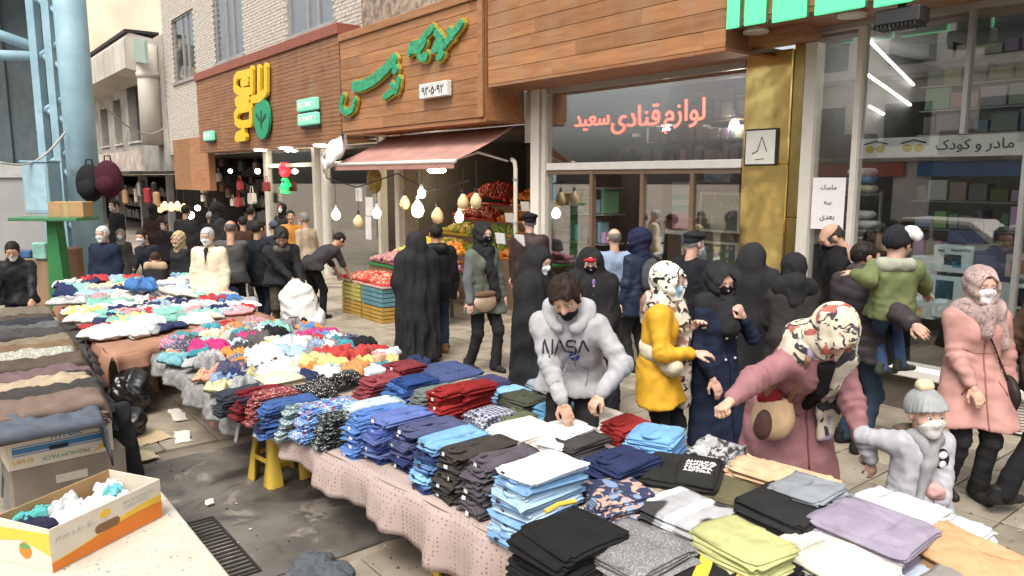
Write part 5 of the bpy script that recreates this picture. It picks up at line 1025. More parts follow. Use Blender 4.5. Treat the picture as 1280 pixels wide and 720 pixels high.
def brow_t():
    if 'brow' not in TEM:
        Vs, Qs = [], []
        for sx in (-1, 1): V, Q = nets(lambda P: union([cone((sx*.018, .097, .027), (sx*.047, .082, .029), .0052, .003)], P), (min(0, sx*.07), .05, 0), (max(0, sx*.07), .12, .05), .003); Qs.append(Q+sum(len(v) for v in Vs)); Vs.append(V)
        TEM['brow'] = (np.concatenate(Vs), np.concatenate(Qs))
    return TEM['brow']
def hood_t(size=.018, drop=.0):
    kk = ('hood', size, drop)
    if kk not in TEM:
        def fn(P):
            d = smin(base_head(P)-size, union([cone((0, -.02, -.09), (0, -.03, -.19), .085, .105)], P), .05); d = smin(d, ev(ell((0, -.05, .02), (.085, .09, .10)), P)-size*.6, .03)
            cutf = ev(ell((0, .118, -.002-drop), (.061, .105, .090)), P); d = np.maximum(d, -cutf); d = np.maximum(d, -(P[:, 2]+.24))
            return d+.0035*np.sin(P[:, 2]*80+6*np.sin(P[:, 0]*16)+P[:, 1]*30)
        V, Q = nets(fn, (-.17, -.2, -.27), (.17, .17, .17), .0085); TEM[kk] = (smooth(V, Q, 1), Q)
    return TEM[kk]
def mask_t(low=0.0):
    kk = ('mask', low)
    if kk not in TEM:
        def fn(P):
            d = smin(base_head(P), ev(cone((0, .094, .012), (0, .110, -.026), .008, .012), P), .03)-.0045; d = np.maximum(d, ev(ell((0, .086, -.060-low), (.075, .098, .062)), P)); return d+.0012*np.sin(P[:, 2]*420)
        V, Q = nets(fn, (-.09, -.02, -.18), (.09, .15, .03), .0055); TEM[kk] = (smooth(V, Q, 1), Q)
    return TEM[kk]
def hand_t(pose):
    kk = ('hand', pose)
    if kk not in TEM:
        curl = {'relaxed': (18, 26, 18), 'grip': (62, 70, 45), 'flat': (4, 8, 6), 'pinch': (40, 45, 25)}[pose]; prs = [cone((0, 0, -.03), (0, 0, .02), .026, .027), ell((0, .002, .055), (.041, .016, .048))]
        for i, (x, L) in enumerate(((.030, .072), (.010, .082), (-.011, .077), (-.031, .060))):
            p = np.array((x, .0, .092-.004*abs(i-1))); a = 0
            for s_, f in enumerate((.45, .32, .25)): a += math.radians(curl[s_]*(1+.12*i)); q = p+np.array(((x*.35)*f, -math.sin(a), math.cos(a)))*L*f*np.array((L, 1, 1)); prs.append(cone(p, q, .0098-.0009*s_, .0092-.0009*s_)); p = q
        t0 = np.array((.030, -.004, .02)); t1 = np.array((.060, -.016, .055)); t2 = np.array((.062 if pose != 'grip' else .038, -.034, .088)); prs += [cone(t0, t1, .014, .012), cone(t1, t2, .011, .009)]
        V, Q = nets(lambda P: union(prs, P, .006), (-.075, -.12, -.065), (.095, .05, .2), .0048); TEM[kk] = (V, Q)
    return TEM[kk]
def rotm(yaw, pitch, roll=0): return np.array((Euler((math.radians(-pitch), math.radians(roll), math.radians(yaw)), 'YXZ').to_matrix()))
skin_m = cloth('skin', rough=.5, bmp=.03, crease=.0); skb = skin_m.node_tree.nodes['Principled BSDF']; skb.inputs['Specular IOR Level'].default_value = .35; skb.inputs['Subsurface Weight'].default_value = .08; skb.inputs['Subsurface Radius'].default_value = (.02, .008, .004)
lip_m = mat('lips', (.36, .12, .10), .45); hair_m = cloth('hair', rough=.55, bmp=.6, cscale=(40, 40, 14), crease=1); eye_w = mat('eye_white', (.62, .58, .54), .25); eye_d = mat('eye_dark', (.02, .012, .008), .15)
plain = cloth('plain_cloth'); shiny = cloth('puffer_cloth', rough=.5, bmp=.3); knit = cloth('knit_cloth', rough=1, bmp=.32); shoe_m = cloth('shoe_leather', rough=.45, bmp=.1, crease=.2)
denim = cloth('denim', rough=.9, bmp=.3)
eye_me = {}
for sx in (-1, 1): eyes_mb = MB(); eyes_mb.m = 0; eyes_mb.ball((sx*.031, .0835, .005), .0135, 10, 8, (1.15, 1, .8)); eyes_mb.m = 1; eyes_mb.ball((sx*.031, .0925, .005), .0068, 8, 6); eye_me[sx] = eyes_mb.mesh('eye', [eye_w, eye_d], True)
shoe_V, shoe_Q = None, None
def shoe_t():
    if 'shoe' not in TEM:
        prs = [cone((0, -.05, .045), (0, .05, .04), .043, .04), cone((0, .05, .036), (0, .15, .03), .04, .032), cone((0, -.045, .05), (0, -.04, .11), .042, .045)]
        V, Q = nets(lambda P: np.maximum(union(prs, P, .03), .002-P[:, 2]), (-.08, -.13, -.02), (.08, .22, .14), .012); me = np_mesh('shoe', smooth(V, Q, 1), Q, [shoe_m]); TEM['shoe'] = me
    return TEM['shoe']
def ik(S, T, l1, l2, hint):
    S, T, hint = np.array(S, float), np.array(T, float), np.array(hint, float); d = T-S; L = np.linalg.norm(d); m = (l1+l2)*.995
    if L > m: T = S+d/L*m; d = T-S; L = m
    u = d/L; a = (l1*l1-l2*l2+L*L)/(2*L); h = math.sqrt(max(0, l1*l1-a*a)); p = hint-u*(hint @ u); p = p/(np.linalg.norm(p)+1e-9)
    return S+u*a+p*h, T
def frame_z(d, up):                                       # rotation whose z runs along d and whose -y turns towards 'up' (palm side)
    z = d/np.linalg.norm(d); y = -(up-z*(up @ z)); y = y/(np.linalg.norm(y)+1e-9); x = np.cross(y, z); return np.stack([x, y, z], 1)
PEOPLE = {}
def person(label, u, v, y, face, lean=0, side=0, head=(0, 0, 0), hl=None, hr=None, el=(-.6, -1, -.4), er=(.6, -1, -.4), palm=((.3, -.2, -1), (-.3, -.2, -1)), hands=('relaxed', 'relaxed'), fl=(-.1, .02), fr=(.1, -.02), hip=.93, female=False,
           skin=(.50, .29, .19), top=None, bottom=None, hair=None, hairc=(.02, .015, .012), hat=None, mask=None, hood=None, chador=None, shoes=(.02, .02, .02), girth=1.0, child=False, root=None, scale=None, group=None, eyes=True, vox=None, seed=None, toes=(0, 0), feet=True):
    """posed figure. local frame: x to its right hand, y forward, z up; sized so its crown lands where the picture shows it"""
    sd_ = seed if seed is not None else len(PEOPLE)*13+1; hs_ = (child if isinstance(child, float) else 1.35) if child else 1.07
    up = np.array((math.sin(math.radians(side)), math.sin(math.radians(lean)), math.cos(math.radians(lean)))); up /= np.linalg.norm(up)
    fwd = np.array((0, math.cos(math.radians(lean)), -math.sin(math.radians(lean)))); rt = np.cross(fwd, up); sw = (.165 if female else .19)
    pel = np.array((0, 0, hip)); mid = pel+up*.22; che = pel+up*.38-fwd*.005; nb = pel+up*.52-fwd*.01; SL, SR = pel+up*.465-rt*sw, pel+up*.465+rt*sw
    R = rotm(*head); nd = up*.75+np.array((0, .10, .35)); nd = nd/np.linalg.norm(nd); hc = nb+nd*.175*(1.05 if not child else 1.2)+R @ np.array((0, .02, 0))*hs_
    crown = hc+R @ np.array((0, -.01, .118))*hs_; HT = max(crown[2], 0)
    JL, JR = pel+np.array((-.09, 0, -.02)), pel+np.array((.09, 0, -.02))
    AL, AR_ = np.array((*fl[:2], fl[2] if len(fl) > 2 else .09)), np.array((*fr[:2], fr[2] if len(fr) > 2 else .09)); KL, AL = ik(JL, AL, .44, .42, (0, 1, 0)); KR, AR_ = ik(JR, AR_, .44, .42, (0, 1, 0))
    tp = PY(u, v, y) if root is None else None; k = scale or tp.z/HT; rz = math.radians(face)
    if root is None: c, s = math.cos(rz), math.sin(rz); loc = (tp.x-(c*crown[0]-s*crown[1])*k, tp.y-(s*crown[0]+c*crown[1])*k, tp.z-HT*k)
    else: loc = root
    def tgt_(t):
        if t is not None and t[0] == 'px': return np.array(Matrix.Rotation(-rz, 4, 'Z') @ (PY(*t[1:])-Vector(loc)))/k
        return np.array(t)
    HL = tgt_(hl) if hl is not None else np.array((-.27, .06, hip-.16)); HR = tgt_(hr) if hr is not None else np.array((.27, .06, hip-.16))
    EL, HL = ik(SL, HL, .29, .25, el); ER, HR = ik(SR, HR, .29, .25, er)
    th = thing('person', label, 'person', loc, rz, group); th.scale = (k, k, k); vx = vox or min(.034, max(.0125, y*.0026))
    g_ = girth
    def put(name, V, Q, mats, color, mi=None): return link(name, np_mesh(name, V, Q, mats, mi), th, color=color)
    # body: one skin with head and hands
    prs = [cone(pel, mid, .095*g_, .09*g_), cone(mid, che, .09*g_, .10*g_), cone(SL*.8+che*.2, SR*.8+che*.2, .06), cone(che, nb, .08, .055), cone(nb, hc+R @ np.array((0, -.03, -.08))*hs_, .05, .05), cone(SL, EL, .045, .038), cone(EL, HL, .036, .027), cone(SR, ER, .045, .038), cone(ER, HR, .036, .027), cone(JL, KL, .07, .05), cone(KL, AL, .048, .036), cone(JR, KR, .07, .05), cone(KR, AR_, .048, .036)]
    V, Q = field(prs, max(vx*1.25, .026), .03, sm=0); Vs, Qs, Ms = [V], [Q], [np.zeros(len(Q), int)]; nv = len(V)
    Vh, Qh, lip = head_t(); Vs.append((Vh*hs_) @ R.T+hc); Qs.append(Qh+nv); Ms.append(lip); nv += len(Vh)
    for (E, Hd, side_, po, pm_) in ((EL, HL, -1, hands[0], palm[0]), (ER, HR, 1, hands[1], palm[1])):
        Vm, Qm = hand_t(po); Vm = Vm*np.array((-1.0 if side_ > 0 else 1.0, 1, 1))*(1.0 if not child else 1.1); F = frame_z(Hd-E, np.array(pm_, float)); Vs.append(Vm @ F.T+Hd); Qs.append((Qm if side_ < 0 else Qm[:, ::-1])+nv); Ms.append(np.zeros(len(Qm), int)); nv += len(Vm)
    put('body', np.concatenate(Vs), np.concatenate(Qs), [skin_m, lip_m], skin, np.concatenate(Ms))
    def headpart(name, T, mats, color): V, Q = T; return put(name, (V*hs_) @ R.T+hc, Q, mats, color)
    if eyes:
        for sx in (-1, 1): e = link('eye', eye_me[sx], th, hc); e.rotation_euler = Matrix(R.tolist()).to_euler(); e.scale = (hs_,)*3
        headpart('eyebrows', brow_t(), [hair_m], hairc if max(hairc) < .3 else (.3, .28, .26))
    if hair: headpart('hair', hair_t(hair), [hair_m], hairc)
    if mask: m_ = headpart('face_mask', mask_t(mask[1] if len(mask) == 2 else 0.0), [mat('mask_cloth', (1, 1, 1))] if False else [cloth('mask_cloth', rough=.8, bmp=.05)], mask[0])
    if hood: headpart(hood.get('name', 'headscarf'), hood_t(hood.get('size', .018), hood.get('drop', 0)), [hood.get('mat', plain)], hood['color'])
    if hat:
        def hfn(P):
            if hat[0] == 'beret': d = smin(base_head(P)-.012, ev(ell((0, -.005, .085), (.112, .125, .040)), P), .02); d = smin(d, ev(ell((0, .105, .052), (.07, .05, .010)), P), .012)
            elif hat[0] == 'beanie': d = base_head(P)-.022
            else: d = base_head(P)-.014
            cut_ = (.030+.30*P[:, 1])-P[:, 2] if hat[0] != 'beanie' else (.008+.33*P[:, 1])-P[:, 2]
            if hat[0] == 'cap': d = np.minimum(d, ev(ell((0, .13, .05), (.06, .06, .008)), P)); cut_ = (.028+.2*P[:, 1])-P[:, 2]
            return np.maximum(d, cut_)
        V, Q = nets(hfn, (-.15, -.16, -.06), (.15, .22, .17), .009)
        if hat[0] == 'beanie': n_ = vnormals(V, Q); V = V+n_*(.005*np.sin(np.arctan2(V[:, 0], V[:, 1])*22))[:, None]
        headpart('hat', (smooth(V, Q, 1), Q), [knit if hat[0] == 'beanie' else plain], hat[1])
    # garments
    if bottom:
        t_ = bottom.get('fit', 1.0) if not (top and top.get('hem', 9) < .5) else .74; prs = [cone(pel+np.array((-.05, 0, .06)), pel+np.array((.05, 0, .06)), .115*g_), cone(JL, KL, .092*t_, .072*t_), cone(KL, AL+np.array((0, 0, -.02)), .068*t_, .062*t_), cone(JR, KR, .092*t_, .072*t_), cone(KR, AR_+np.array((0, 0, -.02)), .068*t_, .062*t_)]
        V, Q = field(prs, vx, .03, wr=.006, wsc=(9, 9, 12), seed=sd_); n_ = vnormals(V, Q); V = V+limb_folds(V, n_, JL, KL, AL, .004, sd_, pitch=.085)+limb_folds(V, n_, JR, KR, AR_, .004, sd_+2, pitch=.085); put(bottom.get('name', 'trousers'), V, Q, [bottom.get('mat', plain)], bottom['color'])
    if feet:
        for Aj, tz in ((AL, toes[0]), (AR_, toes[1])): o = link('shoe', shoe_t(), th, (Aj[0], Aj[1]+.0, Aj[2]-.09), (0, 0, math.radians(tz)), color=shoes)
    if chador:
        fl_ = chador.get('flare', 1.0); hd0 = hc+R @ np.array((0, -.02, .03)); prs = [cone(hd0, hc+R @ np.array((0, -.03, -.06)), .125, .12), cone(hc+R @ np.array((0, -.04, -.08)), nb-fwd*.02, .12, .12), cone(SL, SR, .10), cone(SL, EL, .10, .11), cone(SR, ER, .10, .11), cone(EL, HL, .10, .08), cone(ER, HR, .10, .08), cone(che, pel, .17*g_, .18*g_), cone(pel, np.array((0, 0, .1)), .20*g_, .23*fl_), cone(SL, np.array((-.16*fl_, .0, .1)), .11, .16*fl_), cone(SR, np.array((.16*fl_, .0, .1)), .11, .16*fl_)]
        ctr = hc+R @ np.array((0, .115, -.01)); Ri = R
        def cut(d, P):
            q = (P-ctr.astype(np.float32)) @ Ri.astype(np.float32); e = ev(ell((0, 0, 0), (.062, .115, chador.get('open', .086))), q); d = np.maximum(d, -e) if chador.get('face', True) else d
            return np.maximum(d, .025-P[:, 2])
        V, Q = field(prs, vx, .10, cut, sm=2, seed=sd_); n_ = vnormals(V, Q); f = np.clip(1.05-V[:, 2]/1.6, .25, 1); V = V+n_*((.036*f)*np.clip(fold(V*np.array((1.3, 1.3, .28)), 11, sd_), -1.3, 1))[:, None]
        V[:, 2] = np.maximum(V[:, 2], .02); put('chador', V, Q, [chador.get('mat', plain)], chador['color'])
    if top:
        tk = top.get('thick', .0); hem = top.get('hem', hip-.10); fl_ = top.get('flare', 1.0); cu_ = top.get('cuff', .04); wl_ = (HL-EL)/np.linalg.norm(HL-EL); wr_ = (HR-ER)/np.linalg.norm(HR-ER)
        prs = [cone(SL*.86+che*.14, SR*.86+che*.14, .075+tk), cone(che-rt*.07, pel-rt*.075, .118*g_+tk, .108*g_+tk), cone(che+rt*.07, pel+rt*.075, .118*g_+tk, .108*g_+tk), cone(che, nb-up*.02, .10+tk, .07+tk*.6), cone(SL, EL, .062+tk, .050+tk), cone(EL, HL-wl_*cu_, .049+tk, .038+tk*.8), cone(SR, ER, .062+tk, .050+tk), cone(ER, HR-wr_*cu_, .049+tk, .038+tk*.8)]
        if female and not child: prs += [ell(che+fwd*.09-rt*.07-up*.02, (.07, .06, .07)), ell(che+fwd*.09+rt*.07-up*.02, (.07, .06, .07))]
        if top.get('collar'): prs.append(cone(nb-rt*.02, nb+up*.04+fwd*.0, .085+tk, .082+tk))
        if hem < hip-.05:
            for sx, K, A in ((-1, KL, AL), (1, KR, AR_)):
                kb = JL if sx < 0 else JR; tgt = K if hem > .45 else (K+A)/2; d_ = (tgt-kb); t = (hip-hem)/max(.05, kb[2]-tgt[2]); e_ = kb+d_*min(t, 1.2); e_[0] += sx*.03*fl_; prs.append(cone(pel+np.array((sx*.07, 0, .05)), e_, .125*g_+tk, .145*fl_+tk))
            prs.append(cone(pel, np.array((0, (KL[1]+KR[1])*.25, hem)), .14*g_+tk, .15*fl_+tk))
        def cut(d, P): return np.maximum(d, hem-P[:, 2]+.015*np.sin(P[:, 0]*14)) if hem < hip+.2 else d
        V, Q = field(prs, vx, .045, cut, wr=top.get('wr', .008), wsc=top.get('wsc', (12, 12, 11)), seed=sd_+5, sm=top.get('sm', 1))
        n_ = vnormals(V, Q); af = top.get('folds', .0042); V = V+limb_folds(V, n_, SL, EL, HL, af, sd_)+limb_folds(V, n_, SR, ER, HR, af, sd_+1)+n_*(af*.8*np.exp(-((V @ up-pel @ up-.10)/.10)**2)*np.sin((V @ up)*75+2.2*np.sin(V[:, 0]*11+sd_)+3*V[:, 1]*4))[:, None]
        if top.get('puff'): n_ = vnormals(V, Q); V = V+n_*(.009*(np.abs(np.sin(V[:, 2]*36+1.2*np.sin(V[:, 0]*4))))**.6)[:, None]
        put(top.get('name', 'jacket'), V, Q, [top.get('mat', plain)], top['color'])
    PEOPLE[label] = dict(th=th, k=k, loc=loc, rz=rz, hc=hc, R=R, HL=HL, HR=HR, EL=EL, ER=ER, che=che, nb=nb, pel=pel, up=up, fwd=fwd, rt=rt, SL=SL, SR=SR, KL=KL, KR=KR, hs=hs_, vx=vx)
    return PEOPLE[label]
def extra(p, name, prs, color, m=None, k=.03, h=None, cut=None, wr=.004, seed=3, wsc=(14, 14, 10), sm=1):
    V, Q = field(prs, h or max(.011, p['vx']), k, cut, wr=wr, seed=seed, wsc=wsc, sm=sm); return link(name, np_mesh(name, V, Q, [m or plain]), p['th'], color=color)
def limb_folds(V, n, A, B, C_, amp, seed, at=.5, pitch=.068):
    """short cross folds bunched round a bent joint"""
    r = np.random.RandomState(seed); out = np.zeros(len(V)); l1, l2 = np.linalg.norm(B-A), np.linalg.norm(C_-B)
    for P0_, P1_, o0 in ((A, B, 0), (B, C_, l1)):
        d = P1_-P0_; L = np.linalg.norm(d); q = V-P0_; t = (q @ d)/(L*L); m = (t > 0) & (t < 1.02); e = q-np.clip(t, 0, 1)[:, None]*d; ds = np.sqrt((e*e).sum(1)); m &= ds < .125
        s_ = o0+t*L; side = (e @ np.array((.6, .5, .62)))/.06; w = np.exp(-((s_-l1)/(.13))**2)+.35*np.exp(-((s_-l1-l2*.75)/.06)**2)
        out = np.where(m, amp*w*np.sin(s_*2*math.pi/pitch+1.6*side+r.uniform(0, 6)+1.2*np.sin(s_*17+side)), out)
    return n*out[:, None]
def ribbon(a, b, across, w, r=.022, w2=None):
    w2 = w if w2 is None else w2; a, b, across = np.array(a), np.array(b), np.array(across, float); across = across/np.linalg.norm(across)
    return [cone(a+across*w*f, b+across*w2*f, r, r*.8) for f in (-1, -.33, .33, 1)]
def toworld(p, q): return Matrix.Translation(Vector(p['loc'])) @ Matrix.Rotation(p['rz'], 4, 'Z') @ (Vector(q)*p['k'])
def tolocal(p, w): return np.array(Matrix.Rotation(-p['rz'], 4, 'Z') @ (Vector(w)-Vector(p['loc'])))/p['k']

from mathutils.bvhtree import BVHTree
def seam(p, garment, pts, r=.004, color=(.02, .02, .02), start=.34, name='seam', m=None, org='che', lift=.001):
    """a stitched line, zip or pocket edge laid on the garment: pts are (to its left, up) in metres from the chest or pelvis"""
    g = [c for c in p['th'].children if c.name.split('.')[0] == garment][0]; bv = BVHTree.FromPolygons([v_.co for v_ in g.data.vertices], [tuple(f.vertices) for f in g.data.polygons]); P = []
    up_, fw_ = (p['up'], p['fwd']) if org == 'che' else (np.array((0, 0, 1.)), np.array((0, 1., 0)))
    dense = []
    for a, b in zip(pts, pts[1:]):
        n = max(2, int(math.hypot(b[0]-a[0], b[1]-a[1])/.03)); dense += [(a[0]+(b[0]-a[0])*i/n, a[1]+(b[1]-a[1])*i/n) for i in range(n)]
    dense.append(pts[-1])
    for x, z in dense:
        o = p[org]+fw_*start-p['rt']*x+up_*z; h = bv.ray_cast(Vector(o), Vector(-fw_))
        if h[0] is not None: P.append(h[0]+Vector(fw_)*lift)
    if len(P) > 1: return link(name, MB().tube(P, r, 5).mesh(name, m or plain, True), p['th'], color=color)
# ============================================================= WHO STANDS WHERE
BLK = (.024, .024, .025); CHD = (.025, .025, .026); DN = (.016, .018, .024); WM = (.78, .79, .80); LB = (.30, .52, .68); BM = (.012, .012, .014)
pale = (.56, .35, .25); tan_ = (.47, .27, .18); GREYH = (.42, .41, .40)
# the crowd round the far tables
person('man in black jacket leaning at the trouser table with white mask under his chin', 14, 303, 9.4, 205, lean=14, head=(0, 22, 0), hr=(.22, .42, .80), hl=(-.2, .45, .82), hair='short', mask=(WM, .035), top=dict(color=(.022, .022, .024), mat=shiny, thick=.01, collar=1), bottom=dict(color=(.03, .05, .10), mat=denim), skin=tan_, girth=1.05)
person('white haired man in navy jumper and white mask behind the t-shirt table', 127, 283, 11.3, 172, head=(0, 8, 0), hair='short', hairc=(.62, .61, .6), mask=(WM,), top=dict(color=(.016, .024, .045), thick=.012), bottom=dict(color=BLK), skin=pale, girth=1.1)
person('man in dark clothes and white mask leaning past the navy jumper', 176, 287, 11.8, 160, lean=12, side=6, head=(10, 14, 0), hair='short', mask=(WM,), hr=(.1, .4, .9), top=dict(color=(.02, .022, .03)), bottom=dict(color=BLK), skin=pale)
person('person in dark coat with brown hair and tan hood crouched at the t-shirt table', 194, 316, 10.9, 20, lean=35, head=(0, 30, 0), hair='long', hairc=(.045, .02, .014), hr=(.2, .5, .7), hl=(-.2, .5, .7), eyes=False, top=dict(color=(.02, .018, .018), hem=.5), bottom=dict(color=BLK), female=True)
P_ = PEOPLE['person in dark coat with brown hair and tan hood crouched at the t-shirt table']; extra(P_, 'fur_hood', [cone(P_['nb']-P_['rt']*.12-P_['fwd']*.06, P_['nb']+P_['rt']*.12-P_['fwd']*.06, .085)], (.42, .31, .2), knit, wr=.012)
person('woman in black coat with beige headscarf beside the man in cream blazer', 222, 290, 11.6, 150, head=(20, 6, 0), hood=dict(color=(.46, .36, .2)), top=dict(color=BLK, hem=.4), bottom=dict(color=BLK), female=True, skin=pale)
p = person('grey haired man in cream blazer and white mask walking past the t-shirt table', 258, 285, 10.4, 176, head=(0, 12, 0), hair='short', hairc=(.5, .49, .47), mask=(WM,), top=dict(color=(.72, .63, .46), hem=.74, thick=.012, name='blazer', wr=.005), bottom=dict(color=(.02, .02, .022)), skin=pale, fl=(-.1, .12), fr=(.1, -.12), girth=1.05, vox=.022)
extra(p, 'shirt', [cone(p['nb']+p['fwd']*.11, p['che']+p['fwd']*.142-p['up']*.10, .035, .010)], (.03, .03, .035), wr=0)
extra(p, 'blazer_lapel', [cone(p['nb']+p['fwd']*.10+p['rt']*.05, p['che']+p['fwd']*.15-p['up']*.12+p['rt']*.012, .018, .012)], (.66, .57, .41), wr=0); extra(p, 'blazer_lapel', [cone(p['nb']+p['fwd']*.10-p['rt']*.05, p['che']+p['fwd']*.15-p['up']*.12-p['rt']*.012, .018, .012)], (.66, .57, .41), wr=0)
person('balding man in grey suit seen from behind the cream blazer', 288, 276, 11.3, 12, head=(0, 8, 0), hair='fringe', hairc=(.12, .1, .09), eyes=False, top=dict(color=(.085, .083, .082), hem=.78), bottom=dict(color=(.02, .02, .022)), skin=tan_, hl=(-.1, .3, 1.0), hr=(.1, .3, 1.0))
person('man with dark hair in brown coat deep in the lane', 303, 271, 14.5, 30, hair='short', eyes=False, top=dict(color=(.06, .03, .02), hem=.7), bottom=dict(color=BLK), skin=tan_)
person('man in black jacket turned towards the dark shop', 322, 277, 11.6, -30, hair='short', eyes=False, top=dict(color=(.016, .018, .022), hem=.7), bottom=dict(color=(.02, .025, .04)), skin=tan_)
person('man in slate blue cap behind the man with white sack', 342, 276, 13.6, 40, hat=('cap', (.06, .07, .10)), eyes=False, hair='short', top=dict(color=(.03, .035, .045)), bottom=dict(color=BLK), skin=tan_)
person('person in pale grey headscarf behind the crouched brown haired shopper', 150, 287, 14.5, 200, hood=dict(color=(.22, .21, .2)), top=dict(color=(.05, .045, .04), hem=.5), bottom=dict(color=BLK), female=True, mask=(WM,))
person('man in dark coat far down the lane under the lamps', 238, 279, 16.5, 10, hair='short', eyes=False, top=dict(color=(.025, .022, .022), hem=.6), bottom=dict(color=BLK))
person('grey haired man in black coat before the bag shop', 262, 265, 17.5, 20, hair='short', hairc=(.3, .3, .3), eyes=False, top=dict(color=(.02, .02, .025), hem=.6), bottom=dict(color=BLK))
person('tall man in dark jacket beyond the tan hooded shopper', 205, 276, 17.0, 170, hair='short', mask=(WM,), top=dict(color=(.03, .025, .03), hem=.6), bottom=dict(color=BLK))
p = person('man in charcoal sweater bending over a white plastic sack', 351, 287, 10.6, 205, lean=26, head=(-10, 38, 0), hair='curly', hairc=(.03, .028, .026), hr=(-.16, .42, .88), hl=(-.26, .42, .78), hands=('grip', 'grip'), top=dict(color=(.026, .026, .028), thick=.012, collar=1), bottom=dict(color=(.07, .06, .045)), skin=tan_, vox=.02); SACKMAN = p
extra(p, 'scarf', [cone(p['nb']-p['rt']*.07+p['fwd']*.05, p['nb']+p['rt']*.07+p['fwd']*.05, .06)], (.13, .12, .11), knit)
person('man in beige coat and grey trousers by the dark shop door', 380, 266, 14.0, 60, lean=6, hair='short', hairc=(.2, .18, .16), eyes=True, top=dict(color=(.40, .32, .23), hem=.72), bottom=dict(color=(.14, .11, .08)), skin=tan_, mask=(WM,))
person('person in orange top beyond the slate blue cap', 363, 263, 15.5, 200, hair='short', top=dict(color=(.45, .2, .04)), bottom=dict(color=BLK), skin=tan_)
p = person('man in black trousers bending over the tomato crates', 428, 292, 12.9, -45, lean=58, head=(0, 35, 0), hair='short', eyes=False, hl=(-.15, .68, .62), hr=(.15, .72, .62), hands=('grip', 'grip'), fl=(-.16, -.02), fr=(.16, .1), top=dict(color=(.045, .042, .045), hem=.86), bottom=dict(color=(.012, .012, .014)), skin=tan_, girth=1.02, vox=.022)
extra(p, 'belt', [cone(p['pel']+np.array((-.08, -.02, .06)), p['pel']+np.array((.08, -.02, .06)), .118)], (.05, .03, .02), wr=0, cut=lambda d, P: np.maximum(d, np.abs(P[:, 2]-.99)-.025))
# thicker crowd down the lane
rp_ = random.Random(5)
for k in range(6):
    u_, y_ = (142, 188, 232, 272, 312, 350)[k]+rp_.uniform(-4, 4), rp_.uniform(15, 19); zt = rp_.uniform(1.68, 1.86); d0 = ray(u_, 300); vv = 360-FPX*math.tan(math.atan((zt-CAMH)/y_)+PITCH); fem = rp_.random() < .4
    person('figure in dark winter clothes in the crowd far down the lane', u_, vv, y_, rp_.choice((0, 20, 170, 190, 200, 150, -40)), hair=None if fem else 'short', hood=dict(color=rp_.choice(((.02, .02, .02), (.1, .09, .08), (.03, .03, .05)))) if fem else None, mask=(WM,), eyes=False, female=fem, top=dict(color=rp_.choice(((.02, .02, .022), (.03, .028, .03), (.05, .03, .025), (.02, .03, .05))), hem=.5 if fem else .7), bottom=dict(color=BLK), group='crowd far down the lane', vox=.042)
# the row between table and shop front
p = person('figure in a full black chador seen from behind near the fruit stall', 520, 291, 9.5, 25, chador=dict(color=CHD, face=False), eyes=False, female=True, hl=(-.15, .25, 1.0), hr=(.15, .25, 1.0), feet=True, vox=.02)
p = person('man in black hooded jacket with dark hair behind the black chador', 545, 281, 10.0, 10, hair='short', eyes=False, top=dict(color=(.014, .014, .016), thick=.02, hem=.75, mat=shiny), bottom=dict(color=(.03, .045, .08), mat=denim), skin=tan_, girth=1.05, shoes=(.25, .13, .06))
extra(p, 'jacket_hood', [cone(p['nb']-p['rt']*.08-p['fwd']*.10, p['nb']+p['rt']*.08-p['fwd']*.10, .08)], (.014, .014, .016), shiny)
p = person('woman in grey green coat with black scarf, black mask and tan shoulder bag', 604, 280, 9.0, 222, head=(-8, 4, 0), hood=dict(color=(.022, .022, .023), size=.02), mask=(BM,), female=True, skin=(.60, .38, .28), hairc=(.04, .02, .015), top=dict(color=(.115, .13, .105), hem=.72, thick=.006, wr=.006), bottom=dict(color=BLK), hl=(-.25, .12, .85), hr=(.26, .08, .82), fl=(-.1, .12), fr=(.1, -.14), vox=.018); GREENW = p
extra(p, 'scarf', [cone(p['nb']+p['fwd']*.04-p['rt']*.06, p['nb']+p['fwd']*.05+p['rt']*.06, .085), cone(p['nb']+p['fwd']*.10, p['che']+p['fwd']*.15-p['up']*.1, .07, .06), cone(p['che']+p['fwd']*.15-p['up']*.08-p['rt']*.02, p['pel']+p['fwd']*.19-p['up']*.02-p['rt']*.05, .06, .06)], (.022, .022, .023), wr=.012)
extra(p, 'grey_sleeve', [cone(p['SR']*.9+p['ER']*.1, p['ER'], .072, .064), cone(p['ER'], p['HR'], .064, .05)], (.12, .125, .135), wr=.006)
extra(p, 'bag_strap', [cone(p['SL']+p['up']*.075, p['che']+p['fwd']*.165, .012), cone(p['che']+p['fwd']*.165, p['pel']+p['rt']*.16+p['fwd']*.13, .012)], (.16, .09, .05), wr=0, k=.01)
extra(p, 'shoulder_bag', [ell(p['pel']+p['rt']*.12+p['fwd']*.20+p['up']*-.06, (.17, .055, .12))], (.50, .36, .26), wr=0); extra(p, 'bag_flap', [ell(p['pel']+p['rt']*.12+p['fwd']*.205+p['up']*.03, (.165, .058, .045))], (.14, .08, .05), wr=0)
p = person('man in black cap and dark brown jacket facing the shop beside the downpipe', 662, 267, 10.9, -18, hat=('beret', (.012, .012, .012)), hair='thin', hairc=(.25, .24, .23), eyes=True, head=(25, 0, 0), top=dict(color=(.045, .028, .026), thick=.02, mat=shiny, hem=.78), bottom=dict(color=BLK), skin=(.5, .32, .25), girth=1.1)
p = person('woman wrapped in a black chador with white mask behind the grey hoodie', 676, 311, 6.8, 242, head=(-8, 14, 0), chador=dict(color=(.022, .022, .023), flare=1.1, open=.075), mask=(WM,), female=True, skin=(.60, .38, .28), hl=(-.1, .25, 1.05), hr=(.15, .22, .95), vox=.017)
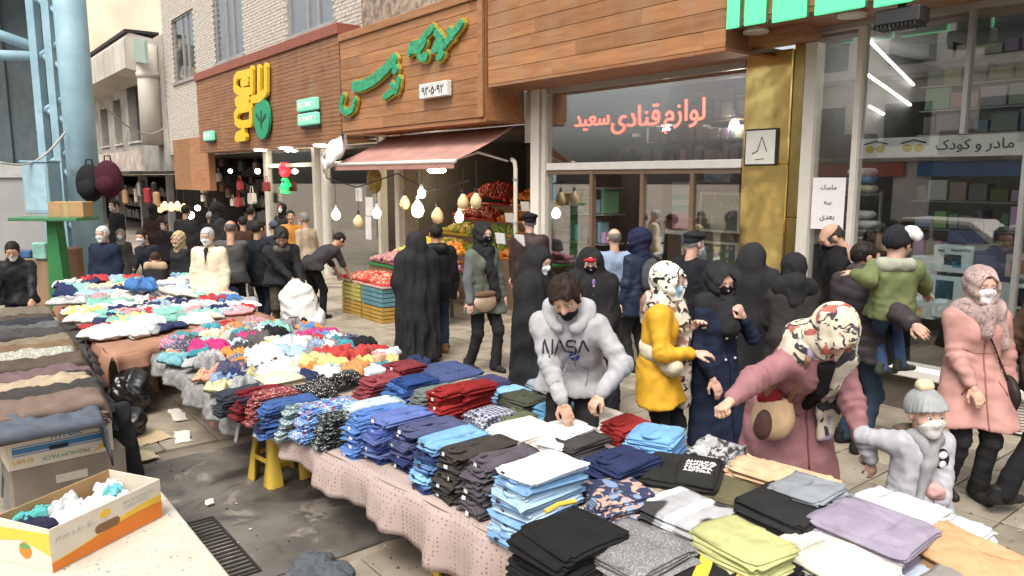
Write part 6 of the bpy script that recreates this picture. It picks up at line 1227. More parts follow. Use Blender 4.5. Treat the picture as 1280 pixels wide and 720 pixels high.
p = person('woman in black chador with red headband and black mask', 738, 313, 7.1, 190, head=(-12, 14, 0), chador=dict(color=(.022, .022, .023), open=.07), mask=(BM,), female=True, skin=pale, hl=(-.1, .22, 1.0), hr=(.12, .22, .95), vox=.018)
def hl_(p, *q): return p['hc']+p['R'] @ np.array(q)*p['hs']
extra(p, 'red_headband', [cone(hl_(p, -.055, .07, .05), hl_(p, 0, .1, .06), .018), cone(hl_(p, 0, .1, .06), hl_(p, .055, .07, .05), .018)], (.40, .03, .045), wr=.003, h=.009); extra(p, 'purple_scarf', [cone(p['nb']+p['fwd']*.11, p['che']+p['fwd']*.15, .04, .02)], (.12, .06, .2), cloth('violet_print', 'floral', (.5, .35, .5), 40), wr=.006)
p = person('balding man in pale blue shirt facing the cake shop door', 768, 286, 9.6, 8, hair='fringe', hairc=(.2, .17, .14), eyes=False, top=dict(color=(.26, .33, .46), wr=.006), bottom=dict(color=BLK), skin=(.56, .34, .25))
p = person('woman in navy headscarf and navy jacket with grey backpack', 799, 287, 9.0, 35, head=(40, 2, 0), hood=dict(color=(.018, .02, .05), size=.03), mask=(WM,), female=True, top=dict(color=(.022, .030, .055), mat=shiny, thick=.014, hem=.72), bottom=dict(color=BLK), eyes=True, skin=pale, vox=.02)
extra(p, 'backpack', [ell(p['che']-p['fwd']*.2-p['up']*.10, (.15, .10, .23)), ell(p['che']-p['fwd']*.27-p['up']*.17, (.11, .06, .12))], (.07, .07, .072), wr=.006)
p = person('man in dark flat cap with white mask and grey sideburns', 868, 290, 8.1, -62, head=(6, 4, 0), hat=('beret', (.022, .022, .026)), hair='thin', hairc=(.3, .3, .3), mask=(WM,), top=dict(color=(.016, .016, .02), thick=.015, hem=.7), bottom=dict(color=BLK), skin=(.56, .34, .26), vox=.019)
p = person('woman in black chador turned to the brass pillar beside the flat cap', 945, 307, 7.3, -20, head=(-45, 12, 0), chador=dict(color=CHD, flare=.95, face=True), mask=((.7, .68, .64),), female=True, hl=(-.1, .25, 1.05), hr=(.12, .25, 1.0), skin=pale, vox=.018)
p = person('stooping woman in charcoal coat and black headscarf with her back turned', 992, 322, 6.75, -15, lean=22, head=(0, 30, 0), hood=dict(color=(.022, .022, .023), size=.03), eyes=False, female=True, hl=(-.1, .4, .95), hr=(.2, .4, .9), top=dict(color=(.030, .026, .025), hem=.35, flare=1.3, thick=.012, wr=.008), bottom=dict(color=BLK), skin=pale, vox=.018, girth=1.12)
extra(p, 'headscarf_drape', [cone(p['nb']-p['fwd']*.05-p['rt']*.1, p['nb']-p['fwd']*.05+p['rt']*.1, .105), cone(p['nb']-p['fwd']*.09, p['che']-p['fwd']*.10, .13, .08)], (.022, .022, .023), wr=.01)
p = person('bald man in black coat with bowed head and dark mask by the window notice', 1032, 283, 7.7, 75, lean=8, head=(10, 34, 0), hair='fringe', hairc=(.05, .04, .035), mask=(BM,), top=dict(color=(.012, .012, .014), thick=.015, hem=.6, collar=1), bottom=dict(color=BLK), skin=(.5, .29, .2), vox=.02)
# father carrying a toddler
p = person('man in dark puffer jacket carrying the toddler on his arm', 1083, 303, 6.35, -72, head=(-15, 6, 0), hair='short', eyes=False, hl=('px', 1172, 400, 6.15), hr=('px', 1156, 420, 5.5), er=(1, -.3, -.8), el=(-.7, .2, -.8), hands=('grip', 'relaxed'), palm=((1, -.3, 0), (-1, .3, .2)), top=dict(color=(.046, .038, .040), thick=.03, mat=shiny, puff=1, hem=.80, wr=.004, collar=1), bottom=dict(color=(.035, .055, .085), mat=denim), skin=(.5, .3, .21), girth=1.15, vox=.016, fl=(-.12, .05), fr=(.14, -.02)); DAD = p
p = person('toddler in olive hooded jacket, jeans and dark pompom hat held on the arm', 1124, 284, 5.95, -18, hip=.66, lean=-2, head=(-35, 4, 0), hat=('beanie', (.022, .022, .026)), hair='short', child=1.45, hl=('px', 1066, 342, 6.0), hr=('px', 1158, 366, 6.15), fl=(-.03, .05, .06), fr=(.15, .10, .10), toes=(-60, -60), top=dict(color=(.15, .175, .075), thick=.03, hem=.60, wr=.010), bottom=dict(color=(.05, .085, .17), mat=denim, fit=.95), skin=(.56, .36, .27), shoes=(.05, .06, .045), girth=1.0, scale=.76, vox=.02)
extra(p, 'hat_pompom', [ell(hl_(p, .07, .02, .10), (.08, .08, .065)), ell(hl_(p, .11, .02, .075), (.06, .06, .06))], (.78, .77, .76), knit, wr=.02, h=.014)
extra(p, 'jacket_hood', [cone(p['nb']-p['rt']*.13-p['fwd']*.08, p['nb']+p['rt']*.13-p['fwd']*.08, .075)], (.33, .34, .27), knit, wr=.01)
# right-hand side
p = person('woman in pink coat with pink patterned headscarf and white mask', 1229, 336, 5.3, 180, head=(-6, 4, 0), hood=dict(color=(.42, .31, .29), size=.022, mat=cloth('rose_scarf', 'floral', (.22, .17, .16), 40)), mask=(WM,), female=True, skin=(.55, .33, .24), hairc=(.09, .03, .015), top=dict(color=(.46, .25, .22), thick=.012, hem=.60, mat=plain, wr=.005, flare=1.1), bottom=dict(color=BLK), hl=(-.3, .05, .8), hr=(.12, .22, .92), fl=(-.09, .05), fr=(.1, -.05), vox=.0145); PINK = p
headp = hair_t('short'); V, Q = headp; link('hair', np_mesh('hair', (V*.97) @ p['R'].T+p['hc'], Q, [hair_m]), p['th'], color=(.10, .03, .014))
extra(p, 'headscarf_drape', [cone(p['nb']-p['rt']*.09+p['fwd']*.02, p['nb']+p['rt']*.09+p['fwd']*.02, .10), cone(p['nb']+p['fwd']*.09, p['che']+p['fwd']*.14, .085, .05), cone(p['nb']+p['fwd']*.06-p['rt']*.1, p['che']+p['fwd']*.10-p['rt']*.14-p['up']*.1, .06, .05)], (.40, .29, .27), MATS['rose_scarf'], wr=.012)
extra(p, 'handbag', [ell(p['pel']-p['rt']*.22+p['fwd']*.08-p['up']*.10, (.06, .14, .15))], (.03, .022, .02), shoe_m, wr=.003); extra(p, 'bag_strap', [cone(p['SR']+p['up']*.075, p['che']+p['fwd']*.16, .011), cone(p['che']+p['fwd']*.16, p['pel']-p['rt']*.2+p['fwd']*.12, .011)], (.03, .02, .02), wr=0, k=.01)
p = person('man in brown jacket and black trousers striding past the pink coat', 1338, 318, 5.2, -82, head=(0, 5, 0), hair='short', top=dict(color=(.085, .055, .035), thick=.02, hem=.78), bottom=dict(color=(.014, .014, .016), fit=1.1), fl=(-.1, .34), fr=(.1, -.42, .12), hl=(-.3, -.15, .85), hr=(.3, .25, .85), skin=tan_, vox=.018)
p = person('woman in mauve wool coat with floral headscarf stooping to the clothes', 1066, 402, 4.15, 200, lean=46, side=8, head=(0, 58, -14), hood=dict(color=(.62, .56, .43), size=.022, mat=cloth('floral_scarf', 'floral', (.06, .05, .06), 15, c3=(.42, .13, .10))), eyes=True, female=True, skin=pale, hr=('px', 885, 520, 3.95), hl=('px', 1085, 575, 4.2), er=(.6, -.6, .6), hands=('grip', 'grip'), palm=((.2, -.6, -1), (0, .2, -1)), top=dict(color=(.30, .145, .155), thick=.016, hem=.36, flare=1.25, mat=knit, wr=.007, name='coat'), bottom=dict(color=BLK), girth=1.15, vox=.0125, fl=(-.1, .08), fr=(.1, -.02)); MAUVE = p
fsm = cloth('cream_print_scarf', 'floral', (.045, .045, .055), 9, c3=(.35, .27, .42))
extra(p, 'scarf', [cone(p['nb']-p['rt']*.15, p['nb']+p['rt']*.15, .075), cone(p['nb']+p['rt']*.13-p['fwd']*.04, p['SR']-p['up']*.07+p['rt']*.03, .085, .06)]+ribbon(p['nb']-p['rt']*.12+p['fwd']*.10, p['che']-p['rt']*.13+p['fwd']*.17, p['rt'], .06)+ribbon(p['che']-p['rt']*.13+p['fwd']*.17, p['pel']-p['rt']*.12+np.array((0, .27, .0)), p['rt'], .06, .02, .085)+ribbon(p['pel']-p['rt']*.12+np.array((0, .27, .0)), p['pel']-p['rt']*.10+np.array((0, .25, -.22)), p['rt'], .085, .018, .03), (.58, .52, .42), fsm, wr=.010, k=.03)
extra(p, 'dark_top', ribbon(p['nb']+p['fwd']*.10+p['rt']*.01, p['che']+p['fwd']*.16-p['rt']*.02-p['up']*.05, p['rt'], .04, .02)+ribbon(p['che']+p['fwd']*.16-p['rt']*.02-p['up']*.05, p['pel']+p['fwd']*.145-p['rt']*.03, p['rt'], .03, .02), (.018, .016, .018), wr=.004)
wb = p['pel']+p['rt']*.27+np.array((0, .26, -.02))
extra(p, 'shoulder_bag', [ell(wb, (.15, .06, .14)), ell(wb+np.array((-.02, 0, -.05)), (.12, .065, .10))], (.58, .40, .24), shoe_m, wr=.003, cut=lambda d, P: np.maximum(d, -ev(ell(wb+np.array((0, 0, .15)), (.14, .04, .07)), P)))
extra(p, 'bag_patch', [ell(wb+np.array((.09, .02, -.03)), (.055, .058, .10))], (.10, .055, .045), shoe_m, wr=0); extra(p, 'bag_lining', [ell(wb+np.array((.03, .0, .12)), (.09, .035, .05))], (.22, .02, .025), wr=0)
extra(p, 'bag_strap', [cone(wb+np.array((-.09, .02, .08)), p['SR']+p['up']*.10-p['rt']*.03+p['fwd']*.06, .018), cone(p['SR']+p['up']*.105-p['rt']*.03, p['SR']+p['up']*.10-p['rt']*.03+p['fwd']*.06, .018), cone(wb+np.array((.10, -.02, .07)), p['SR']+p['up']*.09+p['fwd']*.02, .015)], (.22, .12, .075), shoe_m, wr=0, k=.012)
p = person('small child in grey knitted hat, white mask and grey scarf with pink pompoms', 1157, 490, 4.0, 188, hip=.90, head=(-6, 2, 4), hat=('beanie', (.30, .31, .31)), mask=((.66, .64, .61),), child=1.55, skin=(.58, .37, .28), hairc=(.05, .03, .02), hr=('px', 1088, 578, 4.15), hl=('px', 1178, 650, 3.85), hands=('grip', 'relaxed'), top=dict(color=(.40, .40, .43), thick=.035, hem=.62, wr=.008, mat=plain, name='jacket'), bottom=dict(color=BLK), girth=1.12, vox=.0165); CHILD = p
g = (.27, .275, .28)
extra(p, 'scarf', [cone(p['nb']-p['rt']*.09+p['fwd']*.04, p['nb']+p['rt']*.09+p['fwd']*.04, .075), cone(p['nb']+p['fwd']*.11-p['rt']*.08, p['che']+p['fwd']*.19+p['rt']*.06-p['up']*.06, .05, .045), cone(p['che']+p['fwd']*.19+p['rt']*.06-p['up']*.06, p['pel']+p['fwd']*.21+p['rt']*.13+p['up']*.04, .045, .04), cone(p['nb']+p['fwd']*.11+p['rt']*.09, p['che']+p['fwd']*.2+p['rt']*.02-p['up']*.02, .05, .04)], g, knit, wr=.008)
for q in ((.14, .22, -.02), (.0, .21, .10)): extra(p, 'scarf_pompom', [ell(p['pel']+p['rt']*q[0]+p['fwd']*q[1]+p['up']*q[2], (.075, .07, .07))], (.56, .33, .31), knit, wr=.016)
extra(p, 'hat_pompom', [ell(hl_(p, 0, -.02, .15), (.065, .065, .055))], (.52, .43, .30), knit, wr=.014)
extra(p, 'jacket_hood', [cone(p['nb']-p['rt']*.17-p['fwd']*.06, p['nb']-p['rt']*.05-p['fwd']*.08, .07), cone(p['nb']-p['rt']*.05-p['fwd']*.08, p['nb']+p['rt']*.14-p['fwd']*.06, .07)], (.10, .07, .05), knit, wr=.016)
bc = p['che']+p['fwd']*.155-p['rt']*.085-p['up']*.02
extra(p, 'penguin_badge', [ell(bc, (.075, .022, .10))], (.016, .016, .018), wr=0, h=.011); extra(p, 'badge_face', [ell(bc+p['fwd']*.02+p['up']*.045, (.045, .012, .035)), ell(bc+p['fwd']*.02-p['up']*.035, (.035, .012, .035))], (.72, .72, .72), wr=0, k=.002, h=.009)
# between hoodie and mauve coat
p = person('woman in yellow jacket with white patterned headscarf and blue mask', 838, 332, 5.5, 250, lean=4, head=(-26, 10, 0), hood=dict(color=(.72, .68, .58), size=.024, mat=cloth('white_black_scarf', 'floral', (.025, .022, .02), 13)), mask=(LB,), female=True, skin=(.62, .38, .29), hairc=(.12, .06, .03), top=dict(color=(.62, .34, .03), thick=.014, hem=.70, wr=.006, flare=1.1, mat=shiny), bottom=dict(color=BLK), hl=(-.06, .24, 1.27), hr=(.15, .3, 1.12), vox=.0145, fl=(-.1, .06), fr=(.1, -.1)); YEL = p
sm_ = cloth('cream_brown_scarf', 'floral', (.05, .035, .03), 11, c3=(.30, .17, .12))
extra(p, 'scarf', [cone(p['nb']-p['rt']*.08, p['nb']+p['rt']*.08, .10), cone(p['nb']+p['fwd']*.09, p['che']+p['fwd']*.15, .085, .07), cone(p['che']+p['fwd']*.15-p['rt']*.04, p['pel']+p['fwd']*.20-p['rt']*.05-p['up']*.22, .07, .07), cone(p['nb']-p['fwd']*.08, p['che']-p['fwd']*.10, .10, .06)], (.66, .60, .50), sm_, wr=.012)
extra(p, 'jacket_sleeve_lining', [cone(p['pel']+p['rt']*.12-p['fwd']*.06+p['up']*.20, p['pel']+p['rt']*.20+p['fwd']*.14+p['up']*.10, .085, .075)], (.60, .55, .42), cloth('sherpa', 'dots', (.72, .56, .18), 70), wr=.01)
p = person('woman in navy coat and black headscarf raising her fist to her black mask', 903, 332, 5.6, 215, head=(-20, 14, 0), hood=dict(color=(.024, .024, .026), size=.026), mask=(BM,), female=True, skin=(.58, .36, .27), hairc=(.03, .015, .01), top=dict(color=(.016, .022, .045), hem=.34, flare=1.0, wr=.007, name='coat'), bottom=dict(color=BLK), hl=(-.06, .20, 1.37), hr=(.2, .15, .9), el=(-.7, .1, -1), hands=('grip', 'relaxed'), palm=((.2, -1, 0), (-.3, -.2, -1)), vox=.0145); NAVY = p
extra(p, 'headscarf_drape', [cone(p['nb']-p['rt']*.11, p['nb']+p['rt']*.11, .105), cone(p['nb']+p['fwd']*.06, p['che']+p['fwd']*.11-p['up']*.03, .11, .10), cone(p['nb']+p['rt']*.12, p['che']+p['rt']*.17, .08, .07)], (.024, .024, .026), wr=.012)
for kx, kz in ((-.06, .05), (-.06, -.12), (.05, .05), (.05, -.12)): extra(p, 'button', [ell(p['che']+p['fwd']*.15+p['rt']*kx+p['up']*(kz-.16), (.014, .012, .012))], (.5, .5, .5), wr=0, h=.007)
# the seller in the grey hoodie
p = person('dark haired seller in light grey hoodie with black lettering and lowered black mask', 702, 351, 4.8, 166, lean=30, side=0, head=(-2, 34, 8), hair='curly', hairc=(.025, .017, .012), mask=(BM, .034), hl=('px', 750, 494, 4.72), hr=('px', 704, 505, 4.8), el=(-1.0, -.5, .3), er=(.8, -.6, 0), hands=('pinch', 'relaxed'), palm=((.2, .2, -1), (-.3, -.2, -1)), top=dict(color=(.40, .40, .41), thick=.012, hem=.84, wr=.005, mat=knit, name='hoodie'), bottom=dict(color=(.028, .028, .028)), skin=(.56, .33, .23), girth=1.08, vox=.0125, fl=(-.14, .0), fr=(.14, .0)); NASA = p
extra(p, 'hoodie_hood', [cone(p['nb']-p['rt']*.10-p['fwd']*.05+p['up']*.03, p['nb']+p['rt']*.10-p['fwd']*.05+p['up']*.03, .078), cone(p['nb']+p['rt']*.12, p['nb']+p['rt']*.06+p['fwd']*.10, .05, .04), cone(p['nb']-p['rt']*.12, p['nb']-p['rt']*.06+p['fwd']*.10, .05, .04)], (.42, .42, .43), knit, wr=.008)
extra(p, 'beard', [ell(hl_(p, 0, .035, -.085), (.062, .06, .045))], (.02, .014, .01), hair_m, wr=.002, h=.01)
for E_, H_2 in ((p['EL'], p['HL']), (p['ER'], p['HR'])): dd_ = (H_2-E_)/np.linalg.norm(H_2-E_); extra(p, 'cuff', [cone(H_2-dd_*.075, H_2-dd_*.015, .048, .043)], (.34, .34, .35), knit, wr=.001, h=.012)
extra(p, 'waistband', [cone(p['pel']-p['rt']*.085+p['up']*-.02, p['pel']+p['rt']*.085+p['up']*-.02, .132)], (.34, .34, .35), knit, wr=.002, cut=lambda d, P: np.maximum(d, np.abs(P[:, 2]-.865)-.03))
# lettering and round badge laid on the hoodie's chest
hood_o = [c for c in p['th'].children if c.name.startswith('hoodie') and 'hood_' not in c.name and c.name.split('.')[0] == 'hoodie'][0]
bv = BVHTree.FromPolygons([v_.co for v_ in hood_o.data.vertices], [tuple(f.vertices) for f in hood_o.data.polygons])
def on_chest(me, cx, cz, lift):
    co = np.empty(len(me.vertices)*3); me.vertices.foreach_get('co', co); co = co.reshape(-1, 3); out = []
    for x, yy, z in co:
        # seen from the front the writing runs to the figure's left
        o_ = p['che']+p['fwd']*.215+p['rt']*(-(x)-cx)+p['up']*(z+cz); h_ = bv.ray_cast(Vector(o_), Vector(-p['fwd'])); q = h_[0] if h_[0] is not None else Vector(o_-p['fwd']*.05); out.append(q+Vector(p['fwd'])*(lift-yy))
    me.vertices.foreach_set('co', np.array(out).ravel()); me.update(); return me
def worm(ch):
    if ch == 'N': return [[(0, 0), (0, .82), (.12, 1), (.62, .1), (.74, 0), (.86, .16), (.86, 1)]]
    if ch == 'A': return [[(0, 0), (.36, .92), (.46, 1), (.56, .92), (.92, 0)]]
    if ch == 'S': return [[(.86, 1), (.16, 1), (0, .86), (0, .64), (.16, .52), (.72, .5), (.88, .36), (.88, .14), (.72, 0), (0, 0)]]
mb = MB(); x0 = 0; kq = 0
for ch in 'NASA':
    for pl in worm(ch):
        for (a, b) in zip(pl, pl[1:]):
            dx, dz = b[0]-a[0], b[1]-a[1]; L_ = math.hypot(dx, dz); nx, nz = -dz/L_*.085, dx/L_*.085; kq += 1; st_ = max(1, int(L_/.25)); ex_, ez_ = dx/L_*.06, dz/L_*.06
            for i in range(st_):
                f0, f1 = i/st_, (i+1)/st_; A_ = (a[0]-ex_+(dx+2*ex_)*f0, a[1]-ez_+(dz+2*ez_)*f0); B_ = (a[0]-ex_+(dx+2*ex_)*f1, a[1]-ez_+(dz+2*ez_)*f1); q4 = [(A_[0]+nx, A_[1]+nz), (B_[0]+nx, B_[1]+nz), (B_[0]-nx, B_[1]-nz), (A_[0]-nx, A_[1]-nz)]
                mb.add([((x0+c_[0]-2.2)*.067, -.001-kq*.0001, (c_[1]-.5)*.085) for c_ in q4], [(0, 1, 2, 3)])
    x0 += 1.12
me = on_chest(mb.mesh('hoodie_lettering', ink), .0, .02, .006); link('hoodie_lettering', me, p['th'])
mb = MB(); rg = [[(r_*.036*math.cos(a*math.pi/12), -.001, r_*.036*math.sin(a*math.pi/12)*1.05) for a in range(25)] for r_ in (.0001, .35, .7, 1)]; mb.grid(rg)
me = on_chest(mb.mesh('round_badge', mat('badge_blue', (.05, .06, .32), .6)), .045, -.062, .006); link('round_badge', me, p['th'])
mb = MB().add([(-.04, -.002, -.012), (.0, -.002, .006), (.04, -.002, .03), (.0, -.002, .016)], [(0, 1, 2, 3)]); me = on_chest(mb.mesh('badge_swoosh', mat('badge_white', (.7, .7, .72), .6)), .045, -.064, .008); link('badge_swoosh', me, p['th'])
for sx in (-1, 1): extra(p, 'drawstring', [cone(p['nb']+p['fwd']*.13+p['rt']*.045*sx, p['che']+p['fwd']*.165+p['rt']*.05*sx-p['up']*.0, .006), cone(p['che']+p['fwd']*.165+p['rt']*.05*sx, p['che']+p['fwd']*.17+p['rt']*.055*sx-p['up']*.14, .006)], (.2, .2, .2), wr=0, h=.008, k=.004)
# white sack held by the bending man
r_ = random.Random(3); hw_ = toworld(SACKMAN, (SACKMAN['HL']+SACKMAN['HR'])/2)
prs = [cone((0, 0, .72), (.02, 0, .5), .06, .16), cone((.02, 0, .5), (.12, -.05, .2), .24, .26), ell((.14, -.05, .18), (.28, .24, .2))]
V, Q = field(prs, .022, .08, lambda d, P: np.maximum(d, .005-P[:, 2]), wr=.022, wsc=(9, 9, 9), seed=4)
o = link('plastic_sack', np_mesh('plastic_sack', V, Q, [mat('white_plastic', (.74, .72, .69), .35, amt=.06, spec=.6)]), None, (hw_.x-.02, hw_.y-.03, hw_.z-.74)); tag(o, 'bulging white plastic sack held over the mixed clothes table', 'sack')

# zips, pocket edges and closures
seam(NASA, 'hoodie', [(-.11, -.30), (-.13, -.20), (-.07, -.13), (.07, -.13), (.13, -.20), (.11, -.30)], .0035, (.25, .25, .26))
seam(PINK, 'jacket', [(0, .08), (.005, -.15), (0, -.45), (.005, -.70)], .006, (.30, .14, .12), name='zip'); seam(PINK, 'jacket', [(.10, -.36), (.16, -.46)], .006, (.30, .14, .12), name='pocket'); seam(PINK, 'jacket', [(-.10, -.36), (-.16, -.46)], .006, (.30, .14, .12), name='pocket'); seam(PINK, 'jacket', [(-.17, -.12), (-.06, -.16), (.06, -.16), (.17, -.12)], .004, (.34, .17, .15))
seam(NAVY, 'coat', [(.0, -.1), (.0, -.5), (0, -.9)], .005, (.007, .009, .02), name='closure'); seam(NAVY, 'coat', [(.10, -.42), (.17, -.44)], .006, (.007, .009, .02), name='pocket'); seam(NAVY, 'coat', [(-.10, -.42), (-.17, -.44)], .006, (.007, .009, .02), name='pocket')
seam(CHILD, 'jacket', [(0, .05), (0, -.2), (0, -.45)], .006, (.22, .22, .24), name='zip'); seam(MAUVE, 'coat', [(-.16, .1), (-.12, -.02), (-.04, -.08)], .006, (.18, .08, .085), name='pocket', org='pel', start=.6)
seam(MAUVE, 'coat', [(.0, .25), (.01, 0), (0, -.4)], .006, (.16, .07, .075), name='closure', org='pel', start=.6)
seam(YEL, 'jacket', [(0, .02), (0, -.3), (0, -.6)], .006, (.38, .2, .02), name='zip'); seam(GREENW, 'jacket', [(.02, -.1), (.02, -.5)], .005, (.05, .06, .045), name='zip')
# ============================================================= CLOTHES ON THE TABLES
def folded_mesh(name, w, d, t, seed, m, wave=1.0, layers=3, collar=False):
    """a folded garment: rounded slab whose rim shows its folded layers, top gently rumpled"""
    r = np.random.RandomState(seed); n = 56; a = np.arange(n)/n*2*np.pi; e = .2; a = a+.25*np.sin(4*a)*.35
    bx_ = np.sign(np.cos(a))*np.abs(np.cos(a))**e*w/2; by_ = np.sign(np.sin(a))*np.abs(np.sin(a))**e*d/2
    ph = r.uniform(0, 6, 8); lv = []
    for L in range(layers):
        z0, z1 = t*L/layers, t*(L+1)/layers; off = r.uniform(-.014, .008)+.006*np.sin(2*a+ph[L])+.004*np.sin(7*a+ph[L+1])+r.normal(size=n)*.0012
        for f, ins in ((.06, -.010), (.35, 0), (.7, 0), (.94, -.010)): lv.append((z0+(z1-z0)*f, ins+off))
    rows = []
    for z, ins in lv:
        wv = 1+(.022*np.sin(2*a+ph[3])+.014*np.sin(5*a+ph[4])+.008*np.sin(9*a+ph[5]))*wave; k = (np.minimum(w, d)/2+ins)/(np.minimum(w, d)/2)
        rows.append(np.stack([bx_*wv*k, by_*wv*k, z+(.004*np.sin(3*a+ph[6])+.003*np.sin(7*a+ph[7]))*wave*(z/t)], 1))
    last = rows[-1]; tops = []
    for f in (.96, .88, .76, .62, .46, .28, .12):
        x, y = last[:, 0]*f, last[:, 1]*f; PP = np.stack([x, y, 0*x], 1); h = wave*(.010*np.clip(fold(PP, 12, seed), -.8, 1)+.006*np.clip(fold(PP, 30, seed+3), -.8, 1))*(1-f**6*.6)
        tops.append(np.stack([x, y, t+.004+h], 1))
    R_ = rows+tops; V = np.concatenate(R_+[np.array([[0, 0, t+.006]]), np.array([[0, 0, 0]])]); Q = []
    for i in range(len(R_)-1):
        for k in range(n): j = (k+1) % n; Q.append((i*n+k, i*n+j, i*n+n+j, i*n+n+k))
    V[:, 2] -= .35*np.clip(-V[:, 1]/d-.22, 0, 1)**1.5*d*.5
    b = (len(R_)-1)*n; T = len(V)-2; fs = Q+[(b+k, b+(k+1) % n, T) for k in range(n)]+[((k+1) % n, k, T+1) for k in range(n)]
    V = V.tolist(); g0 = len(V); gx, gy = 9, 11; xa, xb = (-w*.47, w*r.uniform(-.05, .22)) if r.rand() < .6 else (w*r.uniform(-.25, .0), w*.47)
    for lay in (1, 0):
        for i in range(gx):
            for j in range(gy):
                f, q = i/(gx-1), j/(gy-1); x = xa+(xb-xa)*f+.010*math.sin(q*5+ph[0])*(1 if i in (0, gx-1) else .4); y = d*(-.46+.9*q+.02*math.sin(f*4+ph[1])); hh = wave*.005*math.sin(x*41+ph[2]+2*math.sin(y*23+ph[3]))*math.sin(y*31+ph[4]); ed = min(1, 4*min(f, 1-f, q, 1-q)+.25)
                zd = .35*max(0, -y/d-.22)**1.5*d*.5; V.append((x, y, t-zd+(.004+(.013+hh)*ed if lay else -.004)))
    for i in range(gx-1):
        for j in range(gy-1): a_ = g0+i*gy+j; fs.append((a_, a_+gy, a_+gy+1, a_+1))
    bd = [(i, 0) for i in range(gx)]+[(gx-1, j) for j in range(1, gy)]+[(i, gy-1) for i in range(gx-2, -1, -1)]+[(0, j) for j in range(gy-2, 0, -1)]; bi = [g0+i*gy+j for i, j in bd]
    for a_, b_ in zip(bi, bi[1:]+bi[:1]): fs.append((b_, a_, a_+gx*gy, b_+gx*gy))
    if collar:
        cm = MB(); zc = t+.010-.35*max(0, .40-.22)**1.5*d*.5; cm.tube([(-.20*w, -.26*d, zc), (-.18*w, -.38*d, zc+.004), (-.09*w, -.45*d, zc+.007), (.0, -.465*d, zc+.008), (.09*w, -.45*d, zc+.007), (.18*w, -.38*d, zc+.004), (.20*w, -.26*d, zc)], [.006, .011, .012, .012, .012, .011, .006], 6)
        cm.tube([(0, -.40*d, zc+.002), (.004, -.2*d, t+.016), (0, .0, t+.014)], [.007, .006, .004], 5); o_ = len(V); V += [tuple(q) for q in cm.v]; fs += [tuple(o_+i_ for i_ in f_) for f_ in cm.f]
    me = bpy.data.meshes.new(name); me.from_pydata(V, [], fs); me.materials.append(m); me.polygons.foreach_set('use_smooth', [True]*len(fs)); me.update(); return me
FOLD = {}
def folded(name, w, d, t, m, seed, wave=1.0, layers=3):
    col_ = name == 'shirt' and w < .32 and seed % 5 < 4; k = (round(w, 2), round(d, 2), round(t, 3), m.name, seed % 5, layers, col_)
    if k not in FOLD: FOLD[k] = folded_mesh('folded_garment', w, d, t, int(w*977+d*389+t*7919) % 1000+seed % 5*7, m, wave, layers, col_)
    return FOLD[k]
rs = random.Random(21)
tagw = mat('tag_white', (.75, .74, .72), .5); tagk = mat('tag_black', (.03, .03, .03), .5)
tag_me = {k: bx(-.014, .014, -.004, 0, -.010, .010).mesh('size_tag', m) for k, m in (('w', tagw), ('k', tagk))}
print_me = bx(-.03, .03, -.02, .02, 0, .0015).mesh('print_patch', tagw)
def shade(c, j): f = 1+rs.uniform(-j, j); return tuple(max(0, min(1, x*f)) for x in c)
def stack(u, v, n, t, w, d, col, what, label, m=None, fan=.008, jit=.014, rz=0.0, tags=None, base=TZ+.006, cat='shirt', group=None, colj=.12, cols=None, tilt=0.0, wave=1.0, layers=3, name=None, at=None):
    m = m or plain_g; top = base+n*t; p = G(u, v, top) if at is None else Vector((*at, 0)); r0 = FROT+math.radians(rz); fx = Vector((-math.sin(r0), math.cos(r0), 0))
    out = []
    for i in range(n):
        off = fx*(-fan*(n-1-i))+Vector((rs.uniform(-jit, jit), rs.uniform(-jit, jit), 0))
        c = shade(cols[i % len(cols)] if cols else col, colj)
        o = link(name or ('folded_'+what), folded(what, w, d, t*.97, m, rs.randrange(99), wave, layers), None, (p.x+off.x, p.y+off.y, base+i*t), (tilt+rs.uniform(-.02, .02), rs.uniform(-.025, .025), r0+rs.uniform(-.07, .07)), c); o.scale = (rs.uniform(.93, 1.07), rs.uniform(.93, 1.05), rs.uniform(.92, 1.1))
        tag(o, label, cat, group or ('stack: '+label)[:60]); out.append(o)
        if tags and (i % 2 == 0 or i == n-1): tg = link('size_tag', tag_me[tags], o, (rs.uniform(-w*.3, w*.1), -d/2-.004+rs.uniform(0, .004), t*.5), (rs.uniform(-.3, .1), 0, rs.uniform(-.2, .2)))
    return out
plain_g = cloth('garment_cloth', rough=.92, bmp=.5, crease=.8, cscale=(7, 14, 10))
# --- printed and woven fabrics
dotbw = cloth('black_white_dots', 'dots', (.72, .70, .66), 60); camo = cloth('dark_camo', 'floral', (.30, .34, .33), 34, c3=(.02, .02, .02)); bluep_ = cloth('blue_print_cloth', 'floral', (.55, .66, .78), 30, c3=(.35, .1, .12))
mint = cloth('mint_print', 'floral', (.52, .62, .62), 60); chk = cloth('check_cloth', 'check', (.6, .6, .62), 28); reddot = cloth('maroon_white_print', 'dots', (.6, .5, .48), 55); marl = cloth('grey_marl', 'floral', (.36, .36, .36), 140); camog = cloth('grey_camo_print', 'floral', (.06, .06, .06), 14, c3=(.55, .55, .54)); strp = cloth('white_stripe', 'stripe', (.7, .7, .7), 9); navyp = cloth('navy_print', 'floral', (.50, .44, .36), 22, c3=(.25, .35, .5)); tropic = cloth('tropical_print', 'floral', (.45, .30, .24), 11, c3=(.22, .30, .45))
NV = (.024, .032, .085); RB = (.06, .13, .36); SKY = (.20, .40, .62); PERI = (.13, .17, .36); CH = (.045, .042, .045)
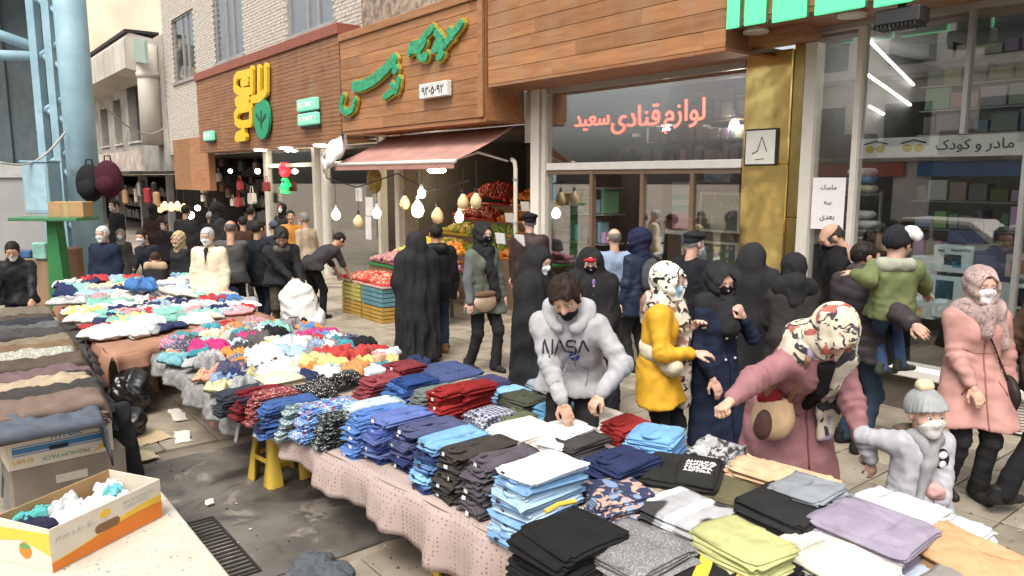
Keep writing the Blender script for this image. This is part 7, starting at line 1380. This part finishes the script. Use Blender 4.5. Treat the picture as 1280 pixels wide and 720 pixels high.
# front row, from the plush table towards the camera
stack(303, 487, 6, .028, .18, .34, (.035, .04, .05), 'shirt', 'dark slate folded shirt stacked beside the grey plush cloth')
stack(325, 488, 7, .028, .16, .36, (.15, .016, .022), 'shirt', 'maroon folded shirt stacked at the corner over the yellow stool', cols=[(.15, .016, .022), (.14, .02, .02), (.03, .03, .05)])
stack(343, 490, 7, .028, .16, .36, (.22, .05, .05), 'shirt', 'maroon and white printed shirt stacked beside the plain maroon ones', m=reddot)
stack(362, 500, 8, .028, .18, .38, RB, 'shirt', 'royal blue folded shirt stacked beside the maroon and white prints', cols=[RB, (.05, .1, .26), (.02, .025, .05)])
stack(386, 506, 7, .028, .18, .38, (.14, .20, .20), 'shirt', 'green and white mottled shirt stacked between two blue piles', m=mint)
stack(412, 506, 8, .028, .19, .40, (.10, .22, .50), 'shirt', 'blue shirt with pale print stacked beside the dark camouflage', m=bluep_)
stack(437, 516, 7, .028, .19, .40, (.02, .022, .024), 'shirt', 'dark camouflage shirt stacked before the mint print', m=camo)
stack(462, 503, 8, .028, .20, .42, (.34, .42, .46), 'shirt', 'mint and white print shirt stacked behind the camouflage', m=mint, base=TZ+.006)
stack(478, 514, 9, .028, .18, .40, (.10, .20, .48), 'shirt', 'cornflower blue shirt stacked beside the periwinkle pile', tags='w')
stack(505, 517, 9, .029, .21, .42, PERI, 'shirt', 'periwinkle folded shirt with white tags in a slumped pile', tags='w', cols=[(.05, .08, .25), PERI, (.10, .14, .34)])
stack(540, 531, 8, .029, .21, .42, (.07, .08, .16), 'shirt', 'slate navy folded shirt with white tags beside the periwinkle pile', tags='w', cols=[(.03, .04, .12), (.07, .08, .16)])
stack(568, 545, 9, .029, .20, .42, SKY, 'shirt', 'sky blue folded shirt stacked between slate navy and charcoal brown', tags='k', cols=[(.03, .05, .14), (.12, .22, .42), SKY])
stack(600, 556, 9, .029, .21, .44, (.050, .043, .038), 'shirt', 'charcoal brown folded shirt with white tags at table edge', tags='w')
stack(634, 570, 9, .030, .20, .44, (.085, .075, .088), 'shirt', 'plum grey folded shirt with white tags beside the tall pale blue pile', tags='w')
stack(678, 580, 12, .028, .27, .42, (.42, .57, .72), 'shirt', 'pale blue folded shirt with black tags in the tallest pile', tags='k', cols=[(.20, .36, .58), (.36, .52, .68), (.45, .60, .74)], fan=.006)[-1].color = (.74, .76, .78, 1)
# second row
stack(352, 470, 3, .03, .34, .30, (.68, .60, .42), 'shirt', 'cream folded top laid over the maroon piles', base=TZ+.12)
for k, (u, v) in enumerate(((392, 476), (410, 470), (428, 466), (378, 484), (402, 484))): stack(u, v, 3, .035, .15, .22, (.03, .03, .032), 'shirt', 'black and white spotted top rolled in the pile behind the blue prints', m=dotbw, base=TZ+.05, group='spotted tops', rz=rs.uniform(-15, 15))
stack(445, 452, 3, .03, .34, .26, (.12, .28, .38), 'shirt', 'teal folded top behind the spotted tops')
stack(463, 460, 4, .03, .3, .24, (.40, .47, .52), 'shirt', 'pale patterned top between teal top and maroon pile', m=chk)
stack(505, 455, 5, .032, .30, .30, (.19, .035, .04), 'shirt', 'maroon folded shirt in the low pile farthest back', tags='w', fan=.03); stack(478, 473, 4, .032, .24, .3, (.20, .045, .05), 'shirt', 'faded maroon folded shirt spread before the back maroon pile', fan=.03)
stack(520, 473, 5, .032, .30, .34, (.045, .11, .30), 'shirt', 'royal blue folded shirt in a long pile beside maroon', fan=.035, cols=[(.02, .05, .16), (.05, .12, .32)])
stack(545, 487, 6, .03, .18, .34, (.13, .15, .14), 'shirt', 'grey green folded shirt beside the bright red pile')
stack(563, 486, 8, .032, .20, .30, (.26, .022, .02), 'shirt', 'bright red folded shirt with white tags in the left red pile', tags='w', fan=.002); stack(592, 481, 8, .032, .20, .30, (.22, .018, .018), 'shirt', 'dark red folded shirt with white tags in the right red pile', tags='w', fan=.002)
stack(612, 474, 5, .03, .26, .28, (.06, .06, .13), 'shirt', 'slate blue folded shirt behind the red piles'); stack(612, 515, 4, .03, .26, .3, (.06, .075, .15), 'shirt', 'denim blue patterned shirt before the red piles', m=chk)
stack(640, 487, 4, .03, .28, .28, (.22, .42, .62), 'shirt', 'light blue folded shirt behind the olive pile'); stack(657, 495, 5, .03, .30, .30, (.06, .065, .045), 'shirt', 'olive folded shirt between two light blue piles', fan=.02)
stack(695, 506, 4, .03, .34, .3, (.16, .38, .58), 'shirt', 'bright sky blue folded shirt before the seller in grey hoodie', fan=.02); stack(640, 519, 3, .03, .24, .28, (.13, .14, .08), 'shirt', 'moss green folded shirt before the olive pile')
stack(652, 534, 5, .03, .34, .40, (.72, .68, .60), 'shirt', 'cream folded shirt with pale print in a wide pile', fan=.02); stack(706, 535, 5, .03, .32, .4, (.74, .72, .68), 'shirt', 'white folded shirt in a wide pile beside the cream one', fan=.02)
stack(752, 518, 3, .03, .38, .34, (.72, .68, .60), 'shirt', 'off white folded shirt lying near the seller', fan=.02); stack(783, 527, 4, .03, .22, .30, (.30, .03, .03), 'shirt', 'red folded shirt between white and blue piles')
stack(722, 546, 4, .032, .30, .36, (.05, .045, .045), 'shirt', 'washed black folded shirt on the white piles', fan=.02); stack(778, 572, 7, .032, .30, .36, NV, 'shirt', 'dark navy folded shirt in a bulky pile', fan=.012)
stack(822, 540, 7, .032, .30, .34, (.17, .36, .62), 'shirt', 'azure folded shirt in the pile beside black printed trousers', fan=.006, rz=20)
# third row and right-hand end
o = stack(855, 583, 4, .045, .42, .46, (.022, .022, .021), 'trousers', 'black folded trousers with white lettering print', cat='trousers', rz=28, tilt=.0)[-1]
for i in range(4): q_ = scribble(o, -.08, .08, -.012, .028, tagw, 0, 20+i, r=.006, name='white_print'); q_.location = (.10, -.07+.045*i, .062); q_.rotation_euler = (-math.pi/2, 0, 0)
stack(772, 612, 5, .035, .34, .36, (.035, .045, .09), 'shirt', 'navy shirt with tropical print lying open', m=tropic, rz=-15); stack(815, 613, 3, .035, .34, .22, (.30, .25, .20), 'shirt', 'patterned brown and blue scarf like garment', m=navyp, rz=10); stack(735, 640, 4, .03, .2, .25, (.05, .06, .10), 'shirt', 'dark floral garment tucked between grey stacks', m=navyp)
stack(712, 663, 8, .036, .34, .36, (.016, .016, .016), 'trousers', 'black folded tracksuit with yellow trim in the front pile', cat='trousers', fan=.004, jit=.02); p = G(690, 640, TZ+.30)
mb = MB().tube([(0, 0, 0), (.06, .05, .012), (.14, .10, .006)], .012, 6); o = mb.build('yellow_piping', mat('yellow_trim', (.7, .52, .08), .6), None, (p.x-.03, p.y-.02, TZ+.31)); tag(o, 'strip of yellow trim lying on the black tracksuit pile', 'trim')
stack(795, 680, 7, .036, .40, .38, (.17, .17, .17), 'trousers', 'grey marl folded joggers stacked at the table front', m=marl, cat='trousers', fan=.004); stack(873, 712, 5, .036, .40, .36, (.018, .018, .017), 'trousers', 'black joggers with yellow stripes at the table front', cat='trousers', m=cloth('yellow_stripe_cloth', 'stripe', (.62, .50, .06), 6.5), rz=30)
stack(858, 635, 4, .038, .44, .36, (.36, .36, .37), 'sweatshirt', 'light grey sweatshirt with white and black bands', m=cloth('band_cloth', 'stripe', (.72, .72, .72), 5, c3=(.05, .05, .05)), cat='sweatshirt'); stack(920, 610, 3, .04, .42, .40, (.12, .11, .06), 'trousers', 'olive green garment lying under the beige bundle', cat='trousers', rz=15)
stack(978, 590, 3, .05, .62, .20, (.55, .37, .23), 'shawl', 'long beige knitted bundle along the back of the table', cat='shawl', base=TZ+.06, rz=10, wave=2.5, m=knit); stack(962, 606, 2, .04, .5, .2, (.24, .07, .05), 'shawl', 'rust red printed shawl under the beige bundle', cat='shawl', m=navyp, rz=10)
stack(898, 560, 3, .04, .30, .26, (.40, .40, .40), 'shirt', 'grey and white camouflage shirt being lifted from the table', m=camog, rz=15, wave=3); stack(888, 585, 2, .04, .34, .26, (.42, .42, .43), 'shirt', 'grey camouflage shirt lying under the lifted one', m=camog, rz=-10, wave=3)
stack(985, 628, 6, .036, .38, .38, (.022, .022, .022), 'jeans', 'black folded jeans stacked beside the lilac trousers', cat='jeans', fan=.004); stack(1012, 605, 3, .03, .30, .28, (.27, .29, .31), 'jeans', 'washed grey folded jeans resting on the black ones', cat='jeans', base=TZ+.17)
stack(930, 672, 3, .036, .36, .30, (.48, .49, .22), 'trousers', 'lime green folded trousers on top of dark trousers', cat='trousers', base=TZ+.16, fan=.012, rz=-5); stack(930, 700, 4, .036, .40, .36, (.02, .02, .024), 'trousers', 'dark trousers folded under the lime green pair', cat='trousers', rz=-5)
stack(1090, 652, 5, .042, .44, .42, (.27, .24, .30), 'trousers', 'lilac folded trousers in a thick pile before the child', cat='trousers', fan=.006); stack(1125, 630, 1, .04, .4, .3, (.72, .72, .72), 'trousers', 'white garment folded behind the lilac trousers', cat='trousers', base=TZ+.14)
stack(1040, 692, 4, .042, .50, .36, (.70, .66, .54), 'trousers', 'ivory folded trousers in the pile at the table front', cat='trousers', fan=.01, rz=-8); stack(965, 716, 3, .04, .36, .3, (.60, .56, .44), 'trousers', 'pale khaki folded trousers before the ivory pile', cat='trousers')
stack(1212, 690, 3, .05, .56, .36, (.50, .30, .16), 'trousers', 'camel brown folded trousers at the right end of table', cat='trousers', fan=.012, rz=-14); stack(1160, 716, 2, .04, .42, .34, (.50, .56, .66), 'trousers', 'powder blue folded trousers before the camel pair', cat='trousers', rz=-8)
stack(1190, 655, 2, .03, .32, .24, (.62, .63, .64), 'shirt', 'white shirt with black edge under the hand of child', m=chk, rz=-10); stack(1100, 740, 3, .04, .5, .36, (.06, .05, .05), 'trousers', 'dark brown trousers folded at the near end of table', cat='trousers')
stack(1010, 745, 3, .04, .5, .36, (.2, .2, .21), 'trousers', 'mid grey trousers folded at the near end of table', cat='trousers'); stack(905, 745, 3, .04, .5, .36, (.05, .06, .1), 'trousers', 'ink blue trousers folded at the near end of table', cat='trousers'); stack(1240, 745, 3, .04, .5, .36, (.3, .28, .26), 'trousers', 'taupe trousers folded at the near end of table', cat='trousers')
for u, v, c, lb in ((665, 520, (.2, .2, .22), 'mid grey shirt lying flat under the cream pile'), (735, 575, (.1, .11, .2), 'indigo shirt lying flat between navy and pale blue piles'), (820, 660, (.12, .12, .13), 'dark grey shirt lying flat under the banded sweatshirt'), (940, 640, (.05, .05, .05), 'black shirt lying flat behind the lime trousers'), (1050, 640, (.14, .13, .15), 'dark plum shirt lying flat beside the lilac trousers'), (590, 500, (.1, .13, .2), 'blue grey shirt lying flat behind the red piles'), (700, 480, (.25, .3, .35), 'pale slate shirt lying flat at the table back'), (560, 462, (.05, .07, .16), 'midnight blue shirt lying flat at the table back'), (760, 640, (.3, .3, .32), 'silver grey shirt lying flat beside the tropical print'), (1130, 690, (.33, .3, .3), 'warm grey shirt lying flat between ivory and camel trousers')): stack(u, v, 1, .03, .55, .5, c, 'shirt', lb, wave=2)

# --- loose garments: crumpled pieces
TS_POLY = [(-.17, .45), (-.30, .40), (-.52, .16), (-.38, .04), (-.27, .14), (-.28, -.46), (.28, -.46), (.27, .14), (.38, .04), (.52, .16), (.30, .40), (.17, .45), (0, .36)]
def crumple_mesh(seed, m):
    """loose garment: an outline with sleeves (or a ragged bundle) crumpled into folds, with a thin underside"""
    r = np.random.RandomState(seed); na, nr = 48, 11; an = np.arange(na)/na*2*np.pi; shirt = r.rand() < .55; ph = r.uniform(0, 6, 6)
    if shirt:
        rad = []
        for a in an:
            dx, dy = math.cos(a), math.sin(a); best = .2
            for (x0, y0), (x1, y1) in zip(TS_POLY, TS_POLY[1:]+TS_POLY[:1]):
                ex, ey = x1-x0, y1-y0; den = dx*ey-dy*ex
                if abs(den) < 1e-9: continue
                tt = (x0*ey-y0*ex)/den; uu = (x0*dy-y0*dx)/den
                if tt > 0 and -1e-6 <= uu <= 1+1e-6: best = max(best, tt)
            rad.append(best)
        rad = np.array(rad)*(1+.10*np.sin(3*an+ph[0])+.06*np.sin(7*an+ph[1]))
    else: rad = .42*(1+.22*np.sin(2*an+ph[0])+.14*np.sin(3*an+ph[1])+.12*np.sin(5*an+ph[2])+.08*np.sin(9*an+ph[3]))
    P = [np.array([[0, 0, 0]])]+[np.stack([np.cos(an)*rad*f, np.sin(an)*rad*f, 0*an], 1) for f in np.linspace(0, 1, nr)[1:]]; P = np.concatenate(P)
    h = .55*np.clip(fold(P, 4.5, seed), -.9, 1)+.35*np.clip(fold(P, 10, seed+1), -.9, 1)+.22*np.clip(fold(P, 21, seed+2), -.9, 1); fr = np.concatenate([[0], np.repeat(np.linspace(0, 1, nr)[1:], na)])
    P[:, 2] = (.45+.5*h)*np.clip((1.02-fr)*5, 0, 1)**.6+.05; B = P[-na:].copy(); B[:, 2] = -.12; V = np.concatenate([P, B]); fs = [(0, 1+k, 1+(k+1) % na) for k in range(na)]
    for i_ in range(nr-2):
        for k in range(na): a, b = 1+i_*na+k, 1+i_*na+(k+1) % na; fs.append((a, a+na, b+na, b))
    o = 1+(nr-2)*na
    for k in range(na): fs.append((o+k, o+na+k, o+na+(k+1) % na, o+(k+1) % na))
    fs.append(tuple(o+na+k for k in range(na-1, -1, -1)))
    me = bpy.data.meshes.new('loose_garment'); me.from_pydata(V.tolist(), [], fs); me.materials.append(m); me.polygons.foreach_set('use_smooth', [True]*len(fs)); me.update(); return me
CR = {}
def loose(x, y, z, w, d, h, col, label, m=None, group=None, cat='garment', rz=None, tiltx=0):
    m = m or plain_g; k = (m.name, rs.randrange(6))
    if k not in CR: CR[k] = crumple_mesh(50+k[1]*11+len(CR), m)
    o = link('loose_garment', CR[k], None, (x, y, z), (tiltx+rs.uniform(-.08, .08), rs.uniform(-.08, .08), rs.uniform(0, 6.3) if rz is None else rz), col); o.scale = (w, d, h); return tag(o, label, cat, group)
prt = [None, None, None, camo, bluep_, mint, chk, tropic, navyp, reddot, dotbw]
pal = [('white', (.74, .73, .71)), ('white', (.70, .69, .67)), ('cream', (.68, .60, .44)), ('pink', (.60, .28, .30)), ('red', (.42, .05, .05)), ('mint green', (.22, .48, .40)), ('pale blue', (.36, .50, .62)), ('navy', (.03, .04, .10)), ('grey', (.30, .30, .31)), ('black', (.02, .02, .022)), ('yellow', (.68, .56, .20)), ('blue', (.08, .20, .42))]
# t-shirts spread over the brown table
qa, qb, qc, qd_ = [Vector((*q, 0)) for q in QC]; cnt = 0
for i in range(13):
    for j in range(10):
        f, g_ = (j+.5)/10+rs.uniform(-.05, .05), (i+.5)/13+rs.uniform(-.04, .04)
        if g_ < .16+.05*f: continue
        p = qa.lerp(qb, f).lerp(qd_.lerp(qc, f), g_); nm, c = rs.choice(pal[:9] if rs.random() < .8 else pal); hz_ = .60+.02+.02*rs.random()+.34*max(0, g_-.30)
        loose(p.x, p.y, hz_, rs.uniform(.36, .56), rs.uniform(.36, .52), rs.uniform(.07, .11), shade(c, .1), '%s t-shirt lying loose among others on the brown covered table' % nm, rs.choice(prt) if rs.random() < .35 else None, 'loose %s t-shirts on the brown table' % nm, 't-shirt'); cnt += 1
p = G(150, 410, .7); loose(p.x, p.y, .66, .75, .5, .10, (.76, .75, .74), 'large bright white t-shirt at the near edge of the t-shirt spread', None, None, 't-shirt', .4)
p = G(222, 362, .85); loose(p.x, p.y, .80, .9, .3, .09, (.62, .56, .5), 'long pale sleeve garment trailing towards the cream blazer', None, None, 'garment', -.7)
p = G(178, 352, .98); loose(p.x, p.y, .90, .5, .4, .16, (.07, .18, .42), 'bright blue bunched t-shirt at the back of the t-shirt spread', None, None, 't-shirt')
# mixed heap on the plush table
qa, qb, qc, qd_ = [Vector((*q, 0)) for q in QA]
palm_ = pal+[('magenta', (.50, .05, .18)), ('orange', (.62, .24, .06)), ('teal', (.06, .28, .33)), ('grey', (.25, .25, .25))]
for i in range(11):
    for j in range(10):
        f, g_ = (j+.5)/10+rs.uniform(-.05, .05), (i+.5)/11+rs.uniform(-.04, .04)
        p = qa.lerp(qb, f).lerp(qd_.lerp(qc, f), g_); front = g_ < .3
        nm, c = rs.choice(palm_); hz_ = TZ+.02+.09*math.sin(math.pi*min(1, g_*1.2))+.03*rs.random(); mm = rs.choice(prt) if rs.random() < (.75 if front else .3) else None
        if i == 0: p += Vector((.0, .06, 0))
        loose(p.x, p.y, hz_, rs.uniform(.24, .40), rs.uniform(.22, .36), rs.uniform(.08, .13), shade(c, .12), '%s piece of clothing tumbled in the heap on grey plush' % nm, mm, 'tumbled %s clothes on grey plush' % nm)
for u, v, w, d, c, lb in ((262, 432, .55, .3, (.46, .04, .17), 'crumpled magenta top on the plush table heap'), (330, 442, .85, .5, (.74, .72, .71), 'wide white garment spread over the plush table heap'), (398, 452, .55, .4, (.68, .54, .22), 'pale yellow garment beside the red top'), (432, 440, .55, .3, (.45, .06, .05), 'bright red top at the back corner of the plush table'), (350, 462, .7, .4, (.66, .66, .66), 'silvery white garment with grey folds on plush heap'), (290, 412, .5, .3, (.55, .25, .12), 'orange print top at the back of plush heap'), (315, 420, .5, .4, (.1, .1, .1), 'charcoal knitted garment at the back of plush heap'), (370, 428, .5, .34, (.5, .5, .5), 'grey and white striped garment by the sack')):
    p = G(u, v, TZ+.18); loose(p.x, p.y, TZ+.13, w, d, .12, c, lb, chk if 'striped' in lb else None)
# rows of trousers on the left table
TR = [((.10, .115, .14), 'slate blue'), ((.18, .13, .105), 'taupe brown'), ((.055, .06, .07), 'dark slate'), ((.50, .40, .28), 'light beige'), ((.19, .13, .13), 'dusty mauve'), ((.40, .36, .27), 'pale olive print'), ((.22, .15, .09), 'caramel brown'), ((.30, .28, .24), 'stone grey'), ((.08, .075, .07), 'charcoal'), ((.14, .14, .14), 'ash grey'), ((.1, .08, .06), 'dark brown')]
A0, A1 = Vector((-3.15, 5.08, 0)), Vector((-5.95, 8.85, 0)); dirn = (A1-A0).normalized(); acr = Vector((dirn.y, -dirn.x, 0))
def draped(name, label, ctr, half, width, z, drop_r, col, m, seed):
    """trousers laid across the pile: long soft roll with folds that spills over the right edge"""
    r = np.random.RandomState(seed); ph = r.uniform(0, 6, 6); n, m_ = 40, 19; rows = []
    for i in range(n+1):
        s = -half+2*half*i/n; row = []
        for j in range(m_):
            a = math.pi*j/(m_-1); f = .5-.5*math.cos(a); y = (f-.5)*width; q_ = np.array([[s, f*width, ph[5]]]); hgt = math.sin(a)**.4*(.085+.010*math.sin(s*7+ph[0])); hgt += math.sin(a)*(.030*float(np.clip(fold(q_*np.array((.5, 2.2, 1)), 8, seed), -1, 1)[0])+.016*float(np.clip(fold(q_*np.array((.6, 1.6, 1)), 20, seed+4), -1, 1)[0]))
            over = max(0, s-half*.80); zz = z+hgt-drop_r*(over/(half*.2))**1.5 if over > 0 else z+hgt; ss = s-over*.45
            row.append((ctr+acr*ss+dirn*(y+.012*math.sin(s*4+ph[4])))+Vector((0, 0, zz)))
        rows.append(row)
    o = MB().grid(rows).build(name, m, None, smooth=True, color=col); md = o.modifiers.new('thick', 'SOLIDIFY'); md.thickness = .02; md.offset = -1; return tag(o, label, 'trousers', None)
TR = [TR[0], TR[1], TR[2], ((.07, .065, .06), 'soot brown'), TR[3], ((.05, .05, .055), 'graphite'), TR[4], ((.12, .09, .07), 'cocoa brown'), ((.03, .03, .033), 'black'), TR[5], TR[6], ((.10, .09, .09), 'dark taupe'), ((.26, .21, .15), 'sand'), TR[8], ((.16, .15, .14), 'pewter'), TR[9], ((.045, .05, .06), 'ink grey'), TR[7], TR[10], ((.2, .17, .13), 'khaki')]
for k in range(20):
    c, nm = TR[k]; c = tuple(x*(.8 if k > 1 else 1) for x in c); f = k/19; ctr = A0.lerp(A1, f**1.05); draped('draped_trousers', '%s trousers laid across the left pile' % nm+(', hanging over the banana box' if k == 0 else ''), ctr+acr*(-.12 if k < 2 else -.05+rs.uniform(-.04, .04)), .46+.05*f+rs.uniform(-.04, .03), .40 if k < 2 else .34, .63+.045*math.sin(k*2.1)+.025*(k % 2), .30 if k == 0 else .10, c, plain_g if nm != 'pale olive print' else mint, k+3)
    for q in range(2): stack(0, 0, 2, .05, .78, .36, shade(c, .2), 'trousers', '%s trousers folded under the draped row of the left pile' % nm, cat='trousers', base=.585-.0, at=((ctr+acr*-.08+dirn*(q*.17-.08)).x, (ctr+acr*-.08+dirn*(q*.17-.08)).y), rz=math.degrees(math.atan2(acr.y, acr.x)-FROT)) if k > 0 and q == 0 else None
p = G(128, 560, .3); leg_ = field(ribbon((-.03, 0, .34), (.02, .01, .02), (1, .5, 0), .05, .03)+ribbon((.02, .01, .02), (.04, .0, -.22), (1, .5, 0), .05, .028, .06), .013, .03, wr=.010, wsc=(16, 16, 5), seed=8)
o = link('hanging_trouser_leg', np_mesh('hanging_trouser_leg', leg_[0], leg_[1], [plain]), None, (p.x+.12, p.y+.10, .26), color=(.024, .024, .027)); tag(o, 'black trouser leg hanging down beside the banana box', 'trousers')
# black rubbish bags
for k, (u, v, w, h, lb) in enumerate(((158, 522, .20, .30, 'full black plastic bag standing by the trouser table'), (150, 552, .17, .17, 'smaller black plastic bag slumped before the full one'))):
    p = G(u, v); V, Q = field([ell((0, 0, h*.7), (w, w*.9, h*.8)), ell((w*.3, .02, h*1.0), (w*.6, w*.6, h*.5))], .016, .06, lambda d, P: np.maximum(d, .003-P[:, 2]), wr=.016, wsc=(15, 15, 15), seed=k+7); o = link('rubbish_bag', np_mesh('rubbish_bag', V, Q, [mat('black_polythene', (.012, .012, .013), .28, spec=.7)]), None, (p.x, p.y+.12, 0)); tag(o, lb, 'bag')
# what lies in the open carton
mw = ob_.matrix_basis.copy(); bc_ = Vector(ob_.location)
def inbox(x, y, z): c, s = math.cos(ob_.rotation_euler.z), math.sin(ob_.rotation_euler.z); return bc_+Vector((c*x-s*y, s*x+c*y, z))
for x, y, z, w, d, c, lb in ((-.1, .02, .16, .5, .4, (.76, .76, .76), 'white garment filling the open fruit carton'), (.12, -.05, .20, .36, .26, (.74, .74, .75), 'white wrapped garment on top in the open fruit carton'), (-.27, .08, .17, .2, .3, (.03, .03, .06), 'navy garment at the corner of open fruit carton'), (-.2, .16, .19, .26, .12, (.12, .48, .46), 'turquoise strip of cloth in the open fruit carton'), (.16, -.08, .235, .18, .12, (.2, .56, .6), 'turquoise packet lying on the white garment'), (.27, .08, .19, .2, .24, (.72, .70, .68), 'crumpled clear plastic wrapper in the open fruit carton'), (-.02, .14, .19, .34, .1, (.7, .7, .7), 'white folded strip along the back of open fruit carton'), (.02, -.12, .17, .4, .14, (.74, .73, .72), 'white lace edged garment along the carton front')):
    p = inbox(x, y, z); loose(p.x, p.y, p.z, w*.92, d*.92, .06, c, lb, None, None, 'garment', ob_.rotation_euler.z+rs.uniform(-.3, .3))
p = inbox(0, 0, .09); loose(p.x, p.y, .17, .54, .36, .12, (.66, .66, .66), 'grey white clothes packed low in the open fruit carton', None, None, 'garment', ob_.rotation_euler.z)
# grey jacket on the paving at the bottom edge
p = G(395, 722); loose(p.x, p.y, .02, .46, .40, .09, (.09, .10, .11), 'grey jacket dropped on the paving tiles', None, None, 'jacket')
